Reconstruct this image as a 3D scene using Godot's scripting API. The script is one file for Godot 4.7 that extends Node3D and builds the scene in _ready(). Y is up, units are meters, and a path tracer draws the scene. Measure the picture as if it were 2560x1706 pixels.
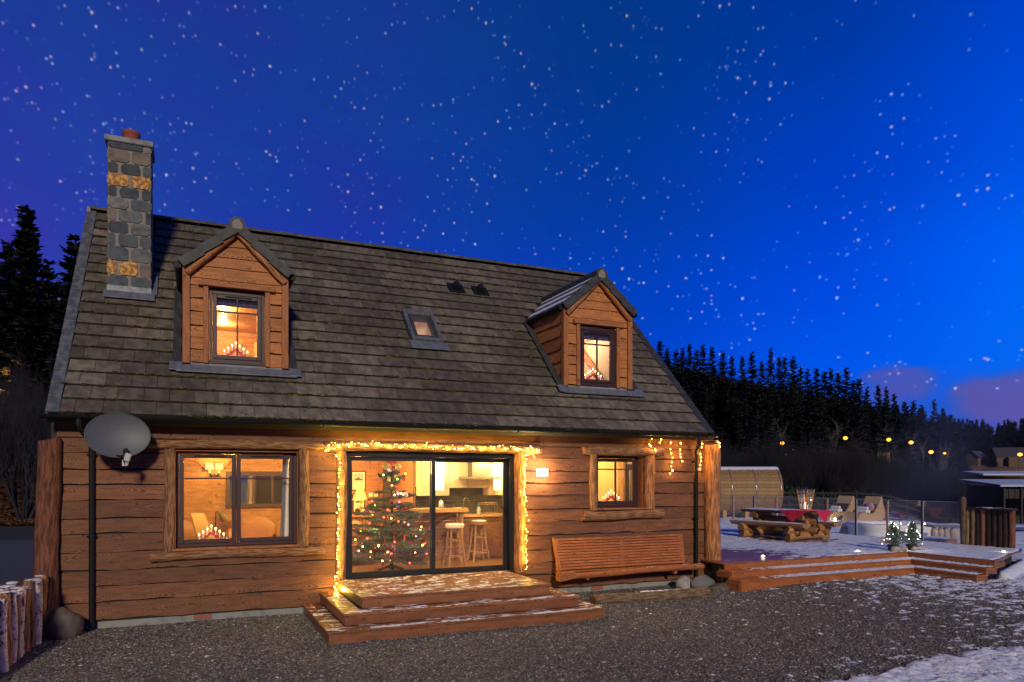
extends Node3D
# A log-trimmed timber cabin with fairy lights at dusk, its snowy deck, and the wooded hill behind.

const YAW := 0.42241
var rng := RandomNumberGenerator.new()
var nz := FastNoiseLite.new()
var M := {}
var taken := {}


class MB:
	var v := PackedVector3Array()
	var n := PackedVector3Array()
	var t := PackedVector2Array()
	var c := PackedColorArray()
	var i := PackedInt32Array()
	var col := Color(1, 1, 1)
	var uo := Vector2.ZERO

	func vert(p: Vector3, nn: Vector3, u: Vector2) -> int:
		v.append(p)
		n.append(nn)
		t.append(u)
		c.append(col)
		return v.size() - 1

	func tri(a: int, b: int, d: int) -> void:
		i.append(a)
		i.append(d)
		i.append(b)

	func poly3(a: Vector3, b: Vector3, d: Vector3, ua := Vector2.ZERO, ub := Vector2.ZERO, ud := Vector2.ZERO) -> void:
		var nn := (b - a).cross(d - a).normalized()
		tri(vert(a, nn, ua), vert(b, nn, ub), vert(d, nn, ud))

	func quad(a: Vector3, b: Vector3, d: Vector3, e: Vector3, g := 0) -> void:
		# corners counter-clockwise as seen from outside; the texture runs along axis g
		var nn := (b - a).cross(e - a)
		if nn.length_squared() < 1e-14:
			nn = (d - b).cross(e - b)
		nn = nn.normalized()
		var k := nn.abs().max_axis_index()
		var ax := g if g != k else (0 if k != 0 else 1)
		var bx := 3 - k - ax
		var q := [a, b, d, e]
		var id := []
		for p in q:
			id.append(vert(p, nn, Vector2(p[ax], p[bx]) + uo))
		tri(id[0], id[1], id[2])
		tri(id[0], id[2], id[3])

	func box(lo: Vector3, hi: Vector3, g := 0, bev := 0.0, xf := Transform3D()) -> void:
		var s := v.size()
		var k := i.size()
		if bev <= 0.0:
			var p := []
			for a in 8:
				p.append(Vector3(hi.x if a & 1 else lo.x, hi.y if a & 2 else lo.y, hi.z if a & 4 else lo.z))
			for f in [[4, 5, 7, 6], [1, 0, 2, 3], [5, 1, 3, 7], [0, 4, 6, 2], [6, 7, 3, 2], [0, 1, 5, 4]]:
				quad(p[f[0]], p[f[1]], p[f[2]], p[f[3]], g)
		else:
			var lo2 := lo + Vector3.ONE * bev
			var hi2 := hi - Vector3.ONE * bev
			var at := func(a: int, ax: int) -> Vector3:
				var o := Vector3(hi2.x if a & 1 else lo2.x, hi2.y if a & 2 else lo2.y, hi2.z if a & 4 else lo2.z)
				o[ax] = hi[ax] if a & (1 << ax) else lo[ax]
				return o
			for f in [[4, 5, 7, 6, 2], [1, 0, 2, 3, 2], [5, 1, 3, 7, 0], [0, 4, 6, 2, 0], [6, 7, 3, 2, 1], [0, 1, 5, 4, 1]]:
				quad(at.call(f[0], f[4]), at.call(f[1], f[4]), at.call(f[2], f[4]), at.call(f[3], f[4]), g)
			for ax in 3:
				var b1 := (ax + 1) % 3
				var b2 := (ax + 2) % 3
				for w in 4:
					var base := (w & 1) * (1 << b1) + (w >> 1) * (1 << b2)
					var far := base + (1 << ax)
					var pa: Vector3 = at.call(base, b1)
					var pb: Vector3 = at.call(far, b1)
					var pc: Vector3 = at.call(far, b2)
					var pd: Vector3 = at.call(base, b2)
					var out := (pa + pc) * 0.5 - (lo + hi) * 0.5
					out[ax] = 0.0
					if (pb - pa).cross(pd - pa).dot(out) > 0.0:
						quad(pa, pb, pc, pd, g)
					else:
						quad(pa, pd, pc, pb, g)
			for a in 8:
				var x: Vector3 = at.call(a, 0)
				var y: Vector3 = at.call(a, 1)
				var z: Vector3 = at.call(a, 2)
				if (y - x).cross(z - x).dot(x - (lo + hi) * 0.5) > 0.0:
					poly3(x, y, z)
				else:
					poly3(x, z, y)
		if xf != Transform3D():
			for w in range(s, v.size()):
				v[w] = xf * v[w]
				n[w] = (xf.basis * n[w]).normalized()

	func bar(a: Vector3, b: Vector3, w: float, h: float, up := Vector3.UP, bev := 0.0) -> void:
		# a squared timber from a to b, w wide and h high; grain along it
		var x := (b - a).normalized()
		var z := x.cross(up).normalized()
		var y := z.cross(x).normalized()
		box(Vector3(0, -h / 2, -w / 2), Vector3((b - a).length(), h / 2, w / 2), 0, bev, Transform3D(Basis(x, y, z), a))

	func tube(pts: Array, rad: Array, sides := 8, caps := true, end: MB = null, wob := 0.0, sd := 0) -> void:
		var rr := RandomNumberGenerator.new()
		rr.seed = sd
		var m := pts.size()
		var x0: Vector3 = (pts[1] - pts[0]).normalized()
		var side := x0.cross(Vector3.UP if absf(x0.y) < 0.9 else Vector3.RIGHT).normalized()
		var rows := []
		var len := 0.0
		var ph := rr.randf() * 6.0
		for k in m:
			var d: Vector3 = (pts[mini(k + 1, m - 1)] - pts[maxi(k - 1, 0)]).normalized()
			side = (side - d * side.dot(d)).normalized()
			var w := d.cross(side).normalized()
			if k > 0:
				len += (pts[k] - pts[k - 1]).length()
			var row := []
			for s in sides + 1:
				var a := TAU * s / sides
				var o := side * cos(a) + w * sin(a)
				var ww := 1.0 + (wob * (sin(a * 2.0 + ph + k * 0.7) + sin(a * 3.0 + k * 1.9 + ph * 2.0) * 0.7) if wob > 0.0 else 0.0)
				row.append(vert(pts[k] + o * rad[k] * ww, o, uo + Vector2(len, rad[k] * a)))
			rows.append(row)
		for k in m - 1:
			for s in sides:
				tri(rows[k][s], rows[k][s + 1], rows[k + 1][s + 1])
				tri(rows[k][s], rows[k + 1][s + 1], rows[k + 1][s])
		if caps:
			var o := end if end else self
			for e in 2:
				var k := 0 if e == 0 else m - 1
				var d: Vector3 = ((pts[0] - pts[1]) if e == 0 else (pts[m - 1] - pts[m - 2])).normalized()
				var ax := d.cross(Vector3.UP if absf(d.y) < 0.9 else Vector3.RIGHT).normalized()
				var ay := d.cross(ax)
				var mid := o.vert(pts[k], d, Vector2(0.5, 0.5))
				var ring := []
				for s in sides + 1:
					var p: Vector3 = v[rows[k][s]]
					var q: Vector3 = (p - pts[k]) / maxf(rad[k], 1e-5)
					ring.append(o.vert(p, d, Vector2(0.5 + q.dot(ax) * 0.48, 0.5 + q.dot(ay) * 0.48)))
				for s in sides:
					if e == 0:
						o.tri(mid, ring[s + 1], ring[s])
					else:
						o.tri(mid, ring[s], ring[s + 1])

	func lathe(prof: Array, sides := 16, xf := Transform3D(), flat := false) -> void:
		# prof: points (radius, height) from the bottom up, outside to the right
		var rows := []
		var m := prof.size()
		for k in m - 1:
			var a: Vector2 = prof[k]
			var b: Vector2 = prof[k + 1]
			var nn := Vector2(b.y - a.y, a.x - b.x).normalized()
			var na := nn
			var nb := nn
			if not flat:
				if k > 0:
					var q: Vector2 = a - prof[k - 1]
					var pn := Vector2(q.y, -q.x).normalized()
					if pn.dot(nn) > 0.6:
						na = (nn + pn).normalized()
				if k < m - 2:
					var q: Vector2 = prof[k + 2] - b
					var pn := Vector2(q.y, -q.x).normalized()
					if pn.dot(nn) > 0.6:
						nb = (nn + pn).normalized()
			var r0 := []
			var r1 := []
			for s in sides + 1:
				var t0 := TAU * s / sides
				var o := Vector3(cos(t0), 0, -sin(t0))
				r0.append(vert(xf * (o * a.x + Vector3.UP * a.y), (xf.basis * (o * na.x + Vector3.UP * na.y)).normalized(), Vector2(a.x * t0, a.y)))
				r1.append(vert(xf * (o * b.x + Vector3.UP * b.y), (xf.basis * (o * nb.x + Vector3.UP * nb.y)).normalized(), Vector2(b.x * t0, b.y)))
			for s in sides:
				if a.x > 1e-6:
					tri(r0[s], r0[s + 1], r1[s + 1])
				if b.x > 1e-6:
					tri(r0[s], r1[s + 1], r1[s])

	func ball(p: Vector3, r: float, sides := 10, rings := 6, sc := Vector3.ONE) -> void:
		var prof := []
		for k in rings + 1:
			var a := -PI / 2 + PI * k / rings
			prof.append(Vector2(maxf(cos(a), 0.0) * r, sin(a) * r))
		lathe(prof, sides, Transform3D(Basis.from_scale(sc), p))

	func prism(pl: PackedVector2Array, z0: float, z1: float, xf := Transform3D(), g := 0) -> void:
		# a counter-clockwise outline in xy pushed along z
		var s := v.size()
		var ix := Geometry2D.triangulate_polygon(pl)
		for k in range(0, ix.size(), 3):
			var a := pl[ix[k]]
			var b := pl[ix[k + 1]]
			var d := pl[ix[k + 2]]
			if (b - a).cross(d - a) < 0.0:
				var h := b
				b = d
				d = h
			var fl := func(p: Vector2) -> Vector2: return (p if g == 0 else Vector2(p.y, p.x)) + uo
			poly3(Vector3(a.x, a.y, z1), Vector3(b.x, b.y, z1), Vector3(d.x, d.y, z1), fl.call(a), fl.call(b), fl.call(d))
			poly3(Vector3(a.x, a.y, z0), Vector3(d.x, d.y, z0), Vector3(b.x, b.y, z0), fl.call(a), fl.call(d), fl.call(b))
		for k in pl.size():
			var a := pl[k]
			var b := pl[(k + 1) % pl.size()]
			quad(Vector3(a.x, a.y, z0), Vector3(b.x, b.y, z0), Vector3(b.x, b.y, z1), Vector3(a.x, a.y, z1), g)
		if xf != Transform3D():
			for w in range(s, v.size()):
				v[w] = xf * v[w]
				n[w] = (xf.basis * n[w]).normalized()

	func soft(s := 0) -> void:
		# smooth normals from the triangles since vertex s, joined where points coincide
		var sum := {}
		for k in range(0, i.size(), 3):
			if i[k] < s:
				continue
			var a := v[i[k]]
			var nn := (v[i[k + 2]] - a).cross(v[i[k + 1]] - a)
			for q in 3:
				var key := (v[i[k + q]] * 2000.0).round()
				sum[key] = sum.get(key, Vector3.ZERO) + nn
		for w in range(s, v.size()):
			var nn: Vector3 = sum.get((v[w] * 2000.0).round(), n[w])
			if nn.length_squared() > 1e-20:
				n[w] = nn.normalized()

	func blob(p: Vector3, r: Vector3, amp: float, fr: float, sd: int, sides := 14, rings := 9, flat_y := -9.0) -> void:
		var no := FastNoiseLite.new()
		no.seed = sd
		no.frequency = fr
		no.fractal_octaves = 3
		var s0 := v.size()
		var rows := []
		for k in rings + 1:
			var a := -PI / 2 + PI * k / rings
			var row := []
			for s in sides + 1:
				var b := TAU * (s % sides) / sides
				var o := Vector3(cos(a) * cos(b), sin(a), -cos(a) * sin(b))
				if k == 0 or k == rings:
					o = Vector3(0, signf(a), 0)
				var q := p + o * r * (1.0 + amp * no.get_noise_3dv(o * 10.0))
				q.y = maxf(q.y, flat_y)
				row.append(vert(q, o, uo + Vector2(b * r.x, a * r.y)))
			rows.append(row)
		for k in rings:
			for s in sides:
				if k > 0:
					tri(rows[k][s], rows[k][s + 1], rows[k + 1][s + 1])
				if k < rings - 1:
					tri(rows[k][s], rows[k + 1][s + 1], rows[k + 1][s])
		soft(s0)

	func field(x0: float, x1: float, z0: float, z1: float, nx: int, nz_: int, f: Callable, base := -1e9) -> void:
		# a height sheet; cells wholly under base are left out
		var s0 := v.size()
		var y := PackedFloat32Array()
		var id := PackedInt32Array()
		y.resize((nx + 1) * (nz_ + 1))
		id.resize(y.size())
		id.fill(-1)
		for b in nz_ + 1:
			for a in nx + 1:
				y[b * (nx + 1) + a] = f.call(lerpf(x0, x1, float(a) / nx), lerpf(z0, z1, float(b) / nz_))
		var dx := (x1 - x0) / nx
		var dz := (z1 - z0) / nz_
		var need := func(a: int, b: int) -> int:
			var k := b * (nx + 1) + a
			if id[k] < 0:
				var gx := (y[b * (nx + 1) + mini(a + 1, nx)] - y[b * (nx + 1) + maxi(a - 1, 0)]) / (2.0 * dx)
				var gz := (y[mini(b + 1, nz_) * (nx + 1) + a] - y[maxi(b - 1, 0) * (nx + 1) + a]) / (2.0 * dz)
				id[k] = vert(Vector3(x0 + a * dx, y[k], z0 + b * dz), Vector3(-gx, 1, -gz).normalized(), Vector2(x0 + a * dx, z0 + b * dz))
			return id[k]
		for b in nz_:
			for a in nx:
				var k := b * (nx + 1) + a
				if maxf(maxf(y[k], y[k + 1]), maxf(y[k + nx + 1], y[k + nx + 2])) <= base:
					continue
				var p: int = need.call(a, b)
				var q: int = need.call(a + 1, b)
				var r: int = need.call(a, b + 1)
				var w: int = need.call(a + 1, b + 1)
				tri(p, r, w)
				tri(p, w, q)


func commit(list: Array, col := false) -> ArrayMesh:
	var am := ArrayMesh.new()
	for e in list:
		var b: MB = e[0]
		if b.i.size() == 0:
			continue
		var ar := []
		ar.resize(Mesh.ARRAY_MAX)
		ar[Mesh.ARRAY_VERTEX] = b.v
		ar[Mesh.ARRAY_NORMAL] = b.n
		ar[Mesh.ARRAY_TEX_UV] = b.t
		if col:
			ar[Mesh.ARRAY_COLOR] = b.c
		ar[Mesh.ARRAY_INDEX] = b.i
		am.add_surface_from_arrays(Mesh.PRIMITIVE_TRIANGLES, ar)
		am.surface_set_material(am.get_surface_count() - 1, e[1])
	return am


func uname(called: String) -> String:
	if not taken.has(called):
		taken[called] = 0
		return called
	taken[called] += 1
	return "%s_%03d" % [called, taken[called]]


func put(mesh: Mesh, called: String, parent: Node3D, xf := Transform3D()) -> MeshInstance3D:
	var o := MeshInstance3D.new()
	o.mesh = mesh
	o.transform = xf
	if parent == self:
		o.name = uname(called)
	else:
		var key: String = str(parent.get_instance_id()) + called
		taken[key] = taken.get(key, -1) + 1
		o.name = called if taken[key] == 0 else "%s_%03d" % [called, taken[key]]
	parent.add_child(o, true)
	return o


func part(b: MB, m: Material, called: String, parent: Node3D, end: MB = null, em: Material = null, col := false) -> MeshInstance3D:
	var l := [[b, m]]
	if end:
		l.append([end, em])
	return put(commit(l, col), called, parent)


func thing(called: String, label: String, category: String, group := "", at := Vector3.ZERO, turn := 0.0) -> Node3D:
	var o := Node3D.new()
	o.name = uname(called)
	o.position = at
	o.rotation.y = turn
	add_child(o, true)
	return tag(o, label, category, group)


func tag(o: Node3D, label: String, category: String, group := "") -> Node3D:
	o.set_meta("label", label)
	o.set_meta("category", category)
	if group:
		o.set_meta("group", group)
	return o


func node(called: String, parent: Node3D) -> Node3D:
	var o := Node3D.new()
	var key: String = str(parent.get_instance_id()) + called
	taken[key] = taken.get(key, -1) + 1
	o.name = called if taken[key] == 0 else "%s_%03d" % [called, taken[key]]
	parent.add_child(o, true)
	return o


func kind(o: Node3D, k: String) -> Node3D:
	o.set_meta("kind", k)
	return o


func copy(o: Node3D, label: String, xf: Transform3D) -> Node3D:
	var d: Node3D = o.duplicate()
	d.name = uname(str(o.name).rstrip("0123456789").trim_suffix("_"))
	d.transform = xf
	add_child(d, true)
	d.set_meta("label", label)
	return d


func omni(p: Vector3, e: float, c: Color, size := 0.02, parent: Node3D = self, called := "lamp") -> void:
	var l := OmniLight3D.new()
	l.name = called
	l.light_color = c.linear_to_srgb()
	l.light_energy = e
	l.light_size = size
	l.omni_range = 30.0
	l.omni_attenuation = 2.0
	l.shadow_enabled = true
	l.position = p
	parent.add_child(l, true)


func many(mesh: Mesh, xfs: Array, called: String, parent: Node3D, cols: Array = []) -> MultiMeshInstance3D:
	var mm := MultiMesh.new()
	mm.transform_format = MultiMesh.TRANSFORM_3D
	mm.use_colors = cols.size() > 0
	mm.mesh = mesh
	mm.instance_count = xfs.size()
	var st := 16 if cols.size() > 0 else 12
	var bf := PackedFloat32Array()
	bf.resize(st * xfs.size())
	for k in xfs.size():
		var x: Transform3D = xfs[k]
		var o := k * st
		for r in 3:
			bf[o + r * 4] = x.basis.x[r]
			bf[o + r * 4 + 1] = x.basis.y[r]
			bf[o + r * 4 + 2] = x.basis.z[r]
			bf[o + r * 4 + 3] = x.origin[r]
		if st == 16:
			var q: Color = cols[k]
			bf[o + 12] = q.r
			bf[o + 13] = q.g
			bf[o + 14] = q.b
			bf[o + 15] = 1.0
	mm.buffer = bf
	var o := MultiMeshInstance3D.new()
	o.multimesh = mm
	o.name = uname(called) if parent == self else called
	parent.add_child(o, true)
	o.set_meta("kind", "stuff")
	return o


func L(r: float, g: float, b: float) -> Color:
	return Color(r, g, b)


func mat(c: Color, rough := 0.8, o := {}) -> StandardMaterial3D:
	var m := StandardMaterial3D.new()
	m.albedo_color = Color(c.r, c.g, c.b).linear_to_srgb()
	m.roughness = rough
	m.metallic = o.get("metal", 0.0)
	m.metallic_specular = o.get("spec", 0.5)
	if o.has("tex"):
		m.albedo_texture = o.tex
	if o.has("uvs"):
		m.uv1_scale = o.uvs
	if o.has("tri"):
		m.uv1_triplanar = true
		m.uv1_world_triplanar = o.tri
		m.uv1_triplanar_sharpness = 4.0
	if o.has("bump"):
		m.heightmap_enabled = true
		m.heightmap_texture = o.bump
		m.heightmap_scale = o.get("bh", 0.5)
	if o.has("emit"):
		m.emission_enabled = true
		m.emission = (o.emit as Color).linear_to_srgb()
		m.emission_energy_multiplier = o.get("e", 1.0)
		if o.has("etex"):
			m.emission_texture = o.etex
			m.emission_operator = BaseMaterial3D.EMISSION_OP_MULTIPLY
	if o.has("alpha"):
		m.transparency = BaseMaterial3D.TRANSPARENCY_ALPHA
		m.albedo_color.a = o.alpha
	if o.get("vc", false):
		m.vertex_color_use_as_albedo = true
	if o.has("back"):
		m.backlight_enabled = true
		m.backlight = o.back
	if o.has("coat"):
		m.clearcoat_enabled = true
		m.clearcoat = o.coat
		m.clearcoat_roughness = o.get("coatr", 0.2)
	if o.has("rim"):
		m.rim_enabled = true
		m.rim = o.rim
	m.cull_mode = BaseMaterial3D.CULL_DISABLED
	return m


func noise_tex(sd: int, fr: float, stops: Array, size := 512, type := FastNoiseLite.TYPE_SIMPLEX_SMOOTH, oct := 5) -> NoiseTexture2D:
	var n := FastNoiseLite.new()
	n.seed = sd
	n.noise_type = type
	n.frequency = fr
	n.fractal_octaves = oct
	var t := NoiseTexture2D.new()
	t.width = size
	t.height = size
	t.seamless = true
	t.noise = n
	if stops.size():
		var g := Gradient.new()
		var off := PackedFloat32Array()
		var cl := PackedColorArray()
		for s in stops:
			off.append(s[0])
			cl.append((s[1] as Color).linear_to_srgb())
		g.offsets = off
		g.colors = cl
		t.color_ramp = g
	return t


func wood_image(sd: int, w := 1024, h := 512) -> ImageTexture:
	# sawn softwood, two metres by half a metre: arched growth rings, streaks and knots; grey, tinted by each material
	var r := RandomNumberGenerator.new()
	r.seed = sd
	var n := FastNoiseLite.new()
	n.seed = sd
	n.frequency = 1.0
	n.fractal_octaves = 2
	var kn := []
	for k in 4:
		kn.append([r.randf() * 2.0, r.randf() * 0.5, 0.012 + r.randf() * 0.014])
	var im := Image.create(w, h, false, Image.FORMAT_L8)
	var dep := []
	var cen := []
	for x in w:
		var u := 2.0 * x / w
		var f := clampf((u - 1.6) / 0.4, 0.0, 1.0)
		dep.append(0.045 + 0.07 * lerpf(n.get_noise_2d(u * 1.3, 3.0), n.get_noise_2d((u - 2.0) * 1.3, 3.0), f))
		cen.append(0.06 * lerpf(n.get_noise_2d(u * 0.9, 40.0), n.get_noise_2d((u - 2.0) * 0.9, 40.0), f))
	for y in h:
		var q := 0.5 * y / h
		for x in w:
			var u := 2.0 * x / w
			var yy: float = fposmod(q, 0.25) - 0.125 + cen[x]
			var rad := sqrt(yy * yy + dep[x] * dep[x] * 1.6)
			var dk := 0.0
			for k in kn:
				var ax: float = absf(u - k[0])
				ax = minf(ax, 2.0 - ax)
				var ay: float = absf(q - k[1])
				ay = minf(ay, 0.5 - ay)
				if ax < 0.16 and ay < 0.1:
					var d: float = sqrt(ax * ax * 0.45 + ay * ay) / k[2]
					rad += 0.02 * exp(-d * d * 0.28)
					dk += exp(-d * d * 1.7)
			rad += 0.003 * n.get_noise_2d(u * 9.0, q * 60.0)
			var g := fposmod(rad * 78.0, 1.0)
			g = pow(g, 2.2)
			var fine := n.get_noise_2d(u * 22.0, q * 420.0)
			var val := 0.86 - 0.34 * g + 0.15 * fine + 0.10 * n.get_noise_2d(u * 2.0, q * 14.0)
			val *= 1.0 - 0.38 * minf(dk, 1.0)
			im.set_pixel(x, y, Color(val, val, val))
	return ImageTexture.create_from_image(im)


func rings_image() -> ImageTexture:
	var im := Image.create(128, 128, false, Image.FORMAT_RGB8)
	var n := FastNoiseLite.new()
	n.frequency = 0.03
	for y in 128:
		for x in 128:
			var d := Vector2(x - 64, y - 64).length() + n.get_noise_2d(x, y) * 4.0
			var a := atan2(y - 64.0, x - 64.0)
			var g := 0.8 + 0.2 * sin(d * 0.9) - 0.25 * clampf((d - 50.0) / 12.0, 0.0, 1.0)
			if absf(sin(a * 2.5 + n.get_noise_1d(d) * 2.0)) < 0.03 and d > 12.0:
				g *= 0.6
			im.set_pixel(x, y, Color(0.78 * g, 0.55 * g, 0.34 * g))
	return ImageTexture.create_from_image(im)


func speck_image(sd: int, base: FastNoiseLite, ramp: Gradient, specks: Array, size := 512) -> ImageTexture:
	var r := RandomNumberGenerator.new()
	r.seed = sd
	var src := base.get_seamless_image(size, size)
	var im := Image.create(size, size, false, Image.FORMAT_RGB8)
	for y in size:
		for x in size:
			im.set_pixel(x, y, ramp.sample(src.get_pixel(x, y).r))
	for s in specks:
		for k in int(s[0]):
			var p := Vector2i(r.randi() % size, r.randi() % size)
			var rad: float = s[1] * (0.5 + r.randf())
			var c: Color = (s[2] as Color).linear_to_srgb()
			for dy in range(-ceili(rad), ceili(rad) + 1):
				for dx in range(-ceili(rad), ceili(rad) + 1):
					if dx * dx + dy * dy <= rad * rad * (0.6 + 0.5 * r.randf()):
						var a := posmod(p.x + dx, size)
						var b := posmod(p.y + dy, size)
						im.set_pixel(a, b, im.get_pixel(a, b).lerp(c, s[3]))
	return ImageTexture.create_from_image(im)


func grad(stops: Array) -> Gradient:
	var g := Gradient.new()
	var off := PackedFloat32Array()
	var cl := PackedColorArray()
	for s in stops:
		off.append(s[0])
		cl.append((s[1] as Color).linear_to_srgb())
	g.offsets = off
	g.colors = cl
	return g


func birch_image() -> ImageTexture:
	var r := RandomNumberGenerator.new()
	r.seed = 5
	var n := FastNoiseLite.new()
	n.seed = 9
	n.frequency = 0.02
	var im := Image.create(256, 256, false, Image.FORMAT_RGB8)
	for y in 256:
		for x in 256:
			var q := n.get_noise_2d(x, y * 1.6) + 0.4 * n.get_noise_2d(x * 5.0, y * 5.0)
			var c := Color(0.92, 0.86, 0.80).lerp(Color(0.74, 0.62, 0.54), clampf(q + 0.4, 0, 1))
			if q > 0.33:
				c = c.lerp(Color(0.10, 0.08, 0.07), clampf((q - 0.33) * 7.0, 0, 0.9))
			elif q < -0.4:
				c = c.lerp(Color(0.22, 0.23, 0.18), clampf((-0.4 - q) * 5.0, 0, 0.8))
			im.set_pixel(x, y, c)
	for k in 90:
		var x := r.randi() % 256
		var y := r.randi() % 256
		for d in 3 + r.randi() % 10:
			im.set_pixel(x, (y + d) % 256, Color(0.25, 0.2, 0.18))
	return ImageTexture.create_from_image(im)


func tartan_image() -> ImageTexture:
	var im := Image.create(64, 64, false, Image.FORMAT_RGB8)
	for y in 64:
		for x in 64:
			var c := Color(0.20, 0.16, 0.33)
			for a in [x, y]:
				var k: int = a % 32
				if k < 10:
					c = c.lerp(Color(0.10, 0.09, 0.2), 0.5)
				elif k == 15 or k == 16:
					c = c.lerp(Color(0.75, 0.62, 0.75), 0.6)
				elif k == 24:
					c = c.lerp(Color(0.5, 0.1, 0.2), 0.6)
			im.set_pixel(x, y, c)
	return ImageTexture.create_from_image(im)


func print_image() -> ImageTexture:
	# a small framed print: a pale sky, a dark mound at sea, and lines of caption too small to read
	var im := Image.create(96, 140, false, Image.FORMAT_RGB8)
	im.fill(Color(0.83, 0.79, 0.72))
	im.fill_rect(Rect2i(14, 14, 68, 56), Color(0.62, 0.62, 0.64))
	for x in 68:
		var h := 5.0 + 10.0 * exp(-pow((x - 34.0) / 9.0, 2.0)) + 5.0 * exp(-pow((x - 26.0) / 16.0, 2.0))
		im.fill_rect(Rect2i(14 + x, 62 - int(h), 1, int(h)), Color(0.22, 0.22, 0.24))
	im.fill_rect(Rect2i(14, 62, 68, 8), Color(0.42, 0.43, 0.46))
	for k in 5:
		im.fill_rect(Rect2i(20, 84 + k * 8, 56 - (k % 2) * 8, 2), Color(0.55, 0.5, 0.46))
	return ImageTexture.create_from_image(im)


func make_materials() -> void:
	var wood := wood_image(3)
	var wood2 := wood_image(17)
	var bark := noise_tex(4, 0.012, [[0.0, L(0.25, 0.2, 0.17)], [0.42, L(0.55, 0.48, 0.44)], [0.6, L(0.8, 0.76, 0.72)], [1.0, L(1, 1, 1)]])
	var barkh := noise_tex(4, 0.012, [])
	var fine := noise_tex(8, 0.05, [], 512)
	var uw := Vector3(0.5, 2.0, 1)
	M.wall = []
	for k in 6:
		var s: float = [1.0, 0.86, 1.12, 0.94, 1.2, 0.78][k]
		M.wall.append(mat(L(0.36 * s, 0.138 * s, 0.058 * s), 0.72, {"tex": wood if k % 2 else wood2, "uvs": uw, "bump": wood if k % 2 else wood2, "bh": 0.25}))
	M.cedar = []
	for k in 5:
		var s: float = [1.0, 0.85, 1.15, 0.93, 1.08][k]
		M.cedar.append(mat(L(0.80 * s, 0.29 * s, 0.075 * s), 0.65, {"tex": wood2 if k % 2 else wood, "uvs": uw, "bump": wood, "bh": 0.2}))
	M.trim = mat(L(0.72, 0.25, 0.075), 0.65, {"tex": wood, "uvs": uw, "bump": wood, "bh": 0.2})
	M.deck = []
	for k in 4:
		var s: float = [1.0, 0.85, 1.12, 0.93][k]
		M.deck.append(mat(L(0.52 * s, 0.20 * s, 0.085 * s), 0.38, {"tex": wood2, "uvs": uw, "bump": wood2, "bh": 0.15}))
	M.orange = mat(L(0.72, 0.225, 0.06), 0.55, {"tex": wood2, "uvs": uw, "bump": wood2, "bh": 0.15})
	M.log = mat(L(0.42, 0.22, 0.105), 0.85, {"tex": bark, "uvs": Vector3(0.7, 4.0, 1), "bump": barkh, "bh": 1.2})
	M.log2 = mat(L(0.25, 0.095, 0.045), 0.8, {"tex": bark, "uvs": Vector3(0.5, 3.0, 1), "bump": barkh, "bh": 1.5})
	M.log3 = mat(L(0.62, 0.28, 0.11), 0.8, {"tex": bark, "uvs": Vector3(0.5, 3.0, 1), "bump": barkh, "bh": 1.8})
	M.peeled = mat(L(0.75, 0.38, 0.16), 0.6, {"tex": wood2, "uvs": Vector3(0.5, 1.4, 1), "bump": wood2, "bh": 0.3})
	M.end = mat(L(0.62, 0.55, 0.5), 0.7, {"tex": rings_image()})
	M.pine = mat(L(0.85, 0.42, 0.13), 0.55, {"tex": wood, "uvs": uw, "bump": wood, "bh": 0.15})
	M.pine2 = mat(L(0.60, 0.24, 0.08), 0.55, {"tex": wood2, "uvs": uw, "bump": wood2, "bh": 0.15})
	M.floor = mat(L(0.45, 0.22, 0.09), 0.3, {"tex": wood2, "uvs": uw})
	M.dark = mat(L(0.03, 0.025, 0.022), 0.8)
	M.frame = mat(L(0.05, 0.02, 0.022), 0.45, {"bump": fine, "bh": 0.02})
	M.alu = mat(L(0.018, 0.02, 0.023), 0.35)
	M.glass = mat(L(0.9, 0.95, 0.95), 0.02, {"alpha": 0.03})
	M.glass2 = mat(L(0.9, 0.95, 0.95), 0.03, {"alpha": 0.05})
	M.black = mat(L(0.012, 0.013, 0.015), 0.5, {"spec": 0.3})
	M.lead = mat(L(0.20, 0.22, 0.25), 0.55, {"tex": noise_tex(21, 0.02, [[0.0, L(0.5, 0.5, 0.5)], [0.5, L(0.9, 0.9, 0.9)], [0.75, L(1.2, 1.15, 1.1)]], 256), "tri": true, "uvs": Vector3(1.5, 1.5, 1.5), "metal": 0.35})
	M.concrete = mat(L(0.30, 0.30, 0.29), 0.9, {"tex": noise_tex(31, 0.015, [[0.0, L(0.55, 0.55, 0.52)], [0.5, L(0.95, 0.95, 0.95)], [1.0, L(1.1, 1.1, 1.1)]], 256), "tri": true, "uvs": Vector3(0.9, 0.9, 0.9), "bump": fine, "bh": 0.3})
	var tn := FastNoiseLite.new()
	tn.seed = 12
	tn.frequency = 0.011
	tn.fractal_octaves = 5
	var tile_tex := speck_image(2, tn, grad([[0.0, L(0.40, 0.40, 0.41)], [0.38, L(0.62, 0.60, 0.58)], [0.55, L(0.85, 0.80, 0.74)], [0.75, L(1.0, 0.97, 0.92)], [1.0, L(1.0, 1.0, 0.96)]]), [[800, 1.1, L(0.85, 0.8, 0.7), 0.7], [70, 2.2, L(0.75, 0.5, 0.12), 0.8], [120, 1.8, L(0.25, 0.27, 0.14), 0.7]], 1024)
	M.tile = []
	for k in 6:
		var s: float = [1.0, 0.78, 1.18, 0.88, 1.45, 0.68][k]
		M.tile.append(mat(L(0.165 * s, 0.138 * s, 0.108 * s), 0.82, {"tex": tile_tex, "tri": true, "uvs": Vector3(0.45, 0.45, 0.45), "bump": fine, "bh": 0.25}))
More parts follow.
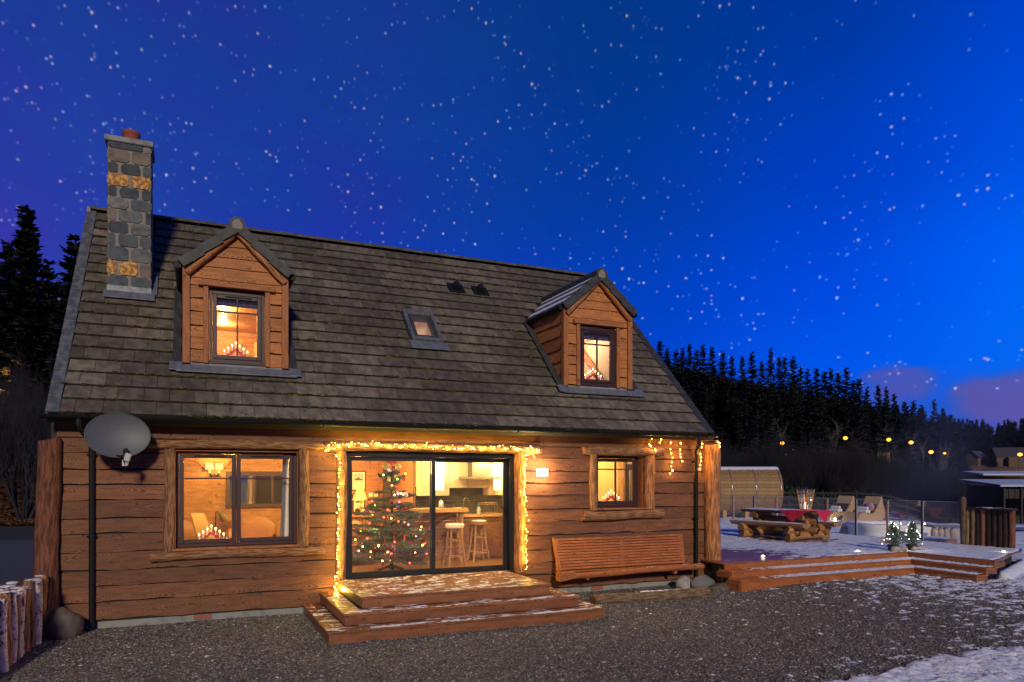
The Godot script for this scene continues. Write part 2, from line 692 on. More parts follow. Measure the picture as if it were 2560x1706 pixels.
	M.tiles_all = mat(L(1, 1, 1), 0.82, {"tex": tile_tex, "tri": true, "uvs": Vector3(0.45, 0.45, 0.45), "bump": fine, "bh": 0.25, "vc": true})
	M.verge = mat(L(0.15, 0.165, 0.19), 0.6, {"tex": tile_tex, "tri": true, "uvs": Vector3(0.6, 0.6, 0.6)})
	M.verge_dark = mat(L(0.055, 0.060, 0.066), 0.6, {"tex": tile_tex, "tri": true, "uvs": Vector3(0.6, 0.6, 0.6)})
	M.mortar = mat(L(0.27, 0.24, 0.21), 0.9, {"bump": fine, "bh": 0.4, "tri": true, "uvs": Vector3(2, 2, 2)})
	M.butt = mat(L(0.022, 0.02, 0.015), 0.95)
	M.moss = mat(L(1, 1, 1), 0.95, {"vc": true})
	M.snow = mat(L(0.80, 0.82, 0.86), 0.65, {"bump": noise_tex(41, 0.03, [], 512), "bh": 0.8, "tri": true, "uvs": Vector3(1.3, 1.3, 1.3), "spec": 0.3})
	var st := noise_tex(51, 0.014, [[0.0, L(0.5, 0.5, 0.52)], [0.45, L(0.9, 0.9, 0.9)], [0.7, L(1.05, 1.05, 1.05)], [1.0, L(1.5, 1.5, 1.5)]], 256)
	M.stone = []
	for c in [L(0.085, 0.098, 0.112), L(0.05, 0.062, 0.078), L(0.20, 0.20, 0.19), L(0.20, 0.155, 0.125), L(0.145, 0.15, 0.15)]:
		M.stone.append(mat(c, 0.75, {"tex": st, "tri": true, "uvs": Vector3(1.6, 1.6, 1.6), "bump": st, "bh": 0.5}))
	M.stone.append(mat(L(1, 1, 1), 0.75, {"tex": noise_tex(52, 0.03, [[0.0, L(0.22, 0.08, 0.02)], [0.45, L(0.42, 0.17, 0.035)], [0.6, L(0.62, 0.34, 0.08)], [1.0, L(0.7, 0.5, 0.22)]], 256), "tri": true, "uvs": Vector3(1.4, 1.4, 1.4), "bump": st, "bh": 0.4}))
	M.rock = mat(L(0.11, 0.085, 0.075), 0.7, {"tex": st, "tri": true, "uvs": Vector3(0.9, 0.9, 0.9), "bump": st, "bh": 1.0})
	M.rock2 = mat(L(0.16, 0.165, 0.16), 0.75, {"tex": st, "tri": true, "uvs": Vector3(0.9, 0.9, 0.9), "bump": st, "bh": 1.0})
	M.rock3 = mat(L(0.42, 0.37, 0.33), 0.75, {"tex": st, "tri": true, "uvs": Vector3(0.9, 0.9, 0.9), "bump": st, "bh": 1.0})
	M.pot = mat(L(0.30, 0.075, 0.045), 0.8, {"bump": fine, "bh": 0.2})
	M.brick = mat(L(0.34, 0.12, 0.08), 0.85)
	M.birch = mat(L(1, 1, 1), 0.75, {"tex": birch_image(), "uvs": Vector3(0.8, 1.3, 1)})
	M.white = mat(L(0.8, 0.8, 0.78), 0.5)
	M.steel = mat(L(0.6, 0.6, 0.6), 0.25, {"metal": 1.0})
	M.steel2 = mat(L(0.30, 0.26, 0.22), 0.4, {"metal": 0.7})
	M.black_metal = mat(L(0.02, 0.02, 0.02), 0.45)
	M.dish = mat(L(0.085, 0.09, 0.105), 0.5)
	M.bulb = mat(L(1, 0.85, 0.5), 0.4, {"emit": L(1.0, 0.62, 0.13), "e": 6.0})
	M.flame = mat(L(1, 0.9, 0.6), 0.4, {"emit": L(1.0, 0.72, 0.32), "e": 9.0})
	M.coldbulb = mat(L(1, 1, 1), 0.4, {"emit": L(0.95, 0.97, 1.0), "e": 7.0})
	M.red = mat(L(0.62, 0.015, 0.03), 0.4)
	M.cloth = mat(L(0.58, 0.015, 0.06), 0.75, {"rim": 0.3})
	M.candle = mat(L(0.85, 0.8, 0.7), 0.4, {"back": Color(0.4, 0.3, 0.2)})
	M.cable = mat(L(0.02, 0.03, 0.015), 0.6)
	M.plaster = mat(L(0.86, 0.66, 0.33), 0.85, {"bump": fine, "bh": 0.1})
	M.cream = mat(L(0.80, 0.70, 0.56), 0.5)
	M.ceil = mat(L(0.8, 0.74, 0.62), 0.9)
	M.leather = mat(L(0.36, 0.17, 0.07), 0.45, {"bump": fine, "bh": 0.3})
	M.wicker = mat(L(0.70, 0.46, 0.22), 0.7, {"tex": noise_tex(61, 0.08, [[0.0, L(0.35, 0.3, 0.25)], [0.5, L(0.9, 0.9, 0.9)], [1.0, L(1.2, 1.1, 1.0)]], 256), "tri": true, "uvs": Vector3(2, 8, 2), "bump": fine, "bh": 0.6})
	M.needle = mat(L(0.035, 0.065, 0.04), 0.7, {"back": Color(0.1, 0.14, 0.08)})
	M.fir = mat(L(1, 1, 1), 0.8, {"vc": true})
	M.bare = mat(L(0.015, 0.014, 0.02), 0.9)
	M.birch_far = mat(L(0.30, 0.27, 0.27), 0.9)
	M.trunk = mat(L(0.025, 0.02, 0.017), 0.9)
	M.tartan = mat(L(1, 1, 1), 0.8, {"tex": tartan_image(), "uvs": Vector3(5, 5, 1)})
	M.print = mat(L(1, 1, 1), 0.6, {"tex": print_image()})
	M.shade = mat(L(0.95, 0.8, 0.45), 0.8, {"emit": L(1.0, 0.62, 0.16), "e": 1.3, "back": Color(0.5, 0.4, 0.2)})
	M.slate = mat(L(0.085, 0.08, 0.065), 0.4, {"tex": st, "tri": true, "uvs": Vector3(0.8, 0.8, 0.8)})
	M.mirror = mat(L(0.75, 0.72, 0.68), 0.04, {"metal": 1.0})
	M.gold = mat(L(0.75, 0.5, 0.12), 0.3, {"metal": 0.8})
	M.towel = mat(L(0.85, 0.84, 0.82), 0.9)
	M.asphalt = mat(L(0.08, 0.08, 0.082), 0.9, {"tex": noise_tex(71, 0.05, [[0.0, L(0.4, 0.4, 0.4)], [1.0, L(1.3, 1.3, 1.3)]], 256), "tri": true, "uvs": Vector3(0.7, 0.7, 0.7), "bump": fine, "bh": 1.0})
	M.grass = mat(L(0.026, 0.027, 0.018), 0.95, {"tex": noise_tex(72, 0.02, [[0.0, L(0.3, 0.3, 0.25)], [0.5, L(0.9, 0.85, 0.7)], [1.0, L(1.4, 1.3, 1.0)]], 512), "tri": true, "uvs": Vector3(0.35, 0.35, 0.35), "bump": fine, "bh": 4.0})
	M.gravel = mat(L(0.17, 0.15, 0.14), 0.9, {"tex": noise_tex(73, 0.09, [[0.0, L(0.25, 0.25, 0.26)], [0.5, L(0.8, 0.76, 0.72)], [1.0, L(1.7, 1.6, 1.5)]], 1024, FastNoiseLite.TYPE_CELLULAR, 2), "tri": true, "uvs": Vector3(0.8, 0.8, 0.8), "bump": noise_tex(73, 0.09, [], 1024, FastNoiseLite.TYPE_CELLULAR, 2), "bh": 2.0})


const AZ := [-180.0, -95.0, -36.0, -12.0, 8.0, 24.0, 37.0, 75.0, 120.0, 180.0]
const EL := [0.0, 4.0, 8.0, 14.0, 22.0, 31.0, 50.0, 90.0]
# sky colours as seen (sRGB bytes), one row per height; the columns go round from behind on the left
const SKY := [
	[[44, 52, 130], [52, 56, 150], [58, 60, 168], [40, 62, 178], [36, 66, 178], [40, 72, 172], [54, 76, 160], [44, 80, 190], [44, 60, 150], [44, 52, 130]],
	[[44, 52, 135], [54, 56, 155], [62, 60, 176], [34, 62, 188], [18, 70, 202], [30, 84, 205], [44, 88, 205], [30, 96, 215], [44, 60, 155], [44, 52, 135]],
	[[40, 52, 135], [52, 56, 155], [60, 60, 176], [26, 62, 188], [4, 68, 208], [2, 86, 236], [4, 104, 244], [4, 100, 235], [36, 58, 155], [40, 52, 135]],
	[[34, 50, 130], [46, 56, 150], [50, 60, 170], [18, 60, 176], [2, 64, 188], [0, 74, 222], [0, 100, 248], [0, 94, 232], [30, 56, 150], [34, 50, 130]],
	[[28, 48, 122], [36, 54, 140], [38, 58, 160], [22, 58, 156], [4, 58, 158], [0, 62, 192], [0, 78, 222], [0, 76, 212], [24, 52, 145], [28, 48, 122]],
	[[22, 46, 115], [26, 52, 130], [26, 58, 150], [20, 58, 146], [4, 56, 138], [0, 56, 158], [0, 64, 196], [0, 64, 190], [18, 48, 132], [22, 46, 115]],
	[[14, 40, 100], [16, 44, 108], [16, 48, 118], [14, 48, 118], [6, 46, 116], [2, 46, 124], [0, 48, 138], [0, 48, 134], [10, 42, 108], [14, 40, 100]],
	[[10, 38, 92], [10, 38, 92], [10, 38, 92], [10, 38, 92], [10, 38, 92], [10, 38, 92], [10, 38, 92], [10, 38, 92], [10, 38, 92], [10, 38, 92]],
]


func find(a: Array, x: float) -> float:
	for k in a.size() - 1:
		if x <= a[k + 1]:
			var f := clampf((x - a[k]) / (a[k + 1] - a[k]), 0, 1)
			return k + f * f * (3.0 - 2.0 * f) * 0.5 + f * 0.5
	return a.size() - 1.001


func sky_at(az: float, el: float) -> Color:
	var a := find(AZ, az)
	var e := find(EL, maxf(el, 0.0))
	var i := mini(int(a), AZ.size() - 2)
	var j := mini(int(e), EL.size() - 2)
	var out := Color()
	for k in 3:
		var top := lerpf(SKY[j + 1][i][k], SKY[j + 1][i + 1][k], a - i)
		out[k] = lerpf(lerpf(SKY[j][i][k], SKY[j][i + 1][k], a - i), top, e - j) / 255.0
	return out


func make_sky() -> ImageTexture:
	# blue dusk: brighter towards the afterglow on the right, violet on the left; low rosy clouds; then the stars
	var w := 1024
	var h := 512
	var n := FastNoiseLite.new()
	n.seed = 11
	n.frequency = 0.055
	n.fractal_octaves = 4
	var im := Image.create(w, h, false, Image.FORMAT_RGBF)
	var yaw := rad_to_deg(YAW)
	for y in h:
		var el := 90.0 - 180.0 * (y + 0.5) / h
		if el < -3.0:
			im.fill_rect(Rect2i(0, y, w, h - y), Color(0.17, 0.21, 0.42))
			break
		for x in w:
			var az := 360.0 * (x + 0.5) / w - 180.0   # from straight ahead (-z), clockwise
			az = wrapf(az - yaw, -180.0, 180.0)
			var c := sky_at(az, el)
			if el > -1.0 and el < 60.0:
				var q := n.get_noise_2d(az, el * 1.5 + 100.0)
				var left := clampf((10.0 - az) / 30.0, 0.0, 1.0) * clampf((az + 80.0) / 30.0, 0.0, 1.0)
				c.r += 0.06 * left * clampf(q + 0.05, 0.0, 1.0)
				c.g -= 0.04 * left * q
				if el < 16.0:
					var wob := 1.6 * n.get_noise_2d(az * 3.0 + 50.0, el * 5.0) + 0.5 * n.get_noise_2d(az * 9.0, el * 14.0)
					var pink := Color(0.42, 0.33, 0.62)
					for d in [[28.3, 7.0, 2.5, 0.95, 0.62], [35.5, 5.6, 3.6, 1.5, 0.75], [44.0, 5.0, 6.0, 1.6, 0.75], [24.0, 4.8, 5.0, 1.2, 0.25], [60.0, 6.0, 7.0, 1.5, 0.5]]:
						var up: float = el - d[1]
						var e2: float = pow((az - d[0]) / d[2], 2.0) + pow((up if up > 0 else up * 0.45) / d[3], 2.0)
						c = c.lerp(pink, d[4] * smoothstep(1.35, 0.35, e2 + 0.35 * wob))
			im.set_pixel(x, y, c)
	im.resize(4096, 2048, Image.INTERPOLATE_CUBIC)
	im.convert(Image.FORMAT_RGB8)
	var r := RandomNumberGenerator.new()
	r.seed = 77
	for k in 40000:
		var el := rad_to_deg(asin(r.randf() * 0.995 + 0.005))
		var az := r.randf() * 360.0 - 180.0
		var cl := n.get_noise_2d(az * 2.0 + 300.0, el * 2.0)
		if r.randf() > clampf(0.55 + cl * 1.4 - 0.35 * smoothstep(5.0, 40.0, az) + 0.1 * smoothstep(0.0, -30.0, az), 0.12, 1.0):
			continue
		if el < 6.0 and r.randf() < 0.75:
			continue
		var mag := pow(r.randf(), 8.0)
		var tone: Color = [Color(1, 1, 1), Color(0.8, 0.9, 1), Color(1, 0.9, 0.75), Color(0.6, 0.8, 1.0), Color(1, 0.8, 0.95)][r.randi() % 5]
		var x := posmod(int((az + yaw + 180.0) / 360.0 * 4096.0), 4096)
		var y := int((90.0 - el) / 180.0 * 2048.0)
		var a := 0.10 + 0.8 * pow(r.randf(), 2.5) + 0.8 * mag
		a = minf(a, 1.0)
		dab(im, x, y, tone, a)
		if mag > 0.4:
			dab(im, x + 1, y, tone, a * 0.4)
		if mag > 0.85:
			dab(im, x, y + 1, tone, a * 0.5)
	return ImageTexture.create_from_image(im)


func dab(im: Image, x: int, y: int, c: Color, a: float) -> void:
	x = posmod(x, 4096)
	if y < 0 or y > 1010:
		return
	im.set_pixel(x, y, im.get_pixel(x, y).lerp(c, a))


func set_stage() -> void:
	var cam := Camera3D.new()
	cam.name = "camera"
	add_child(cam)
	cam.position = Vector3(0, 2.1, 11.4)
	cam.rotation.y = -YAW
	cam.near = 0.1
	cam.far = 900.0
	cam.set_frustum(2.0 * 0.47921 * 0.1, Vector2(0, 0.19213 * 0.1), 0.1, 900.0)
	cam.current = true
	var env := Environment.new()
	env.background_mode = Environment.BG_SKY
	var sky := Sky.new()
	var pm := PanoramaSkyMaterial.new()
	pm.panorama = make_sky()
	sky.sky_material = pm
	env.sky = sky
	env.sky_rotation = Vector3(0, PI, 0)
	env.tonemap_mode = Environment.TONE_MAPPER_LINEAR
	env.tonemap_exposure = 1.0
	env.background_energy_multiplier = 1.0
	env.sdfgi_enabled = true
	env.ssao_enabled = true
	env.ssil_enabled = true
	env.volumetric_fog_enabled = true
	env.volumetric_fog_density = 0.0
	var we := WorldEnvironment.new()
	we.name = "sky"
	we.environment = env
	add_child(we)
	var sun := DirectionalLight3D.new()  # not sunlight: stands in for unseen flash lamps before the cabin
	sun.name = "front_flash"
	sun.light_color = Color(1.0, 0.94, 0.84)
	sun.light_energy = FLASH
	sun.light_angular_distance = 5.0
	sun.shadow_enabled = true
	sun.sky_mode = DirectionalLight3D.SKY_MODE_LIGHT_ONLY
	add_child(sun)
	sun.look_at_from_position(Vector3(-2.4, 4.6, 12.0), Vector3(0, 0, 0))


const FLASH := 0.62


func _ready() -> void:
	rng.seed = 1
	nz.seed = 6
	nz.frequency = 1.0
	nz.fractal_octaves = 3
	make_materials()
	set_stage()
	ground()
	cabin()
	rooms()
	porch()
	deck()
	terrace_things()
	background()


# ---------------------------------------------------------------- the cabin
const RY := 2.99      # the tiles' outer face: y at z = RZ, rising towards -z
const RZ := 0.35
const TANP := 0.9876
const UPS := Vector3(0, 0.70268, -0.71150)
const NRM := Vector3(0, 0.71150, 0.70268)
const RX0 := -1.76
const RX1 := 9.28


func roof_y(z: float) -> float:
	return RY + (RZ - z) * TANP


func roof_z(y: float) -> float:
	return RZ - (y - RY) / TANP


func wavy_board(x0: float, x1: float, yb: float, yt: float, z: float, sd: float, amp := 0.011) -> MB:
	# a waney-edged board: proud and uneven along its lower edge, tucked under the one above
	var b := MB.new()
	b.uo = Vector2(rng.randf() * 2.0, 0.02 + rng.randf() * 0.5)
	var n := maxi(2, int((x1 - x0) / 0.14))
	var f := func(x: float) -> float:
		return yb + amp * (nz.get_noise_2d(x * 1.3, sd) * 1.6 + nz.get_noise_2d(x * 5.0, sd + 50.0) * 0.5)
	for k in n:
		var a := lerpf(x0, x1, float(k) / n)
		var c := lerpf(x0, x1, float(k + 1) / n)
		var ya: float = f.call(a)
		var yc: float = f.call(c)
		b.quad(Vector3(a, ya, z + 0.040), Vector3(c, yc, z + 0.040), Vector3(c, yt - 0.016, z + 0.026), Vector3(a, yt - 0.016, z + 0.026))
		b.quad(Vector3(a, ya, z), Vector3(c, yc, z), Vector3(c, yc, z + 0.040), Vector3(a, ya, z + 0.040))
	for e in [[x0, -1], [x1, 1]]:
		var ye: float = f.call(e[0])
		var q := [Vector3(e[0], ye, z), Vector3(e[0], ye, z + 0.040), Vector3(e[0], yt - 0.016, z + 0.026), Vector3(e[0], yt - 0.016, z)]
		if e[1] < 0:
			b.quad(q[0], q[1], q[2], q[3], 1)
		else:
			b.quad(q[1], q[0], q[3], q[2], 1)
	return b


func rough_log(p0: Vector3, p1: Vector3, r: float, called: String, parent: Node3D, m: Material, sd: int, taper := 0.0, wob := 0.05, sides := 12, ends: Material = null) -> MeshInstance3D:
	var b := MB.new()
	var e := MB.new()
	b.uo = Vector2(sd * 0.37, sd * 0.13)
	var pts := []
	var rad := []
	var n := maxi(3, int((p1 - p0).length() / 0.22))
	var r2 := RandomNumberGenerator.new()
	r2.seed = sd
	var side := (p1 - p0).normalized().cross(Vector3(0.3, 0.5, 0.8)).normalized()
	for k in n + 1:
		var t := float(k) / n
		pts.append(p0.lerp(p1, t) + side * (0.012 * sin(t * 5.0 + sd)) * (1.0 if k > 0 and k < n else 0.6))
		rad.append(r * (1.0 - taper * t) * (1.0 + 0.07 * (r2.randf() - 0.5)))
	# rounded-off ends
	var d := (p1 - p0).normalized()
	pts[0] = pts[0] + d * r * 0.12
	pts[n] = pts[n] - d * r * 0.12
	pts.insert(0, p0)
	pts.append(p1)
	rad.insert(0, rad[0] * 0.9)
	rad.append(rad[rad.size() - 1] * 0.9)
	b.tube(pts, rad, sides, true, e, wob, sd)
	return part(b, m, called, parent, e, ends if ends else M.end)


func window_unit(parent: Node3D, x0: float, x1: float, y0: float, y1: float, z: float, leaves: Array, bar_y: float, cross: bool) -> Node3D:
	# dark casement: outer frame, one sash per leaf with its glazing bars and pane
	var o := node("window", parent)
	var fw := 0.045
	for q in [[Vector3(x0, y0, z - 0.07), Vector3(x0 + fw, y1, z)], [Vector3(x1 - fw, y0, z - 0.07), Vector3(x1, y1, z)], [Vector3(x0 + fw, y1 - fw, z - 0.07), Vector3(x1 - fw, y1, z)], [Vector3(x0 + fw, y0, z - 0.07), Vector3(x1 - fw, y0 + fw, z)]]:
		var b := MB.new()
		b.box(q[0], q[1], 1, 0.004)
		part(b, M.frame, "frame", o)
	var sill := MB.new()
	sill.box(Vector3(x0 - 0.01, y0 - 0.03, z - 0.06), Vector3(x1 + 0.01, y0 - 0.001, z + 0.035), 0, 0.005)
	part(sill, M.frame, "sill", o)
	var lx := x0 + fw + 0.004
	for k in leaves.size():
		var a := lx
		var c: float = leaves[k]
		lx = c + 0.006
		var sw := 0.06
		var zz := z + 0.008
		var ya := y0 + fw + 0.004
		var yb := y1 - fw - 0.004
		var sb := MB.new()
		sb.box(Vector3(a, ya, z - 0.05), Vector3(a + sw, yb, zz), 1, 0.006)
		sb.box(Vector3(c - sw, ya, z - 0.05), Vector3(c, yb, zz), 1, 0.006)
		sb.box(Vector3(a + sw, ya, z - 0.05), Vector3(c - sw, ya + sw, zz), 0, 0.006)
		sb.box(Vector3(a + sw, yb - sw, z - 0.05), Vector3(c - sw, yb, zz), 0, 0.006)
		part(sb, M.frame, "sash", o)
		var vent := MB.new()
		vent.box(Vector3(a + (c - a) * 0.25, yb - sw * 0.62, zz), Vector3(c - (c - a) * 0.2, yb - sw * 0.32, zz + 0.012), 0, 0.003)
		part(vent, M.black, "trickle_vent", o)
		var hb := MB.new()
		hb.box(Vector3(a + sw, bar_y - 0.011, z - 0.04), Vector3(c - sw, bar_y + 0.011, zz - 0.004), 0, 0.003)
		part(hb, M.frame, "glazing_bar", o)
		if cross:
			var vb := MB.new()
			vb.box(Vector3((a + c) / 2 - 0.011, ya + sw, z - 0.041), Vector3((a + c) / 2 + 0.011, yb - sw, zz - 0.0045), 1, 0.003)
			part(vb, M.frame, "glazing_bar", o)
		var pane := MB.new()
		pane.quad(Vector3(a + sw, ya + sw, z - 0.025), Vector3(c - sw, ya + sw, z - 0.025), Vector3(c - sw, yb - sw, z - 0.025), Vector3(a + sw, yb - sw, z - 0.025))
		part(pane, M.glass, "pane", o)
	return o


func holes_wall(b: MB, x0: float, x1: float, y0: float, y1: float, z0: float, z1: float, holes: Array) -> void:
	# a wall slab along x with rectangular openings [x0, x1, y0, y1], which do not overlap in x
	var x := x0
	for h in holes:
		b.box(Vector3(x, y0, z0), Vector3(h[0], y1, z1))
		if h[2] > y0:
			b.box(Vector3(h[0], y0, z0), Vector3(h[1], h[2], z1))
		if h[3] < y1:
			b.box(Vector3(h[0], h[3], z0), Vector3(h[1], y1, z1))
		x = h[1]
	b.box(Vector3(x, y0, z0), Vector3(x1, y1, z1))


const DORM := [0.638, 7.183]
const DZ := -0.5


func cabin() -> void:
	var c := thing("log_cabin", "timber cabin with a steep tiled roof, two dormers and a stone chimney", "house")
	# walls
	var holes := [[-0.23, 1.49, 1.06, 2.5], [2.22, 5.14, 0.44, 2.5], [6.8, 7.86, 1.52, 2.52]]
	var wall := MB.new()
	holes_wall(wall, -1.75, 9.45, 0.1, 2.95, -0.22, 0.0, holes)
	var front := part(wall, M.dark, "front_wall", c)  # near-black backing paints shade into the gaps between boards
	var rows := [0.124, 0.377, 0.60, 0.816, 1.075, 1.33, 1.54, 1.80, 2.01, 2.22, 2.46, 2.665, 2.93]
	for k in rows.size() - 1:
		var yb: float = rows[k]
		var yt: float = rows[k + 1]
		var x := -1.68
		var segs := []
		for h in holes:
			if yt > h[2] + 0.03 and yb < h[3] - 0.03:
				segs.append([x, h[0] - 0.02])
				x = h[1] + 0.02
		segs.append([x, 9.42])
		for s in segs:
			# long runs are joined from two boards
			var cut: float = s[0] + (s[1] - s[0]) * (0.35 + 0.3 * rng.randf())
			var runs := [[s[0], s[1]]] if s[1] - s[0] < 4.2 or k == rows.size() - 2 else [[s[0], cut - 0.002], [cut + 0.002, s[1]]]
			for q in runs:
				part(wavy_board(q[0], q[1], yb + rng.randf_range(-0.006, 0.006), yt, 0.001, k * 7.0 + q[0], 0.021 if k < 11 else 0.003), M.wall[rng.randi() % 6], "board", front)
	for x in [-1.75, 9.23]:
		var rest := MB.new()
		rest.box(Vector3(x, 0.1, -7.6), Vector3(x + 0.22, 2.95, -0.221))
		part(rest, M.wall[0], "side_wall", c)
	var back := MB.new()
	back.box(Vector3(-1.529, 0.1, -7.6), Vector3(9.229, 2.95, -7.38))
	part(back, M.wall[0], "rear_wall", c)
	for s in [[-1.75, -1], [9.45, 1]]:
		var g := MB.new()
		g.prism(PackedVector2Array([Vector2(0.3, 2.951), Vector2(7.9, 2.951), Vector2(4.1, 6.7)]), -0.08, 0.08, Transform3D(Basis(Vector3(0, 0, -1), Vector3.UP, Vector3(1, 0, 0)), Vector3(s[0] + 0.16 * -s[1], 0, 0.0)))
		part(g, M.wall[1], "gable", c)
	var pl := MB.new()
	pl.box(Vector3(-1.7, -0.2, -7.5), Vector3(9.4, 0.1, -0.03))
	var plinth := part(pl, M.concrete, "plinth", c)
	for x in [0.02, 6.75]:
		var ab := MB.new()
		ab.box(Vector3(x, 0.015, -0.03), Vector3(x + 0.24, 0.085, -0.012), 0, 0.003)
		for r in 2:
			for k in 10:
				ab.box(Vector3(x + 0.018 + k * 0.0215, 0.024 + r * 0.03, -0.012), Vector3(x + 0.03 + k * 0.0215, 0.044 + r * 0.03, -0.0115))
		part(ab, M.brick, "air_brick", plinth)
	# corner posts: whole round logs, the left one cut back at the top
	rough_log(Vector3(-1.79, -0.05, 0.10), Vector3(-1.76, 2.62, 0.08), 0.155, "corner_post", c, M.log2, 3, 0.12, 0.05, 16)
	rough_log(Vector3(9.47, -0.05, 0.10), Vector3(9.46, 2.78, 0.08), 0.175, "corner_post", c, M.log3, 9, 0.10, 0.06, 16)
	# the openings
	var w1 := window_unit(c, -0.22, 1.48, 1.08, 2.5, -0.10, [0.605, 1.43], 2.09, false)
	rough_log(Vector3(-0.545, 2.585, 0.06), Vector3(1.86, 2.60, 0.06), 0.068, "log_lintel", w1, M.log, 21)
	rough_log(Vector3(-0.545, 0.965, 0.07), Vector3(1.86, 0.975, 0.07), 0.066, "log_sill", w1, M.log, 22)
	rough_log(Vector3(-0.30, 1.035, 0.04), Vector3(-0.30, 2.52, 0.04), 0.072, "log_jamb", w1, M.log, 23)
	rough_log(Vector3(1.575, 1.045, 0.04), Vector3(1.575, 2.53, 0.04), 0.08, "log_jamb", w1, M.log, 24)
	reveal(w1, -0.23, 1.49, 1.06, 2.5)
	var w3 := window_unit(c, 6.83, 7.83, 1.55, 2.51, -0.10, [7.78], 2.26, true)
	rough_log(Vector3(6.53, 2.60, 0.07), Vector3(8.28, 2.60, 0.07), 0.085, "log_lintel", w3, M.log, 31)
	rough_log(Vector3(6.53, 1.40, 0.08), Vector3(8.28, 1.40, 0.08), 0.088, "log_sill", w3, M.log, 32)
	rough_log(Vector3(6.75, 1.49, 0.04), Vector3(6.75, 2.53, 0.04), 0.072, "log_jamb", w3, M.log, 33)
	rough_log(Vector3(8.0, 1.49, 0.04), Vector3(8.0, 2.53, 0.04), 0.095, "log_jamb", w3, M.log3, 34)
	reveal(w3, 6.8, 7.86, 1.52, 2.52)
	sliding_door(c)
	roof(c)
	chimney(c)
	for k in 2:
		dormer(c, DORM[k], k)
	# rainwater goods
	var gu := MB.new()
	var pts := []
	for k in 13:
		pts.append(Vector3(lerpf(RX0 - 0.03, RX1 + 0.03, k / 12.0), 2.925, RZ + 0.065))
	var prof := []
	for k in 13:
		var x := lerpf(RX0 - 0.03, RX1 + 0.03, k / 12.0)
		prof.append(x)
	for k in 12:
		for s in 8:
			var a0 := PI + PI * s / 8.0
			var a1 := PI + PI * (s + 1) / 8.0
			for rr in [0.058, 0.053]:
				var p := [Vector3(prof[k], 2.935 + sin(a0) * rr, RZ + 0.07 + cos(a0) * rr), Vector3(prof[k + 1], 2.935 + sin(a0) * rr, RZ + 0.07 + cos(a0) * rr), Vector3(prof[k + 1], 2.935 + sin(a1) * rr, RZ + 0.07 + cos(a1) * rr), Vector3(prof[k], 2.935 + sin(a1) * rr, RZ + 0.07 + cos(a1) * rr)]
				if rr > 0.055:
					gu.quad(p[1], p[0], p[3], p[2])
				else:
					gu.quad(p[0], p[1], p[2], p[3])
	for x in [RX0 - 0.03, RX1 + 0.03]:
		gu.lathe([Vector2(0.0, -0.004), Vector2(0.058, -0.004), Vector2(0.058, 0.004), Vector2(0, 0.004)], 16, Transform3D(Basis(Vector3(0, 0, 1), Vector3(1, 0, 0), Vector3(0, 1, 0)), Vector3(x, 2.93, RZ + 0.07)))
	gu.soft()
	var gut := part(gu, M.black, "gutter", c)
	for k in 14:
		var bk := MB.new()
		var x := lerpf(RX0 + 0.35, RX1 - 0.2, k / 13.0)
		var arc := []
		for s in 9:
			var a := PI + PI * s / 8.0
			arc.append(Vector3(x, 2.935 + sin(a) * 0.062, RZ + 0.07 + cos(a) * 0.062))
		bk.tube(arc, [0.008, 0.008, 0.009, 0.012, 0.015, 0.012, 0.009, 0.008, 0.008], 6)
		part(bk, M.black, "bracket", gut)
	for k in [[-1.377, -1.262], [8.86, 9.06]]:
		var dp := MB.new()
		var x0: float = k[0]
		var x1: float = k[1]
		dp.tube([Vector3(x0, 2.90, 0.42), Vector3(x0, 2.80, 0.42), Vector3(x0 + (x1 - x0) * 0.15, 2.75, 0.39), Vector3(x0 + (x1 - x0) * 0.85, 2.60, 0.13), Vector3(x1, 2.54, 0.105), Vector3(x1, 2.4, 0.105), Vector3(x1, 0.03, 0.105)], [0.034, 0.034, 0.034, 0.034, 0.034, 0.034, 0.034], 14)
		dp.tube([Vector3(x0, 2.87, 0.42), Vector3(x0, 2.80, 0.42)], [0.04, 0.04], 14)
		var dn := part(dp, M.black, "downpipe", c)
		for y in [2.42, 1.29]:
			var bk := MB.new()
			bk.tube([Vector3(x1, y - 0.015, 0.105), Vector3(x1, y + 0.015, 0.105)], [0.042, 0.042], 14)
			bk.box(Vector3(x1 - 0.065, y - 0.012, 0.035), Vector3(x1 + 0.065, y + 0.012, 0.075))
			part(bk, M.black, "pipe_clip", dn)


func reveal(o: Node3D, x0: float, x1: float, y0: float, y1: float) -> void:
	for q in [[Vector3(x0, y0, -0.22), Vector3(x0 + 0.012, y1, 0.03)], [Vector3(x1 - 0.012, y0, -0.22), Vector3(x1, y1, 0.03)], [Vector3(x0 + 0.012, y1 - 0.012, -0.22), Vector3(x1 - 0.012, y1, 0.03)], [Vector3(x0 - 0.05, y0 - 0.018, -0.22), Vector3(x1 + 0.06, y0 + 0.012, 0.10)]]:
		var b := MB.new()
		b.uo = Vector2(rng.randf(), rng.randf())
		b.box(q[0], q[1], 1 if q[1].x - q[0].x < 0.1 else 0, 0.003)
		part(b, M.trim, "reveal_board", o)


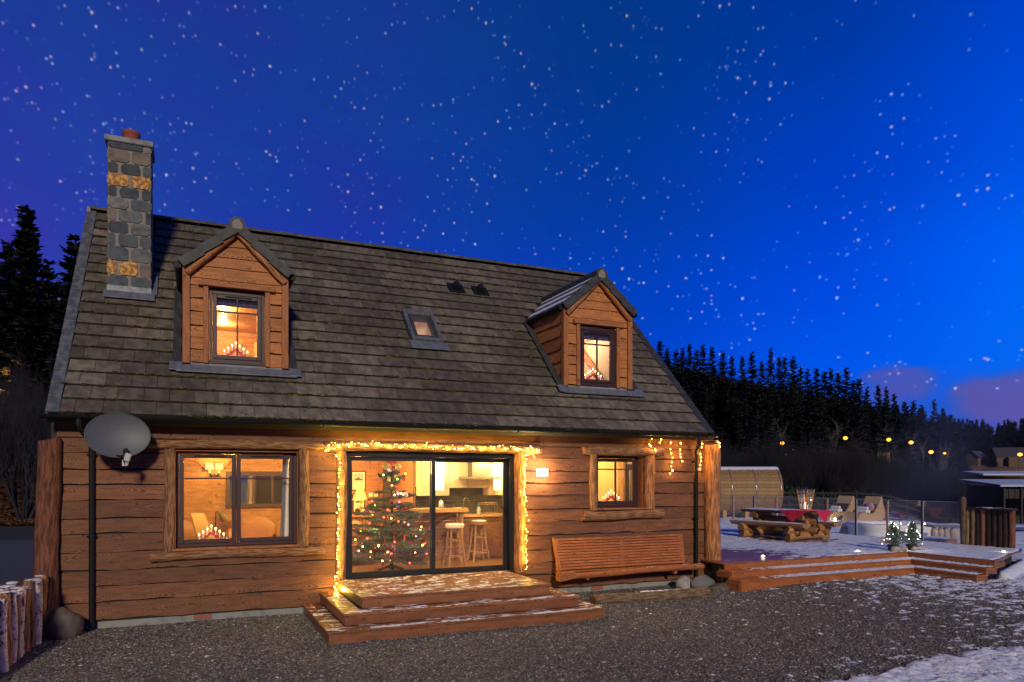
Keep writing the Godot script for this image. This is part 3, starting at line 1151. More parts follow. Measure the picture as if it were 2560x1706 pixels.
func sliding_door(c: Node3D) -> void:
	var o := node("sliding_door", c)
	rough_log(Vector3(1.88, 2.585, 0.07), Vector3(5.62, 2.60, 0.07), 0.075, "log_lintel", o, M.log, 41)
	rough_log(Vector3(2.145, 0.33, 0.05), Vector3(2.145, 2.53, 0.05), 0.082, "log_jamb", o, M.log, 42)
	rough_log(Vector3(5.25, 0.46, 0.05), Vector3(5.25, 2.53, 0.05), 0.10, "log_jamb", o, M.log3, 43)
	for q in [[Vector3(2.22, 0.44, -0.2), Vector3(2.27, 2.5, -0.005)], [Vector3(5.09, 0.44, -0.2), Vector3(5.14, 2.5, -0.005)], [Vector3(2.27, 2.44, -0.2), Vector3(5.09, 2.5, -0.005)], [Vector3(2.2, 0.42, -0.2), Vector3(5.16, 0.475, 0.05)]]:
		var b := MB.new()
		b.box(q[0], q[1], 0, 0.004)
		part(b, M.alu, "frame", o)
	for d in [[2.272, 3.735, -0.045, 0.065, 0.10], [3.665, 5.088, -0.12, 0.075, 0.085]]:
		var z: float = d[2]
		var st: float = d[3]
		var lf := MB.new()
		lf.box(Vector3(d[0], 0.478, z - 0.045), Vector3(d[0] + st, 2.438, z), 1, 0.005)
		lf.box(Vector3(d[1] - st, 0.478, z - 0.045), Vector3(d[1], 2.438, z), 1, 0.005)
		lf.box(Vector3(d[0] + st, 2.438 - st, z - 0.045), Vector3(d[1] - st, 2.438, z), 0, 0.005)
		lf.box(Vector3(d[0] + st, 0.478, z - 0.045), Vector3(d[1] - st, 0.478 + d[4], z), 0, 0.005)
		part(lf, M.alu, "leaf", o)
		var p := MB.new()
		p.quad(Vector3(d[0] + st, 0.478 + d[4], z - 0.022), Vector3(d[1] - st, 0.478 + d[4], z - 0.022), Vector3(d[1] - st, 2.438 - st, z - 0.022), Vector3(d[0] + st, 2.438 - st, z - 0.022))
		part(p, M.glass, "pane", o)
	var h := MB.new()
	h.box(Vector3(5.03, 1.40, -0.119), Vector3(5.06, 1.62, -0.10), 1, 0.004)
	h.tube([Vector3(5.045, 1.56, -0.10), Vector3(5.045, 1.56, -0.05), Vector3(4.93, 1.585, -0.045)], [0.012, 0.012, 0.012], 8)
	part(h, M.black, "handle", o)


func dorm_half(y: float, k: int, margin := 0.0) -> float:
	# half width that a dormer takes out of the roof at height y; negative where it does not reach
	if y < 3.80 - margin:
		return -1.0
	if y < 5.40:
		return 0.80
	return (6.10 - y) / 0.845


func roof(c: Node3D) -> void:
	# boarding under the tiles, with openings at the dormers and the skylight
	var deck_ := MB.new()
	var xs := [RX0 + 0.02, DORM[0] - 0.70, DORM[0] + 0.70, 3.68, 4.29, DORM[1] - 0.70, DORM[1] + 0.70, RX1 - 0.02]
	for k in 7:
		var bands := [[2.93, 6.98]]
		if k == 1 or k == 5:
			bands = [[2.93, 3.83], [5.35, 6.98]]
		elif k == 3:
			bands = [[2.93, 4.60], [5.27, 6.98]]
		for b in bands:
			var lo := Vector3(0, b[0], roof_z(b[0]))
			var hi := Vector3(0, b[1], roof_z(b[1]))
			var up := NRM * -0.055
			var dn := NRM * -0.14
			var pq := []
			for x in [xs[k], xs[k + 1]]:
				for q in [lo + up, hi + up, hi + dn, lo + dn]:
					pq.append(Vector3(x, q.y, q.z))
			deck_.quad(pq[0], pq[4], pq[5], pq[1])
			deck_.quad(pq[3], pq[2], pq[6], pq[7])
			deck_.quad(pq[3], pq[7], pq[4], pq[0])
			deck_.quad(pq[1], pq[5], pq[6], pq[2])
			deck_.quad(pq[0], pq[1], pq[2], pq[3])
			deck_.quad(pq[7], pq[6], pq[5], pq[4])
	var rear := [Vector3(0, 6.99, -3.85), Vector3(0, 2.93, -7.95)]
	var rb := MB.new()
	rb.quad(Vector3(RX1, 2.9, -7.95), Vector3(RX0, 2.9, -7.95), Vector3(RX0, 7.0, -3.80), Vector3(RX1, 7.0, -3.80))
	rb.quad(Vector3(RX0, 2.8, -7.95), Vector3(RX1, 2.8, -7.95), Vector3(RX1, 6.9, -3.80), Vector3(RX0, 6.9, -3.80))
	part(rb, M.tile[1], "rear_slope", c)
	var r := part(deck_, M.dark, "roof", c)
	# tiles: laid from the eaves up, half-bonded, cut round dormers and skylight
	var course := 0.302
	var base := MB.new()
	base.box(Vector3(0, 0, -0.052), Vector3(1, 0.40, 0.0), 0, 0.004)
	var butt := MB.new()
	butt.box(Vector3(0.002, -0.003, -0.052), Vector3(0.998, -0.0005, -0.003))  # near-black lower ends: algae, with the course-edge shade painted in
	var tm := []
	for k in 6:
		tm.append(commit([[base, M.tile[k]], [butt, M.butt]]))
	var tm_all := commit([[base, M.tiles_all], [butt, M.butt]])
	var spots := []
	for row in 19:
		var s := row * course - 0.02
		var p := Vector3(0, RY, RZ) + UPS * s
		var yc := p.y + 0.1
		var cuts := [[RX0 + 0.14, RX0 + 0.14], [RX1 - 0.14, RX1 - 0.14]]
		for k in 2:
			var hw := dorm_half(yc, k)
			if hw > 0.0:
				cuts.append([DORM[k] - hw + 0.02, DORM[k] + hw - 0.02])
		if yc > 4.62 and yc < 5.30:
			cuts.append([3.66, 4.31])
		if yc > 5.1:
			cuts.append([-1.24, -0.63])
		cuts.sort_custom(func(a, b): return a[0] < b[0])
		for k in cuts.size() - 1:
			var a: float = cuts[k][1]
			var b: float = cuts[k + 1][0]
			if b - a < 0.03:
				continue
			var w := 0.325
			var g0 := floorf((a - RX0) / w) * w + RX0 + (w * 0.5 if row % 2 else 0.0) - w
			var x := g0
			while x < b:
				var t0 := maxf(x, a)
				var t1 := minf(x + w, b)
				if t1 - t0 > 0.025:
					spots.append([t0, t1, row, p])
				x += w
	# the nearest three hundred are tiles of their own; the rest one mass
	var eye := Vector3(0, 2.1, 11.4)
	spots.sort_custom(func(a, b): return eye.distance_squared_to(Vector3(a[0], a[3].y, a[3].z)) < eye.distance_squared_to(Vector3(b[0], b[3].y, b[3].z)))
	var xfs := []
	var cols := []
	for k in spots.size():
		var q: Array = spots[k]
		var tilt := 0.115 + rng.randf_range(-0.008, 0.008)
		var up := UPS.rotated(Vector3.RIGHT, -tilt)
		var nn := NRM.rotated(Vector3.RIGHT, -tilt)
		var org := Vector3(q[0] + 0.002, q[3].y, q[3].z) + NRM * 0.012
		var xf := Transform3D(Basis(Vector3(q[1] - q[0] - 0.004, 0, 0), up, nn), org)
		var tone_light: float = nz.get_noise_2d(q[0] * 0.45, q[2] * 0.17) + rng.randf_range(-0.16, 0.16) + 0.10 - 0.012 * q[2]  # random tone, plus darkening up the slope: light painted into the tiles
		var shade := 5 if tone_light < -0.30 else (1 if tone_light < -0.12 else (3 if tone_light < 0.0 else (0 if tone_light < 0.17 else (2 if tone_light < 0.34 else 4))))
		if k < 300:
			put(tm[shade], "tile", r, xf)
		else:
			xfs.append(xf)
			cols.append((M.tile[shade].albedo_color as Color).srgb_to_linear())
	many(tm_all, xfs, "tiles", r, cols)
	# moss along the tile edges
	var ms := MB.new()
	ms.blob(Vector3.ZERO, Vector3(1, 0.6, 0.5), 0.35, 0.2, 5, 7, 4)
	var mm := commit([[ms, M.moss]])
	var mx := []
	var mc := []
	for k in 12000:
		var q: Array = spots[int(pow(rng.randf(), 1.15) * spots.size())]
		var x := rng.randf_range(q[0], q[1])
		var den := nz.get_noise_2d(x * 0.55, q[2] * 0.33) + 0.3 * nz.get_noise_2d(x * 3.0, q[2] * 2.0)
		if den < rng.randf_range(-0.35, 0.25):
			continue
		var sz := rng.randf_range(0.006, 0.017) * (1.6 if rng.randf() < 0.06 else 1.0)
		var at: Vector3 = Vector3(x, q[3].y, q[3].z) + UPS * rng.randf_range(-0.014, 0.004) + NRM * rng.randf_range(-0.02, 0.02)
		if rng.randf() < 0.05:
			at = Vector3(x, q[3].y, q[3].z) + UPS * rng.randf_range(0.0, 0.28) + NRM * 0.012
			sz *= 0.6
		mx.append(Transform3D(Basis(Vector3(sz * rng.randf_range(1.2, 3.2), 0, 0), UPS * sz * 0.9, NRM * sz * 0.8), at))
		var gr := rng.randf()
		mc.append(Color(0.075, 0.07, 0.018).lerp(Color(0.03, 0.028, 0.014), gr).lerp(Color(0.30, 0.24, 0.03), 0.6 if rng.randf() < 0.07 else 0.0))
	many(mm, mx, "moss", r, mc)
	# verges: cloaked units stepping up each side
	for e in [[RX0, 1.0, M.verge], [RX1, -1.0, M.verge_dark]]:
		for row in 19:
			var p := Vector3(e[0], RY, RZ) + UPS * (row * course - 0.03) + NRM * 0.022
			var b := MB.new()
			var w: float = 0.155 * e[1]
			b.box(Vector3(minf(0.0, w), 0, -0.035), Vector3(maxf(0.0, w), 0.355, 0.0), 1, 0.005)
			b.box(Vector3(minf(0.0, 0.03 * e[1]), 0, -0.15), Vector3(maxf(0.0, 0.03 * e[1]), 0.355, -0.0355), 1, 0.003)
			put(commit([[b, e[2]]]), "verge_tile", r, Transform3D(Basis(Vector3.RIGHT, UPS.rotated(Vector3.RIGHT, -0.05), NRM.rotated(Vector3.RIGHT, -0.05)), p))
	# ridge
	var rp := MB.new()
	for s in 7:
		var a0 := PI * 0.12 + PI * 0.76 * s / 7.0
		var a1 := PI * 0.12 + PI * 0.76 * (s + 1) / 7.0
		rp.quad(Vector3(0, sin(a0) * 0.14, cos(a0) * 0.14), Vector3(0.448, sin(a0) * 0.14, cos(a0) * 0.14), Vector3(0.448, sin(a1) * 0.14, cos(a1) * 0.14), Vector3(0, sin(a1) * 0.14, cos(a1) * 0.14))
	rp.quad(Vector3(0.448, 0.05, -0.13), Vector3(0.448, 0.13, -0.05), Vector3(0.448, 0.13, 0.05), Vector3(0.448, 0.05, 0.13))
	rp.quad(Vector3(0, 0.05, 0.13), Vector3(0, 0.13, 0.05), Vector3(0, 0.13, -0.05), Vector3(0, 0.05, -0.13))
	var rm := [commit([[rp, M.tile[1]]]), commit([[rp, M.tile[3]]]), commit([[rp, M.tile[5]]])]
	for k in 24:
		put(rm[rng.randi() % 3], "ridge_tile", r, Transform3D(Basis.from_euler(Vector3(0, 0, rng.randf_range(-0.006, 0.006))), Vector3(RX0 + 0.05 + k * 0.455, 6.985 + rng.randf_range(-0.004, 0.004), -3.80)))
	for e in [RX0 + 0.03, RX1 - 0.03]:
		var b := MB.new()
		b.prism(PackedVector2Array([Vector2(-0.13, 0.0), Vector2(0.13, 0.0), Vector2(0.12, 0.08), Vector2(0.05, 0.13), Vector2(-0.05, 0.13), Vector2(-0.12, 0.08)]), -0.03, 0.03, Transform3D(Basis(Vector3(0, 0, -1), Vector3.UP, Vector3.RIGHT), Vector3(e, 6.97, -3.80)))
		part(b, M.mortar, "ridge_end", r)
	skylight(c)
	# two hooded vents
	for x in [5.07, 5.62]:
		var b := MB.new()
		var xf := Transform3D(Basis(Vector3.RIGHT, UPS, NRM), Vector3(x, 6.05, roof_z(6.05)) + NRM * 0.03)
		b.box(Vector3(-0.17, -0.12, -0.01), Vector3(0.17, 0.2, 0.012), 0, 0.003, xf)
		var pl := PackedVector2Array()
		for k in 9:
			var a := PI * k / 8.0
			pl.append(Vector2(cos(a) * 0.085, 0.012 + sin(a) * 0.12))
		b.prism(pl, -0.10, 0.08, xf * Transform3D(Basis(Vector3.RIGHT, Vector3(0, 0, 1), Vector3(0, -1, 0)), Vector3.ZERO))
		part(b, M.black, "roof_vent", c)


func skylight(c: Node3D) -> void:
	var o := node("skylight", c)
	var x0 := 3.68
	var x1 := 4.29
	var h := 0.98
	var xf := Transform3D(Basis(Vector3.RIGHT, UPS, NRM), Vector3(0, 4.60, roof_z(4.60)) + NRM * 0.02)
	var grey := M.verge as Material
	for q in [[x0, x0 + 0.075, 0.0, h], [x1 - 0.075, x1, 0.0, h], [x0 + 0.075, x1 - 0.075, h - 0.13, h], [x0 + 0.075, x1 - 0.075, 0.0, 0.09]]:
		var b := MB.new()
		b.box(Vector3(q[0], q[2], -0.12), Vector3(q[1], q[3], 0.06), 0, 0.008, xf)
		part(b, grey, "frame", o)
	for q in [[x0 + 0.09, x0 + 0.14, 0.11, h - 0.15], [x1 - 0.14, x1 - 0.09, 0.11, h - 0.15], [x0 + 0.14, x1 - 0.14, h - 0.2, h - 0.15], [x0 + 0.14, x1 - 0.14, 0.11, 0.16]]:
		var b := MB.new()
		b.box(Vector3(q[0], q[2], -0.08), Vector3(q[1], q[3], 0.045), 0, 0.005, xf)
		part(b, M.verge_dark, "sash", o)
	var p := MB.new()
	p.quad(xf * Vector3(x0 + 0.14, 0.16, 0.02), xf * Vector3(x1 - 0.14, 0.16, 0.02), xf * Vector3(x1 - 0.14, h - 0.2, 0.02), xf * Vector3(x0 + 0.14, h - 0.2, 0.02))
	part(p, M.glass, "pane", o)
	var ap := MB.new()
	ap.box(Vector3(x0 - 0.05, -0.24, 0.008), Vector3(x1 + 0.06, -0.003, 0.02), 0, 0.002, xf)
	part(ap, M.lead, "lead_apron", o)
	# the plastered shaft below
	var sh := MB.new()
	for q in [[x0 + 0.06, x0 + 0.075], [x1 - 0.075, x1 - 0.06]]:
		sh.box(Vector3(q[0], 0.0, -0.7), Vector3(q[1], h, -0.125), 0, 0.0, xf)
	sh.box(Vector3(x0 + 0.076, h - 0.10, -0.7), Vector3(x1 - 0.076, h - 0.085, -0.125), 0, 0.0, xf)
	sh.box(Vector3(x0 + 0.076, 0.03, -0.7), Vector3(x1 - 0.076, 0.045, -0.125), 0, 0.0, xf)
	part(sh, M.cream, "shaft", o)


func chimney(c: Node3D) -> void:
	var core := MB.new()
	core.box(Vector3(-1.243, 4.7, -2.38), Vector3(-0.631, 7.55, -1.772))
	var ch := part(core, M.mortar, "chimney", c)
	# the front's stones, course by course: left and right edges in 0..1, and the sort of stone
	var rows := [
		[7.45, 7.545, [[0.0, 0.83, 1], [0.86, 1.0, 2]]],
		[7.235, 7.44, [[0.0, 0.50, 3], [0.56, 1.0, 3]]],
		[7.05, 7.22, [[0.0, 0.24, 1], [0.30, 0.77, 1], [0.82, 1.0, 0]]],
		[6.845, 7.035, [[0.0, 0.49, 5], [0.54, 1.0, 5]]],
		[6.665, 6.835, [[0.0, 0.21, 1], [0.26, 0.73, 1], [0.79, 1.0, 1]]],
		[6.475, 6.655, [[0.0, 0.48, 2], [0.53, 1.0, 0]]],
		[6.275, 6.462, [[0.0, 0.19, 3], [0.24, 0.81, 4], [0.88, 1.0, 1]]],
		[6.08, 6.262, [[0.0, 0.48, 1], [0.53, 1.0, 4]]],
		[5.87, 6.068, [[0.0, 0.17, 0], [0.24, 0.71, 0], [0.74, 1.0, 0]]],
		[5.635, 5.858, [[0.0, 0.48, 0], [0.53, 1.0, 4]]],
		[5.40, 5.622, [[0.0, 0.20, 5], [0.25, 0.70, 5], [0.74, 1.0, 3]]],
		[5.225, 5.388, [[0.0, 0.48, 0], [0.53, 1.0, 0]]],
	]
	for face in 3:
		for k in rows.size():
			for s in rows[k][2]:
				var w := 0.612 if face == 0 else 0.606
				var a: float = s[0] * w + 0.004
				var b: float = s[1] * w - 0.004
				var y0: float = rows[k][0]
				var y1: float = rows[k][1]
				if face > 0:
					y0 += 0.0
					a = w - s[1] * w + 0.004
					b = w - s[0] * w - 0.004
				var cu := minf(0.045, minf(b - a, y1 - y0) * 0.28)
				var pl := PackedVector2Array()
				for q in [[a, y0, 1, 1], [b, y0, -1, 1], [b, y1, -1, -1], [a, y1, 1, -1]]:
					var j1 := cu * rng.randf_range(0.5, 1.2)
					var j2 := cu * rng.randf_range(0.5, 1.2)
					var p1 := Vector2(q[0], q[1] + q[3] * j1)
					var p2 := Vector2(q[0] + q[2] * j2, q[1])
					if q[2] * q[3] > 0:
						pl.append(p1)
						pl.append(p2)
					else:
						pl.append(p2)
						pl.append(p1)
				var mb := MB.new()
				var d := rng.randf_range(0.008, 0.02)
				var xf := Transform3D(Basis(), Vector3(-1.243, 0, -1.772))
				if face == 1:
					xf = Transform3D(Basis(Vector3(0, 0, -1), Vector3.UP, Vector3.RIGHT), Vector3(-0.631, 0, -1.773))
				elif face == 2:
					xf = Transform3D(Basis(Vector3(0, 0, 1), Vector3.UP, Vector3.LEFT), Vector3(-1.243, 0, -2.379))
				mb.prism(pl, -0.01, d, xf)
				part(mb, M.stone[s[2]], "stone", ch)
	var cap := MB.new()
	cap.box(Vector3(-1.29, 7.551, -2.42), Vector3(-0.585, 7.64, -1.725), 0, 0.012)
	part(cap, M.concrete, "cap", ch)
	var pot := MB.new()
	pot.lathe([Vector2(0.125, 7.64), Vector2(0.125, 7.80), Vector2(0.132, 7.81), Vector2(0.14, 7.83), Vector2(0.14, 7.87), Vector2(0.125, 7.87), Vector2(0.115, 7.7)], 24, Transform3D(Basis(), Vector3(-0.93, 0, -2.07)))
	part(pot, M.pot, "chimney_pot", ch)
	var fl := MB.new()
	fl.box(Vector3(-1.262, 5.06, -1.78), Vector3(-0.612, 5.225, -1.757), 0, 0.003)
	var xf := Transform3D(Basis(Vector3.RIGHT, UPS, NRM), Vector3(0, 5.08, roof_z(5.08)) + NRM * 0.034)
	fl.box(Vector3(-1.30, -0.16, 0), Vector3(-0.56, 0.06, 0.012), 0, 0.002, xf)
	fl.box(Vector3(-0.612, 0.03, 0), Vector3(-0.53, 0.75, 0.011), 0, 0.002, xf)
	part(fl, M.lead, "lead_flashing", ch)


func dormer(c: Node3D, xc: float, k: int) -> void:
	var o := node("dormer", c)
	var z := DZ
	# front: backing round the window, then board ends, posts, lintel
	var bk := MB.new()
	holes_wall(bk, xc - 0.77, xc + 0.77, 3.80, 5.30, z - 0.16, z - 0.05, [[xc - 0.40, xc + 0.42, 3.87, 5.02]])
	bk.prism(PackedVector2Array([Vector2(xc - 0.79, 5.301), Vector2(xc + 0.79, 5.301), Vector2(xc, 5.98)]), z - 0.16, z - 0.05)
	part(bk, M.dark, "front_backing", o)
	for s in [-1.0, 1.0]:
		var b := MB.new()
		var px: float = xc + s * 0.72
		b.uo = Vector2(rng.randf(), rng.randf())
		b.box(Vector3(px - 0.052, 3.845, z - 0.10), Vector3(px + 0.052, 5.36, z + 0.03), 1, 0.006)
		part(b, M.trim, "corner_board", o)
		var tr := MB.new()
		var tx: float = xc + (-0.445 if s < 0 else 0.452)
		tr.box(Vector3(tx - 0.037, 3.86, z - 0.05), Vector3(tx + 0.037, 5.046, z + 0.02), 1, 0.005)
		part(tr, M.trim, "window_trim", o)
		var ys := [3.87, 4.08, 4.27, 4.44, 4.66, 4.86, 5.06]
		for j in ys.size() - 1:
			var x0: float = xc - 0.668 if s < 0 else xc + 0.49
			var x1: float = xc - 0.483 if s < 0 else xc + 0.668
			part(wavy_board(x0, x1, ys[j] + rng.randf_range(-0.015, 0.015), ys[j + 1], z - 0.05, xc * 9.0 + j + s, 0.012), M.cedar[rng.randi() % 5], "board", o)
	# gable boards cut to the slope
	var gy := [5.06, 5.17, 5.36, 5.53, 5.70, 5.9]
	for j in 5:
		var y0: float = gy[j]
		var y1: float = gy[j + 1]
		var hw0 := minf(0.668, (5.93 - y0) / 0.845)
		var hw1 := minf(0.668, maxf((5.93 - y1 - 0.02) / 0.845, 0.01))
		var b := MB.new()
		b.uo = Vector2(rng.randf() * 2.0, rng.randf())
		var nn := 10
		for q in nn:
			var a0 := lerpf(-hw0, hw0, float(q) / nn)
			var a1 := lerpf(-hw0, hw0, float(q + 1) / nn)
			var b0 := lerpf(-hw1, hw1, float(q) / nn)
			var b1 := lerpf(-hw1, hw1, float(q + 1) / nn)
			var w0 := y0 + 0.014 * nz.get_noise_2d(a0 * 4.0 + xc, j * 9.0)
			var w1 := y0 + 0.014 * nz.get_noise_2d(a1 * 4.0 + xc, j * 9.0)
			b.quad(Vector3(xc + a0, w0, z - 0.014), Vector3(xc + a1, w1, z - 0.014), Vector3(xc + b1, y1 + 0.02, z - 0.038), Vector3(xc + b0, y1 + 0.02, z - 0.038))
			b.quad(Vector3(xc + a0, w0, z - 0.05), Vector3(xc + a1, w1, z - 0.05), Vector3(xc + a1, w1, z - 0.014), Vector3(xc + a0, w0, z - 0.014))
		part(b, M.cedar[rng.randi() % 5], "board", o)
	var li := MB.new()
	li.box(Vector3(xc - 0.555, 5.046, z - 0.05), Vector3(xc + 0.565, 5.128, z + 0.055), 0, 0.006)
	part(li, M.trim, "lintel", o)
	# barge boards, half-round poles
	for s in [-1.0, 1.0]:
		var b := MB.new()
		var p0 := Vector3(xc + s * 0.002, 5.925, z + 0.035)
		var p1 := Vector3(xc + s * 0.715, 5.205, z + 0.035)
		var pp := []
		var rr := []
		for q in 8:
			pp.append(p0.lerp(p1, q / 7.0))
			rr.append(0.05 * (1.0 + 0.06 * sin(q * 2.3 + k + s)))
		b.tube(pp, rr, 10, true, null, 0.05, int(xc * 10) + int(s))
		part(b, M.log3 if (s < 0) == (k == 1) else M.trim, "barge_pole", o)
	# roof slopes: boarding, three courses of tiles, cloaked verge units at the front
	for s in [-1.0, 1.0]:
		var sl := Vector3(s * 0.79, -0.665, 0).normalized()
		var nn := Vector3(s * 0.665, 0.79, 0).normalized()
		var apex := Vector3(xc, 6.03, 0)
		for j in 3:
			var a: Vector3 = apex + sl * (j * 0.345) + nn * (0.0)
			var e: Vector3 = apex + sl * ((j + 1) * 0.345 + 0.02)
			var zb0 := roof_z(a.y) - 0.05
			var zb1 := roof_z(e.y) - 0.05
			var t := MB.new()
			var zf := z + 0.07
			var up := nn * 0.032
			var q := [Vector3(a.x, a.y, zf) + nn * 0.006, Vector3(e.x, e.y, zf) + up, Vector3(e.x, e.y, zb1) + up, Vector3(a.x, a.y, zb0) + nn * 0.006]
			var dn := nn * -0.05
			var q2 := [q[0] + dn, q[1] - up, q[2] - up, q[3] + dn]
			if s < 0:
				t.quad(q[1], q[0], q[3], q[2])
				t.quad(q2[0], q2[1], q2[2], q2[3])
			else:
				t.quad(q[0], q[1], q[2], q[3])
				t.quad(q2[1], q2[0], q2[3], q2[2])
			t.quad(q[1], q2[1], q2[2], q[2])
			t.quad(q2[0], q[0], q[1], q2[1])
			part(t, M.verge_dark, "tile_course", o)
			if k == 1:
				var sn := MB.new()
				var uu := nn * 0.022
				var m := 10
				for w in m:
					var f0 := lerpf(0.03, 0.97, float(w) / m)
					var f1 := lerpf(0.03, 0.97, float(w + 1) / m)
					var lo0 := 0.76 + 0.10 * nz.get_noise_2d(w * 0.9, j * 5.0 + s)
					var lo1 := 0.76 + 0.10 * nz.get_noise_2d((w + 1) * 0.9, j * 5.0 + s)
					var g0: Vector3 = q[0].lerp(q[3], f0).lerp(q[1].lerp(q[2], f0), 0.06) + uu
					var g1: Vector3 = q[0].lerp(q[3], f1).lerp(q[1].lerp(q[2], f1), 0.06) + uu
					var h0: Vector3 = q[0].lerp(q[3], f0).lerp(q[1].lerp(q[2], f0), lo0) + uu
					var h1: Vector3 = q[0].lerp(q[3], f1).lerp(q[1].lerp(q[2], f1), lo1) + uu
					if s < 0:
						sn.quad(g0, g1, h1, h0)
						sn.quad(h0, h1, h1 - uu, h0 - uu)
					else:
						sn.quad(g1, g0, h0, h1)
						sn.quad(h1, h0, h0 - uu, h1 - uu)
				kind(part(sn, M.snow, "snow", o), "stuff")
			var v := MB.new()
			var fz := z + 0.125
			var dd := -nn * 0.135
			var f := [Vector3(a.x, a.y, 0) + nn * 0.026, Vector3(e.x, e.y, 0) + nn * 0.055, Vector3(e.x, e.y, 0) + dd + nn * 0.05, Vector3(a.x, a.y, 0) + dd + nn * 0.026]
			var fr := []
			var ba := []
			for g in f:
				fr.append(g + Vector3(0, 0, fz - j * 0.006))
				ba.append(g + Vector3(0, 0, z + 0.075))
			if s < 0:
				v.quad(fr[0], fr[1], fr[2], fr[3])
				v.quad(ba[1], ba[0], fr[0], fr[1])
				v.quad(fr[3], fr[2], ba[2], ba[3])
				v.quad(fr[1], ba[1], ba[2], fr[2])
			else:
				v.quad(fr[3], fr[2], fr[1], fr[0])
				v.quad(fr[1], fr[0], ba[0], ba[1])
				v.quad(fr[2], fr[3], ba[3], ba[2])
				v.quad(fr[2], ba[2], ba[1], fr[1])
			part(v, M.verge_dark, "verge_tile", o)
		# eaves: a small gutter, and soffit closing the slope to the cheek
		var ex: float = xc + s * 0.80
		var gz := roof_z(5.30)
		var gp := []
		for j in 5:
			gp.append(Vector3(ex + s * 0.035, 5.325, lerpf(z + 0.02, gz + 0.04, j / 4.0)))
		var g := MB.new()
		g.tube(gp, [0.045, 0.045, 0.045, 0.045, 0.045], 10)
		g.tube([Vector3(ex + s * 0.035, 5.325, z - 0.02), Vector3(ex + s * 0.035, 5.325, z + 0.025)], [0.055, 0.055], 10)
		part(g, M.black, "gutter", o)
		# cheek: boards running back into the roof
		var sh := MB.new()
		var xi: float = xc + s * 0.70
		var xo: float = xc + s * 0.755
		sh.prism(PackedVector2Array([Vector2(-z + 0.101, 3.78), Vector2(-roof_z(5.33) + 0.1, 5.33), Vector2(-z + 0.101, 5.33)]), minf(xi, xo), maxf(xi, xo), Transform3D(Basis(Vector3(0, 0, -1), Vector3.UP, Vector3.RIGHT), Vector3.ZERO))
		part(sh, M.dark, "cheek", o)
		var ys := [3.82, 4.06, 4.32, 4.55, 4.80, 5.05, 5.31]
		for j in ys.size() - 1:
			var b := MB.new()
			b.uo = Vector2(rng.randf() * 2.0, rng.randf())
			var y0: float = ys[j]
			var y1: float = ys[j + 1]
			var n := 8
			for w in n:
				var za0 := lerpf(z - 0.09, roof_z(y0) - 0.04, float(w) / n)
				var za1 := lerpf(z - 0.09, roof_z(y0) - 0.04, float(w + 1) / n)
				var zc0 := lerpf(z - 0.09, roof_z(y1) - 0.04, float(w) / n)
				var zc1 := lerpf(z - 0.09, roof_z(y1) - 0.04, float(w + 1) / n)
				var e0 := y0 + 0.016 * nz.get_noise_2d(za0 * 4.0, j * 7.0 + xc)
				var e1 := y0 + 0.016 * nz.get_noise_2d(za1 * 4.0, j * 7.0 + xc)
				var xb: float = xo + s * 0.036
				var xt: float = xo + s * 0.010
				var qq := [Vector3(xb, e0, za0), Vector3(xb, e1, za1), Vector3(xt, y1 + 0.02, zc1), Vector3(xt, y1 + 0.02, zc0)]
				var lo := [Vector3(xo, e0, za0), Vector3(xo, e1, za1)]
				if s < 0:
					b.quad(qq[1], qq[0], qq[3], qq[2], 2)
					b.quad(lo[1], lo[0], qq[0], qq[1], 2)
				else:
					b.quad(qq[0], qq[1], qq[2], qq[3], 2)
					b.quad(lo[0], lo[1], qq[1], qq[0], 2)
			part(b, M.cedar[rng.randi() % 5], "board", o)
		# lead soaker along the foot of the cheek
		var so := MB.new()
		var xf := Transform3D(Basis(Vector3.RIGHT, UPS, NRM), Vector3(0, 3.74, roof_z(3.74)) + NRM * 0.036)
		so.box(Vector3(xc + s * 0.84 - 0.07, 0.0, 0.0), Vector3(xc + s * 0.84 + 0.07, 2.25, 0.009), 1, 0.002, xf)
		part(so, M.verge_dark, "lead_soaker", o)
	# ridge with a mortared end
	var rd := MB.new()
	var pl := PackedVector2Array()
	for j in 8:
		var a := TAU * (j + 0.5) / 8.0
		pl.append(Vector2(cos(a) * 0.128, sin(a) * 0.128))
	rd.prism(pl, roof_z(6.05) - 0.1, z + 0.135, Transform3D(Basis(), Vector3(xc, 6.012, 0)))
	part(rd, M.verge_dark, "ridge_tile", o)
	var mo := MB.new()
	mo.prism(PackedVector2Array([Vector2(-0.07, -0.05), Vector2(0.065, -0.06), Vector2(0.078, 0.02), Vector2(0.02, 0.10), Vector2(-0.03, 0.09), Vector2(-0.078, 0.03)]), z + 0.1351, z + 0.142, Transform3D(Basis(), Vector3(xc, 6.0, 0)))
	part(mo, M.mortar, "mortar", o)
	# sill course and lead apron below the front
	var ap := MB.new()
	ap.box(Vector3(xc - 0.80, 3.74, z - 0.14), Vector3(xc + 0.80, 3.862, z - 0.02), 0, 0.004)
	part(ap, M.concrete, "sill_course", o)
	var xf2 := Transform3D(Basis(Vector3.RIGHT, UPS, NRM), Vector3(0, 3.72, roof_z(3.72)) + NRM * 0.05)
	var le := MB.new()
	le.box(Vector3(xc - 0.86, -0.10, -0.004), Vector3(xc + 0.88, 0.07, 0.012), 0, 0.004, xf2)
	for s in [-1.0, 1.0]:
		le.box(Vector3(xc + s * 0.86 - 0.09, -0.08, 0.004), Vector3(xc + s * 0.86 + 0.09, 0.12, 0.02), 0, 0.006, xf2)
	part(le, M.lead, "lead_apron", o)
	window_unit(o.get_parent(), xc - 0.395, xc + 0.41, 3.90, 5.0, z - 0.05, [xc + 0.362], 4.69, true)


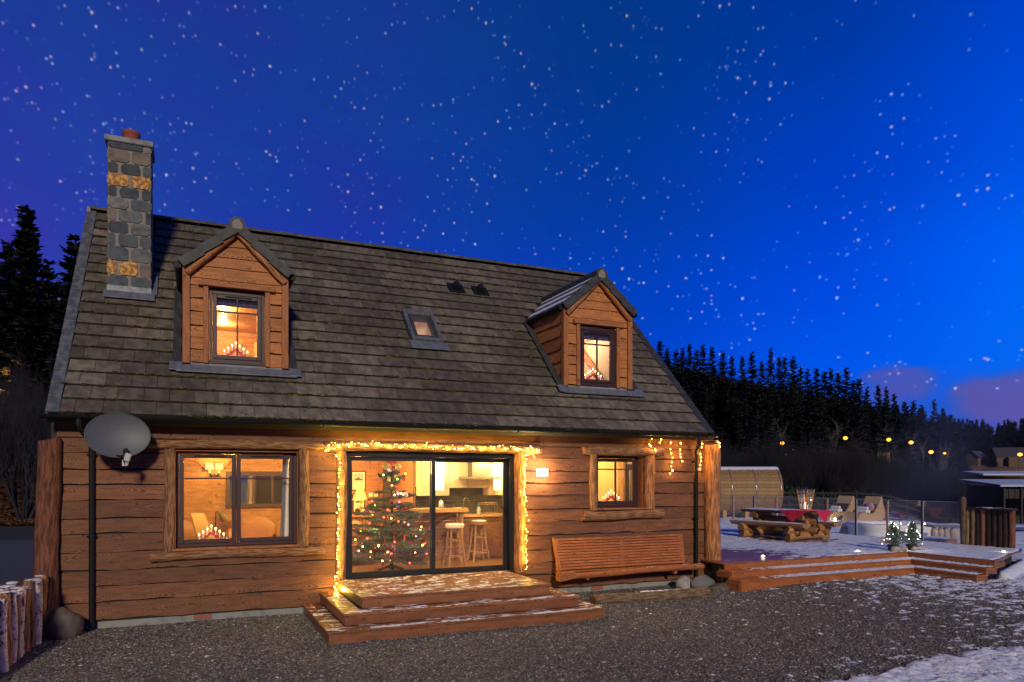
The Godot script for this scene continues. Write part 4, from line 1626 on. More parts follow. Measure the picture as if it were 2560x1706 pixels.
# ---------------------------------------------------------------- what shows through the windows
const WARM := Color(1.0, 0.60, 0.15)


func flat_board(x0: float, x1: float, y0: float, y1: float, z: float, m: Material, parent: Node3D, called := "board") -> void:
	var b := MB.new()
	b.uo = Vector2(rng.randf() * 2.0, rng.randf() * 0.4)
	b.box(Vector3(x0, y0 + 0.002, z - 0.012), Vector3(x1, y1 - 0.002, z), 0, 0.003)
	part(b, m, called, parent)


func simple(lo: Vector3, hi: Vector3, m: Material, called: String, parent: Node3D, bev := 0.004, g := 0) -> MeshInstance3D:
	var b := MB.new()
	b.uo = Vector2(rng.randf() * 2.0, rng.randf())
	b.box(lo, hi, g, bev)
	return part(b, m, called, parent)


func rooms() -> void:
	var c: Node3D = get_node("log_cabin")
	var it := node("interior", c)
	simple(Vector3(-1.528, 0.30, -4.3), Vector3(9.228, 0.468, -0.222), M.floor, "floor", it, 0.0)
	simple(Vector3(-1.528, 2.62, -7.37), Vector3(9.228, 2.90, -0.222), M.ceil, "ceiling", it, 0.0)
	# living-room rear wall, boarded, with a doorway
	var bw := simple(Vector3(-1.527, 0.469, -4.36), Vector3(6.54, 2.619, -4.213), M.pine2, "rear_partition", it, 0.0)
	var y := 0.469
	var k := 0
	while y < 2.6:
		var y1 := minf(y + 0.135, 2.619)
		var cut := rng.randf_range(-0.6, 2.0)
		for s in [[-1.52, cut - 0.002], [cut + 0.002, 2.6], [2.604, 3.78]]:
			flat_board(s[0], s[1], y, y1, -4.2, M.pine if s[1] < 2.61 else M.pine2, it, "wall_board")
		y = y1
		k += 1
	simple(Vector3(3.785, 0.469, -4.21), Vector3(3.86, 2.4, -4.17), M.pine2, "door_post", it)
	simple(Vector3(3.79, 2.36, -4.21), Vector3(4.72, 2.46, -4.165), M.pine2, "door_head", it)
	simple(Vector3(4.66, 0.469, -4.21), Vector3(4.74, 2.36, -4.17), M.pine2, "door_post", it)
	var dr := node("interior_door", c)
	simple(Vector3(4.13, 0.475, -4.19), Vector3(4.655, 1.2, -4.15), M.cream, "panel", dr)
	simple(Vector3(4.13, 1.2, -4.19), Vector3(4.21, 2.34, -4.15), M.cream, "stile", dr)
	simple(Vector3(4.575, 1.2, -4.19), Vector3(4.655, 2.34, -4.15), M.cream, "stile", dr)
	simple(Vector3(4.21, 2.22, -4.19), Vector3(4.575, 2.34, -4.151), M.cream, "top_rail", dr)
	var ar := MB.new()
	var pl := PackedVector2Array([Vector2(4.21, 2.221), Vector2(4.21, 2.06)])
	for j in 9:
		var a := PI - PI * j / 8.0
		pl.append(Vector2(4.3925 + cos(a) * 0.17, 2.06 + sin(a) * 0.12))
	pl.append(Vector2(4.575, 2.06))
	pl.append(Vector2(4.575, 2.221))
	ar.prism(pl, -4.188, -4.152)
	part(ar, M.cream, "arch", dr)
	for j in 3:
		simple(Vector3(4.29 + j * 0.095, 1.2, -4.18), Vector3(4.31 + j * 0.095, 2.2, -4.155), M.cream, "glazing_bar", dr)
	for j in 3:
		simple(Vector3(4.21, 1.45 + j * 0.25, -4.181), Vector3(4.575, 1.47 + j * 0.25, -4.156), M.cream, "glazing_bar", dr)
	simple(Vector3(3.865, 0.475, -4.205), Vector3(4.125, 2.35, -4.2), mat(L(0.09, 0.045, 0.02), 0.6), "dark_panel", it)  # flat dark panel: the passage gloom is painted, nothing opens behind
	simple(Vector3(4.08, 0.469, -4.19), Vector3(4.11, 2.619, -2.56), M.pine2, "partition", it)
	simple(Vector3(4.75, 0.469, -4.2), Vector3(6.54, 2.619, -4.19), M.cream, "rear_lining", it)
	simple(Vector3(6.55, 0.469, -4.36), Vector3(6.66, 2.619, -0.225), M.plaster, "partition", it, 0.0)
	# living-room fill: opal ceiling lights added out of view
	var cl := thing("fill_ceiling_light", "added unseen ceiling light filling the living room", "ceiling light", "", Vector3(0.6, 2.54, -1.9))
	var cb := MB.new()
	cb.ball(Vector3.ZERO, 0.11, 14, 8, Vector3(1, 0.55, 1))
	part(cb, M.shade, "lamp_globe", cl)
	omni(Vector3(0, -0.16, 0), 3.9, WARM, 0.08, cl)
	var c2: Node3D = cl.duplicate()
	c2.name = uname("fill_ceiling_light")
	c2.position = Vector3(3.0, 2.54, -2.7)
	add_child(c2, true)
	c2.set_meta("label", "added unseen ceiling light behind the Christmas tree")
	antler_lamp()
	living()
	kitchen(c)
	hall_room(it)
	attic(c)
	tree_indoors()
	for q in [[Vector3(0.265, 1.118, -0.24), 0.0, "red seven-candle arch in the wide ground-floor window"], [Vector3(7.31, 1.592, -0.24), 0.0, "red seven-candle arch in the small window right of the door"], [Vector3(0.632, 3.975, -0.66), 0.0, "red seven-candle arch in the left dormer window"], [Vector3(7.16, 3.975, -0.66), 0.0, "red seven-candle arch in the right dormer window"]]:
		candle_arch(q[0], q[2])


func candle_arch(p: Vector3, label: String) -> void:
	var o := thing("candle_arch", label, "candle arch", "candle arches in the windows", p)
	var b := MB.new()
	b.prism(PackedVector2Array([Vector2(-0.20, 0), Vector2(-0.155, 0), Vector2(0, 0.135), Vector2(0.155, 0), Vector2(0.20, 0), Vector2(0.19, 0.035), Vector2(0.15, 0.04), Vector2(0.14, 0.075), Vector2(0.10, 0.08), Vector2(0.09, 0.12), Vector2(0.05, 0.125), Vector2(0.035, 0.165), Vector2(-0.035, 0.165), Vector2(-0.05, 0.125), Vector2(-0.09, 0.12), Vector2(-0.10, 0.08), Vector2(-0.14, 0.075), Vector2(-0.15, 0.04), Vector2(-0.19, 0.035)]), -0.02, 0.02)
	part(b, M.red, "arch", o)
	simple(Vector3(-0.21, -0.015, -0.035), Vector3(0.21, 0.0, 0.035), M.red, "base", o)
	for k in 7:
		var x := -0.172 + k * 0.0573
		var h := 0.165 - absf(k - 3.0) * 0.043
		var cd := MB.new()
		cd.tube([Vector3(x, h - 0.005, 0), Vector3(x, h + 0.075, 0)], [0.009, 0.009], 8)
		part(cd, M.candle, "candle", o)
		var f := MB.new()
		f.ball(Vector3(x, h + 0.092, 0), 0.013, 8, 6, Vector3(0.8, 1.35, 0.8))
		part(f, M.flame, "bulb", o)
	omni(Vector3(-0.09, 0.25, 0.06), 0.012, Color(1, 0.6, 0.2), 0.02, o)
	omni(Vector3(0.09, 0.25, 0.06), 0.012, Color(1, 0.6, 0.2), 0.02, o)


func antler_lamp() -> void:
	var o := thing("antler_lamp", "antler wall lamp with two glowing drum shades", "wall lamp", "", Vector3(0.405, 2.24, -4.14))
	simple(Vector3(-0.13, -0.10, -0.055), Vector3(0.13, 0.16, -0.035), M.pine2, "backplate", o)
	simple(Vector3(-0.22, -0.02, -0.058), Vector3(-0.131, 0.13, -0.04), mat(L(0.10, 0.05, 0.025), 0.6), "plaque", o)
	for s in [-1.0, 1.0]:
		var sh := MB.new()
		sh.lathe([Vector2(0.072, 0.03), Vector2(0.062, 0.155)], 18, Transform3D(Basis(), Vector3(s * 0.09, 0, 0.08)))
		part(sh, M.shade, "lamp_shade", o)
		var cd := MB.new()
		cd.tube([Vector3(s * 0.09, -0.05, 0.08), Vector3(s * 0.09, 0.03, 0.08)], [0.02, 0.02], 10)
		part(cd, M.candle, "candle_sleeve", o)
		var ar := MB.new()
		ar.tube([Vector3(0, -0.07, -0.03), Vector3(s * 0.05, -0.10, 0.04), Vector3(s * 0.09, -0.05, 0.08)], [0.02, 0.018, 0.02], 8)
		for t in 4:
			ar.tube([Vector3(s * 0.02 * t, -0.08, 0.02), Vector3(s * (0.03 + 0.035 * t), -0.17 + 0.015 * t, 0.06)], [0.009, 0.003], 6)
		part(ar, M.dark, "arm", o)
		var an := MB.new()
		an.tube([Vector3(s * 0.1, 0.03, -0.03), Vector3(s * 0.22, 0.10, 0.0), Vector3(s * 0.33, 0.18, 0.05), Vector3(s * 0.47, 0.2, 0.02)], [0.02, 0.018, 0.014, 0.004], 7)
		an.tube([Vector3(s * 0.25, 0.12, 0.01), Vector3(s * 0.3, 0.21, 0.04), Vector3(s * 0.36, 0.26, 0.08)], [0.013, 0.009, 0.003], 6)
		an.tube([Vector3(s * 0.22, 0.10, 0.0), Vector3(s * 0.3, 0.05, 0.06), Vector3(s * 0.36, 0.06, 0.09)], [0.013, 0.009, 0.003], 6)
		part(an, mat(L(0.28, 0.16, 0.07), 0.6), "antler", o)
		omni(Vector3(s * 0.09, 0.09, 0.08), 0.14, Color(1, 0.58, 0.16), 0.03, o)


func living() -> void:
	var m := thing("wall_mirror", "large mirror in a broad dark wooden frame", "mirror")
	for q in [[Vector3(0.62, 1.48, -4.19), Vector3(0.70, 2.23, -4.15)], [Vector3(1.88, 1.48, -4.19), Vector3(1.96, 2.23, -4.15)], [Vector3(0.70, 2.14, -4.19), Vector3(1.88, 2.23, -4.151)], [Vector3(0.70, 1.48, -4.19), Vector3(1.88, 1.56, -4.151)], [Vector3(1.50, 1.56, -4.185), Vector3(1.55, 2.14, -4.155)]]:
		simple(q[0], q[1], mat(L(0.075, 0.04, 0.02), 0.5), "frame", m)
	simple(Vector3(0.70, 1.56, -4.187), Vector3(1.50, 2.14, -4.175), M.mirror, "glass", m, 0.0)
	simple(Vector3(1.55, 1.56, -4.187), Vector3(1.88, 2.14, -4.175), M.mirror, "glass", m, 0.0)
	# sofa along the back wall
	var s := thing("leather_sofa", "tan leather sofa with slumped cushions below the mirror", "sofa")
	var b := MB.new()
	b.box(Vector3(0.75, 0.47, -4.05), Vector3(2.35, 0.80, -3.2), 0, 0.05)
	part(b, M.leather, "base", s)
	for x in [0.82, 1.55]:
		var q := MB.new()
		q.blob(Vector3(x + 0.36, 1.05, -3.92), Vector3(0.40, 0.29, 0.13), 0.16, 0.16, int(x * 50), 18, 12)
		part(q, M.leather, "cushion", s)
	for x in [0.70, 2.38]:
		var q := MB.new()
		q.blob(Vector3(x, 0.85, -3.6), Vector3(0.13, 0.26, 0.45), 0.1, 0.1, int(x * 50), 14, 9)
		part(q, M.leather, "arm", s)
	var s2 := copy(s, "brown leather sofa end behind the pale high-backed chair", Transform3D(Basis(), Vector3(-2.15, -0.04, 0.1)))
	s2.set_meta("category", "sofa")
	# high-backed cane chair
	var h := thing("cane_chair", "high-backed cane chair with a curved pale back by the window", "chair")
	var cb := MB.new()
	var rows := []
	for k in 9:
		var t := k / 8.0
		var yy := 0.85 + 0.62 * t
		var zz := -2.2 - 0.16 * t * t
		var xx := 0.28 - 0.20 * t
		rows.append([Vector3(xx - 0.13 * (1.0 - 0.25 * t * t), yy, zz), Vector3(xx + 0.13 * (1.0 - 0.25 * t * t), yy, zz + 0.03)])
	for k in 8:
		cb.quad(rows[k][0], rows[k][1], rows[k + 1][1], rows[k + 1][0])
		cb.quad(rows[k][1] - Vector3(0, 0, 0.03), rows[k][0] - Vector3(0, 0, 0.03), rows[k + 1][0] - Vector3(0, 0, 0.03), rows[k + 1][1] - Vector3(0, 0, 0.03))
	part(cb, mat(L(0.62, 0.42, 0.2), 0.7, {"tex": M.wicker.albedo_texture, "tri": true, "uvs": Vector3(3, 3, 3)}), "back", h)
	for e in 2:
		var f := MB.new()
		var pp := []
		var rr := []
		for k in 9:
			pp.append(rows[k][e] + Vector3(0, 0, -0.015))
			rr.append(0.016)
		f.tube(pp, rr, 8)
		part(f, M.peeled, "back_post", h)
	var ra := MB.new()
	var rp := []
	var rw := []
	for k in 9:
		var a := PI * k / 8.0
		rp.append(Vector3(-0.30 + sin(a) * 0.16, 1.17 - 0.30 * (1.0 - cos(a)), -2.0))
		rw.append(0.025)
	ra.tube(rp, rw, 8)
	part(ra, M.peeled, "bent_arm", h)
	simple(Vector3(-0.2, 0.82, -2.3), Vector3(0.42, 0.87, -1.8), M.wicker, "seat", h)
	for x in [-0.17, 0.39]:
		for z in [-2.27, -1.83]:
			simple(Vector3(x - 0.02, 0.468, z - 0.02), Vector3(x + 0.02, 0.82, z + 0.02), M.peeled, "leg", h, 0.004, 1)
	# rolled lampshade lying on the arm
	var rl := thing("reading_lamp", "small tilted conical reading lamp above the sofa", "lamp", "", Vector3(0.55, 1.36, -3.9))
	var rb := MB.new()
	rb.lathe([Vector2(0.10, -0.12), Vector2(0.05, 0.10), Vector2(0.0, 0.105)], 14, Transform3D(Basis(Vector3(0, 0, 1), 0.7), Vector3.ZERO))
	part(rb, mat(L(0.2, 0.15, 0.09), 0.6), "shade", rl)
	var rs := MB.new()
	rs.tube([Vector3(-0.07, 0.08, 0), Vector3(-0.12, 0.05, -0.06), Vector3(-0.13, -0.45, -0.08)], [0.01, 0.01, 0.01], 7)
	part(rs, M.black_metal, "stem", rl)
	# curtain at the right of the window
	var ct := thing("curtain", "white and grey striped curtain drawn to the side of the window", "curtain")
	for st in 3:
		var cu := MB.new()
		var n := 10
		var w0: float = [1.29, 1.345, 1.41][st]
		var w1: float = [1.345, 1.41, 1.50][st]
		for k in n:
			var t0 := float(k) / n
			var t1 := float(k + 1) / n
			var xa := lerpf(w0, w1, t0)
			var xb := lerpf(w0, w1, t1)
			var za := -0.33 + 0.028 * sin(xa * 95.0)
			var zb := -0.33 + 0.028 * sin(xb * 95.0)
			cu.quad(Vector3(xa - 0.03, 1.0, za + 0.01), Vector3(xb - 0.03, 1.0, zb + 0.01), Vector3(xb + 0.02, 2.56, zb), Vector3(xa + 0.02, 2.56, za))
		cu.soft()
		part(cu, [mat(L(0.22, 0.22, 0.26), 0.9), mat(L(0.82, 0.78, 0.72), 0.9, {"back": Color(0.3, 0.28, 0.25)}), mat(L(0.20, 0.14, 0.16), 0.9)][st], "stripe", ct)
	# pictures, lamp and its table on the back wall
	for q in [[3.16, 3.48, 1.82, 2.25, "framed print of a dark mound at sea, upper one above the table lamp"], [3.19, 3.46, 1.33, 1.76, "framed print behind the table lamp, lower of two"]]:
		var p := thing("picture", q[4], "picture", "framed prints on the rear wall")
		simple(Vector3(q[0], q[2], -4.19), Vector3(q[1], q[3], -4.165), M.dark, "frame", p)
		var pr := MB.new()
		var x0: float = q[0] + 0.025
		var x1: float = q[1] - 0.025
		var y0: float = q[2] + 0.025
		var y1: float = q[3] - 0.025
		var nn := Vector3(0, 0, 1)
		var ids := [pr.vert(Vector3(x0, y0, -4.163), nn, Vector2(0, 1)), pr.vert(Vector3(x1, y0, -4.163), nn, Vector2(1, 1)), pr.vert(Vector3(x1, y1, -4.163), nn, Vector2(1, 0)), pr.vert(Vector3(x0, y1, -4.163), nn, Vector2(0, 0))]
		pr.tri(ids[0], ids[1], ids[2])
		pr.tri(ids[0], ids[2], ids[3])
		part(pr, M.print, "print", p)
	for k in 2:
		var sw := thing("light_switch", ["cream light switch plate left of the doorway, farther from the door", "cream light switch plate nearest the doorway"][k], "switch", "switch plates")
		simple(Vector3(3.55 + k * 0.115, 1.68, -4.199), Vector3(3.64 + k * 0.115, 1.77, -4.19), M.cream, "plate", sw)
		simple(Vector3(3.58 + k * 0.115, 1.70, -4.19), Vector3(3.61 + k * 0.115, 1.75, -4.184), M.white, "rocker", sw)
	var tb := thing("side_table", "half-round wooden side table against the rear wall", "table")
	var tp := MB.new()
	var pl := PackedVector2Array([Vector2(2.95, 4.18), Vector2(2.95, 4.0)])
	for k in 9:
		var a := PI - PI * k / 8.0
		pl.append(Vector2(3.28 + cos(a) * 0.33, 3.92 - sin(a) * 0.22))
	pl.append(Vector2(3.61, 4.18))
	tp.prism(pl, 1.26, 1.30, Transform3D(Basis(Vector3.RIGHT, Vector3(0, 0, -1), Vector3.UP), Vector3.ZERO))
	part(tp, M.peeled, "top", tb)
	for x in [2.99, 3.05, 3.12, 3.19, 3.26, 3.33, 3.40]:
		simple(Vector3(x, 0.9, -3.78), Vector3(x + 0.05, 1.26, -3.765), M.pine, "slat", tb)
	for x in [3.0, 3.52]:
		simple(Vector3(x, 0.468, -4.15), Vector3(x + 0.05, 1.26, -4.1), M.pine, "leg", tb, 0.004, 1)
	var tl := thing("table_lamp", "brass table lamp with a glowing pleated bell shade", "lamp", "", Vector3(3.30, 1.302, -3.92))
	var sh := MB.new()
	sh.lathe([Vector2(0.168, 0.32), Vector2(0.125, 0.40), Vector2(0.085, 0.5), Vector2(0.07, 0.585)], 10, Transform3D(), true)
	part(sh, mat(L(0.95, 0.75, 0.3), 0.8, {"emit": L(1.0, 0.60, 0.07), "e": 1.0, "back": Color(0.5, 0.4, 0.2)}), "lamp_shade", tl)
	var st := MB.new()
	st.lathe([Vector2(0.07, 0), Vector2(0.06, 0.02), Vector2(0.02, 0.04), Vector2(0.035, 0.12), Vector2(0.015, 0.2), Vector2(0.012, 0.4)], 12)
	part(st, M.gold, "stem", tl)
	omni(Vector3(0, 0.42, 0), 0.16, Color(1, 0.6, 0.18), 0.04, tl)
	var jg := thing("jug", "dark pottery jug with a lid on the side table", "jug", "", Vector3(3.22, 1.302, -3.82))
	var jb := MB.new()
	jb.lathe([Vector2(0.0, 0), Vector2(0.05, 0), Vector2(0.058, 0.05), Vector2(0.045, 0.11), Vector2(0.05, 0.12), Vector2(0.03, 0.14), Vector2(0, 0.145)], 14)
	part(jb, M.dark, "body", jg)
	var jh := MB.new()
	jh.tube([Vector3(-0.05, 0.1, 0), Vector3(-0.09, 0.08, 0), Vector3(-0.055, 0.03, 0)], [0.008, 0.008, 0.008], 7)
	part(jh, M.dark, "handle", jg)
	var hs := thing("curved_ornament", "pale curved horn ornament beside the jug", "ornament", "", Vector3(3.42, 1.302, -3.83))
	var hb := MB.new()
	var hp := []
	var hr := []
	for k in 9:
		var a := PI * k / 8.0
		hp.append(Vector3(-cos(a) * 0.09, sin(a) * 0.11 + 0.015, 0))
		hr.append(0.018 * (1.0 - 0.07 * k))
	hb.tube(hp, hr, 8)
	part(hb, mat(L(0.6, 0.42, 0.22), 0.5), "horn", hs)
	simple(Vector3(-0.1, 0, -0.02), Vector3(0.1, 0.015, 0.02), M.pine2, "stand", hs)
	var bt := thing("small_bottle", "small white-capped bottle at the end of the side table", "bottle", "", Vector3(3.57, 1.302, -3.9))
	var bb := MB.new()
	bb.lathe([Vector2(0, 0), Vector2(0.028, 0), Vector2(0.028, 0.11), Vector2(0.016, 0.13)], 12)
	part(bb, mat(L(0.25, 0.2, 0.2), 0.3), "body", bt)
	var bc := MB.new()
	bc.lathe([Vector2(0.02, 0.13), Vector2(0.02, 0.165), Vector2(0, 0.165)], 12)
	part(bc, M.white, "cap", bt)
	# armchair with a throw, left of the tree
	var ac := thing("leather_armchair", "tan leather armchair behind the Christmas tree", "armchair", "", Vector3(2.78, 0.468, -2.3), 0.35)
	simple(Vector3(-0.42, 0.08, -0.4), Vector3(0.42, 0.42, 0.4), M.leather, "seat", ac, 0.05)
	simple(Vector3(-0.40, 0.42, -0.42), Vector3(0.40, 0.78, -0.2), M.leather, "back", ac, 0.07)
	for s3 in [-1.0, 1.0]:
		simple(Vector3(s3 * 0.40 - 0.09, 0.08, -0.38), Vector3(s3 * 0.40 + 0.09, 0.60, 0.38), M.leather, "arm", ac, 0.06)
	for x in [-0.36, 0.36]:
		for z in [-0.34, 0.34]:
			simple(Vector3(x - 0.025, 0, z - 0.025), Vector3(x + 0.025, 0.079, z + 0.025), M.dark, "foot", ac)
	var th := thing("sheepskin_throw", "cream sheepskin throw draped over the armchair corner", "throw", "", Vector3(2.78, 0.468, -2.3), 0.35)
	var tbb := MB.new()
	tbb.blob(Vector3(-0.30, 0.62, -0.22), Vector3(0.20, 0.24, 0.22), 0.2, 0.12, 12, 16, 10)
	part(tbb, M.towel, "fleece", th)


func kitchen(c: Node3D) -> void:
	var it: Node3D = c.get_node("interior")
	simple(Vector3(4.111, 0.469, -2.66), Vector3(6.549, 2.619, -2.551), M.cream, "kitchen_wall", it, 0.0)
	# slate splashback, tile by tile
	for j in 2:
		for k in 7:
			var x0 := 4.12 + k * 0.345
			simple(Vector3(x0, 1.34 + j * 0.29, -2.55), Vector3(minf(x0 + 0.342, 6.54), 1.627 + j * 0.29, -2.538), M.slate, "splashback_tile", it, 0.002)
	# wall cupboards
	var cp := []
	for q in [[4.14, 4.73, 1.74, true, 4.40, 4.62, "cream wall cupboard with a lit glass door, left of the cooker hood"], [4.735, 5.12, 1.895, false, 0, 0, "cream wall cupboard directly left of the hood chimney"], [5.125, 5.585, 1.895, false, 0, 0, "cream wall cupboard behind and right of the hood chimney"], [5.59, 6.05, 1.74, true, 5.70, 5.89, "cream wall cupboard with a lit glass door, right of the cooker hood"], [6.055, 6.54, 1.74, false, 0, 0, "cream wall cupboard at the far right of the kitchen"]]:
		var o := thing("wall_cupboard", q[6], "cupboard", "kitchen wall cupboards")
		var x0: float = q[0]
		var x1: float = q[1]
		var y0: float = q[2]
		simple(Vector3(x0, y0, -2.537), Vector3(x1, 2.6, -2.225), M.cream, "carcass", o, 0.0)
		if q[3]:
			var g0: float = q[4]
			var g1: float = q[5]
			for w in [[Vector3(x0 + 0.002, y0, -2.22), Vector3(g0, 2.6, -2.198)], [Vector3(g1, y0, -2.22), Vector3(x1 - 0.002, 2.6, -2.198)], [Vector3(g0, y0, -2.22), Vector3(g1, y0 + 0.11, -2.199)]]:
				simple(w[0], w[1], M.cream, "door_frame", o)
			var gl := MB.new()
			gl.box(Vector3(g0, y0 + 0.11, -2.221), Vector3(g1, 2.6, -2.21))
			part(gl, mat(L(1, 0.95, 0.8), 0.5, {"emit": L(1.0, 0.83, 0.38), "e": 2.2}), "lit_window", o)
			omni(Vector3((g0 + g1) / 2, 2.3, -2.12), 0.10, Color(1, 0.72, 0.3), 0.05, o)
			var hd := MB.new()
			hd.tube([Vector3(g1 + 0.035, y0 + 0.13, -2.175), Vector3(g1 + 0.035, y0 + 0.33, -2.175)], [0.007, 0.007], 7)
			part(hd, M.steel, "handle", o)
		else:
			simple(Vector3(x0 + 0.003, y0, -2.22), Vector3(x1 - 0.003, 2.6, -2.20), M.cream, "door", o)
			simple(Vector3(x0 + 0.07, y0 + 0.07, -2.2), Vector3(x1 - 0.07, 2.6, -2.196), M.cream, "panel", o, 0.003)
			var hd := MB.new()
			hd.tube([Vector3(x1 - 0.04, y0 + 0.06, -2.175), Vector3(x1 - 0.04, y0 + 0.2, -2.175)], [0.007, 0.007], 7)
			part(hd, M.steel, "handle", o)
	var hood := thing("cooker_hood", "steel cooker hood with a square chimney between the cupboards", "cooker hood")
	simple(Vector3(5.125, 2.122, -2.19), Vector3(5.49, 2.6, -1.95), M.steel2, "chimney", hood, 0.003)
	simple(Vector3(4.92, 2.075, -2.19), Vector3(5.70, 2.12, -1.82), M.steel2, "canopy", hood, 0.004)
	simple(Vector3(4.84, 2.066, -2.19), Vector3(5.78, 2.074, -1.78), M.glass2, "glass_visor", hood, 0.0)
	# base units and worktop
	var bu := thing("kitchen_units", "boarded kitchen base units under a waney wooden worktop", "kitchen unit")
	simple(Vector3(4.95, 0.469, -2.53), Vector3(6.54, 1.29, -1.95), M.pine2, "carcass", bu, 0.0)
	var y := 0.48
	while y < 1.25:
		flat_board(4.95, 6.54, y, y + 0.128, -1.93, M.wall[2], bu, "front_board")
		y += 0.13
	simple(Vector3(4.95, 1.25, -1.949), Vector3(6.54, 1.29, -1.925), M.pine, "rail", bu)
	part(wavy_board(4.90, 6.545, 1.292, 1.30, -1.93, 5.0, 0.006), M.log, "bark_edge", bu)
	simple(Vector3(4.88, 1.31, -2.536), Vector3(6.545, 1.35, -1.90), M.pine, "worktop", bu, 0.006)
	for x in [4.97, 5.71]:
		var h := MB.new()
		h.tube([Vector3(x, 0.72, -1.90), Vector3(x, 1.18, -1.90)], [0.008, 0.008], 8)
		part(h, M.steel, "handle", bu)
	var bar := thing("breakfast_bar", "breakfast bar with a thick wavy wooden top on an arched support", "bar")
	var tp := MB.new()
	tp.prism(PackedVector2Array([Vector2(3.45, -1.50), Vector2(4.0, -1.52), Vector2(4.35, -1.45), Vector2(4.88, -1.56), Vector2(4.92, -1.62), Vector2(4.92, -2.1), Vector2(3.45, -2.1)]), -1.51, -1.44, Transform3D(Basis(Vector3.RIGHT, Vector3(0, 0, 1), Vector3(0, -1, 0)), Vector3.ZERO))
	part(tp, M.pine, "top", bar)
	rough_log(Vector3(4.80, 0.468, -1.72), Vector3(4.80, 1.44, -1.72), 0.05, "post", bar, M.peeled, 71)
	y = 0.48
	while y < 1.4:
		flat_board(3.5, 4.75, y, minf(y + 0.128, 1.439), -1.83, M.wall[2] if y > 0.7 else M.wall[4], bar, "board")
		y += 0.13
	var br := MB.new()
	br.tube([Vector3(4.02, 0.6, -1.76), Vector3(4.12, 1.05, -1.74), Vector3(4.28, 1.28, -1.72), Vector3(4.6, 1.42, -1.7)], [0.05, 0.05, 0.05, 0.045], 9)
	part(br, M.log2, "brace", bar)
	for q in [[Vector3(4.48, 0.468, -1.19), "bar stool with a pale fleece seat, nearer the glass door"], [Vector3(5.16, 0.468, -1.70), "bar stool with a wooden-sided seat against the base units"]]:
		stool(q[0], q[1])
	# taps, rack, kettle
	var tap := thing("tap", "tall gooseneck tap at the sink", "tap", "", Vector3(5.07, 1.352, -2.3))
	var tb := MB.new()
	var pp := [Vector3(0, 0, 0), Vector3(0, 0.24, 0)]
	for k in 7:
		var a := PI - PI * k / 6.0
		pp.append(Vector3(0.055 + cos(a) * 0.055, 0.27 + sin(a) * 0.065, 0))
	pp.append(Vector3(0.112, 0.22, 0))
	var rr := []
	for k in pp.size():
		rr.append(0.010)
	tb.tube(pp, rr, 8)
	part(tb, M.steel, "spout", tap)
	simple(Vector3(-0.02, 0, -0.02), Vector3(0.02, 0.05, 0.02), M.steel, "base", tap)
	var dk := thing("dish_rack", "wire dish rack beside the sink", "dish rack", "", Vector3(5.57, 1.352, -2.3))
	for y2 in [0.02, 0.2, 0.235]:
		var w := MB.new()
		w.tube([Vector3(-0.16, y2, 0.1), Vector3(0.2, y2, 0.1)], [0.006, 0.006], 6)
		w.tube([Vector3(-0.16, y2, -0.1), Vector3(0.2, y2, -0.1)], [0.006, 0.006], 6)
		part(w, M.steel, "rail", dk)
	for k in 7:
		var w := MB.new()
		w.tube([Vector3(-0.16 + k * 0.06, 0, 0.1), Vector3(-0.16 + k * 0.06, 0.24, 0.1)], [0.004, 0.004], 5)
		part(w, M.steel, "upright", dk)
	var sb := thing("washing_up_bottle", "clear bottle with a teal cap by the dish rack", "bottle", "", Vector3(5.36, 1.352, -2.2))
	var bb := MB.new()
	bb.lathe([Vector2(0, 0), Vector2(0.04, 0), Vector2(0.04, 0.11), Vector2(0.02, 0.15)], 12)
	part(bb, mat(L(0.35, 0.35, 0.3), 0.3), "body", sb)
	var bc := MB.new()
	bc.lathe([Vector2(0.022, 0.15), Vector2(0.018, 0.2), Vector2(0, 0.2)], 10)
	part(bc, mat(L(0.02, 0.16, 0.18), 0.4), "cap", sb)
	var kt := thing("hob_pans", "low dark pans on the hob behind the bar", "pan", "", Vector3(4.65, 1.512, -1.95))
	var kb := MB.new()
	kb.lathe([Vector2(0, 0), Vector2(0.09, 0), Vector2(0.095, 0.05), Vector2(0.0, 0.052)], 14)
	part(kb, M.black_metal, "body", kt)
	var kh := MB.new()
	kh.tube([Vector3(0.09, 0.04, 0), Vector3(0.22, 0.05, 0)], [0.008, 0.008], 6)
	part(kh, M.black_metal, "handle", kt)
	var pk := thing("kettle", "steel kettle at the left end of the bar", "kettle", "", Vector3(4.42, 1.512, -1.8))
	var pb := MB.new()
	pb.lathe([Vector2(0, 0), Vector2(0.06, 0), Vector2(0.055, 0.1), Vector2(0.035, 0.15), Vector2(0, 0.16)], 14)
	part(pb, M.steel, "body", pk)
	var ph := MB.new()
	ph.tube([Vector3(0.05, 0.13, 0), Vector3(0.1, 0.12, 0), Vector3(0.06, 0.03, 0)], [0.008, 0.008, 0.008], 6)
	part(ph, M.black, "handle", pk)
	# flush ceiling lights out of view, added as kitchen fill
	for q in [[Vector3(4.5, 2.60, -0.9), "added unseen ceiling light in the kitchen nearer the glass door"], [Vector3(5.6, 2.60, -1.4), "added unseen ceiling light over the kitchen worktop"]]:
		var o := thing("fill_downlight", q[1], "ceiling light", "added kitchen ceiling lights", q[0])
		var r := MB.new()
		r.lathe([Vector2(0.06, -0.012), Vector2(0.05, 0.018)], 16)
		part(r, M.white, "rim", o)
		var d := MB.new()
		d.lathe([Vector2(0.0, -0.004), Vector2(0.055, -0.004)], 16)
		part(d, M.shade, "lamp_lens", o)
		omni(Vector3(0, -0.10, 0), 2.3, Color(1, 0.68, 0.22), 0.05, o)


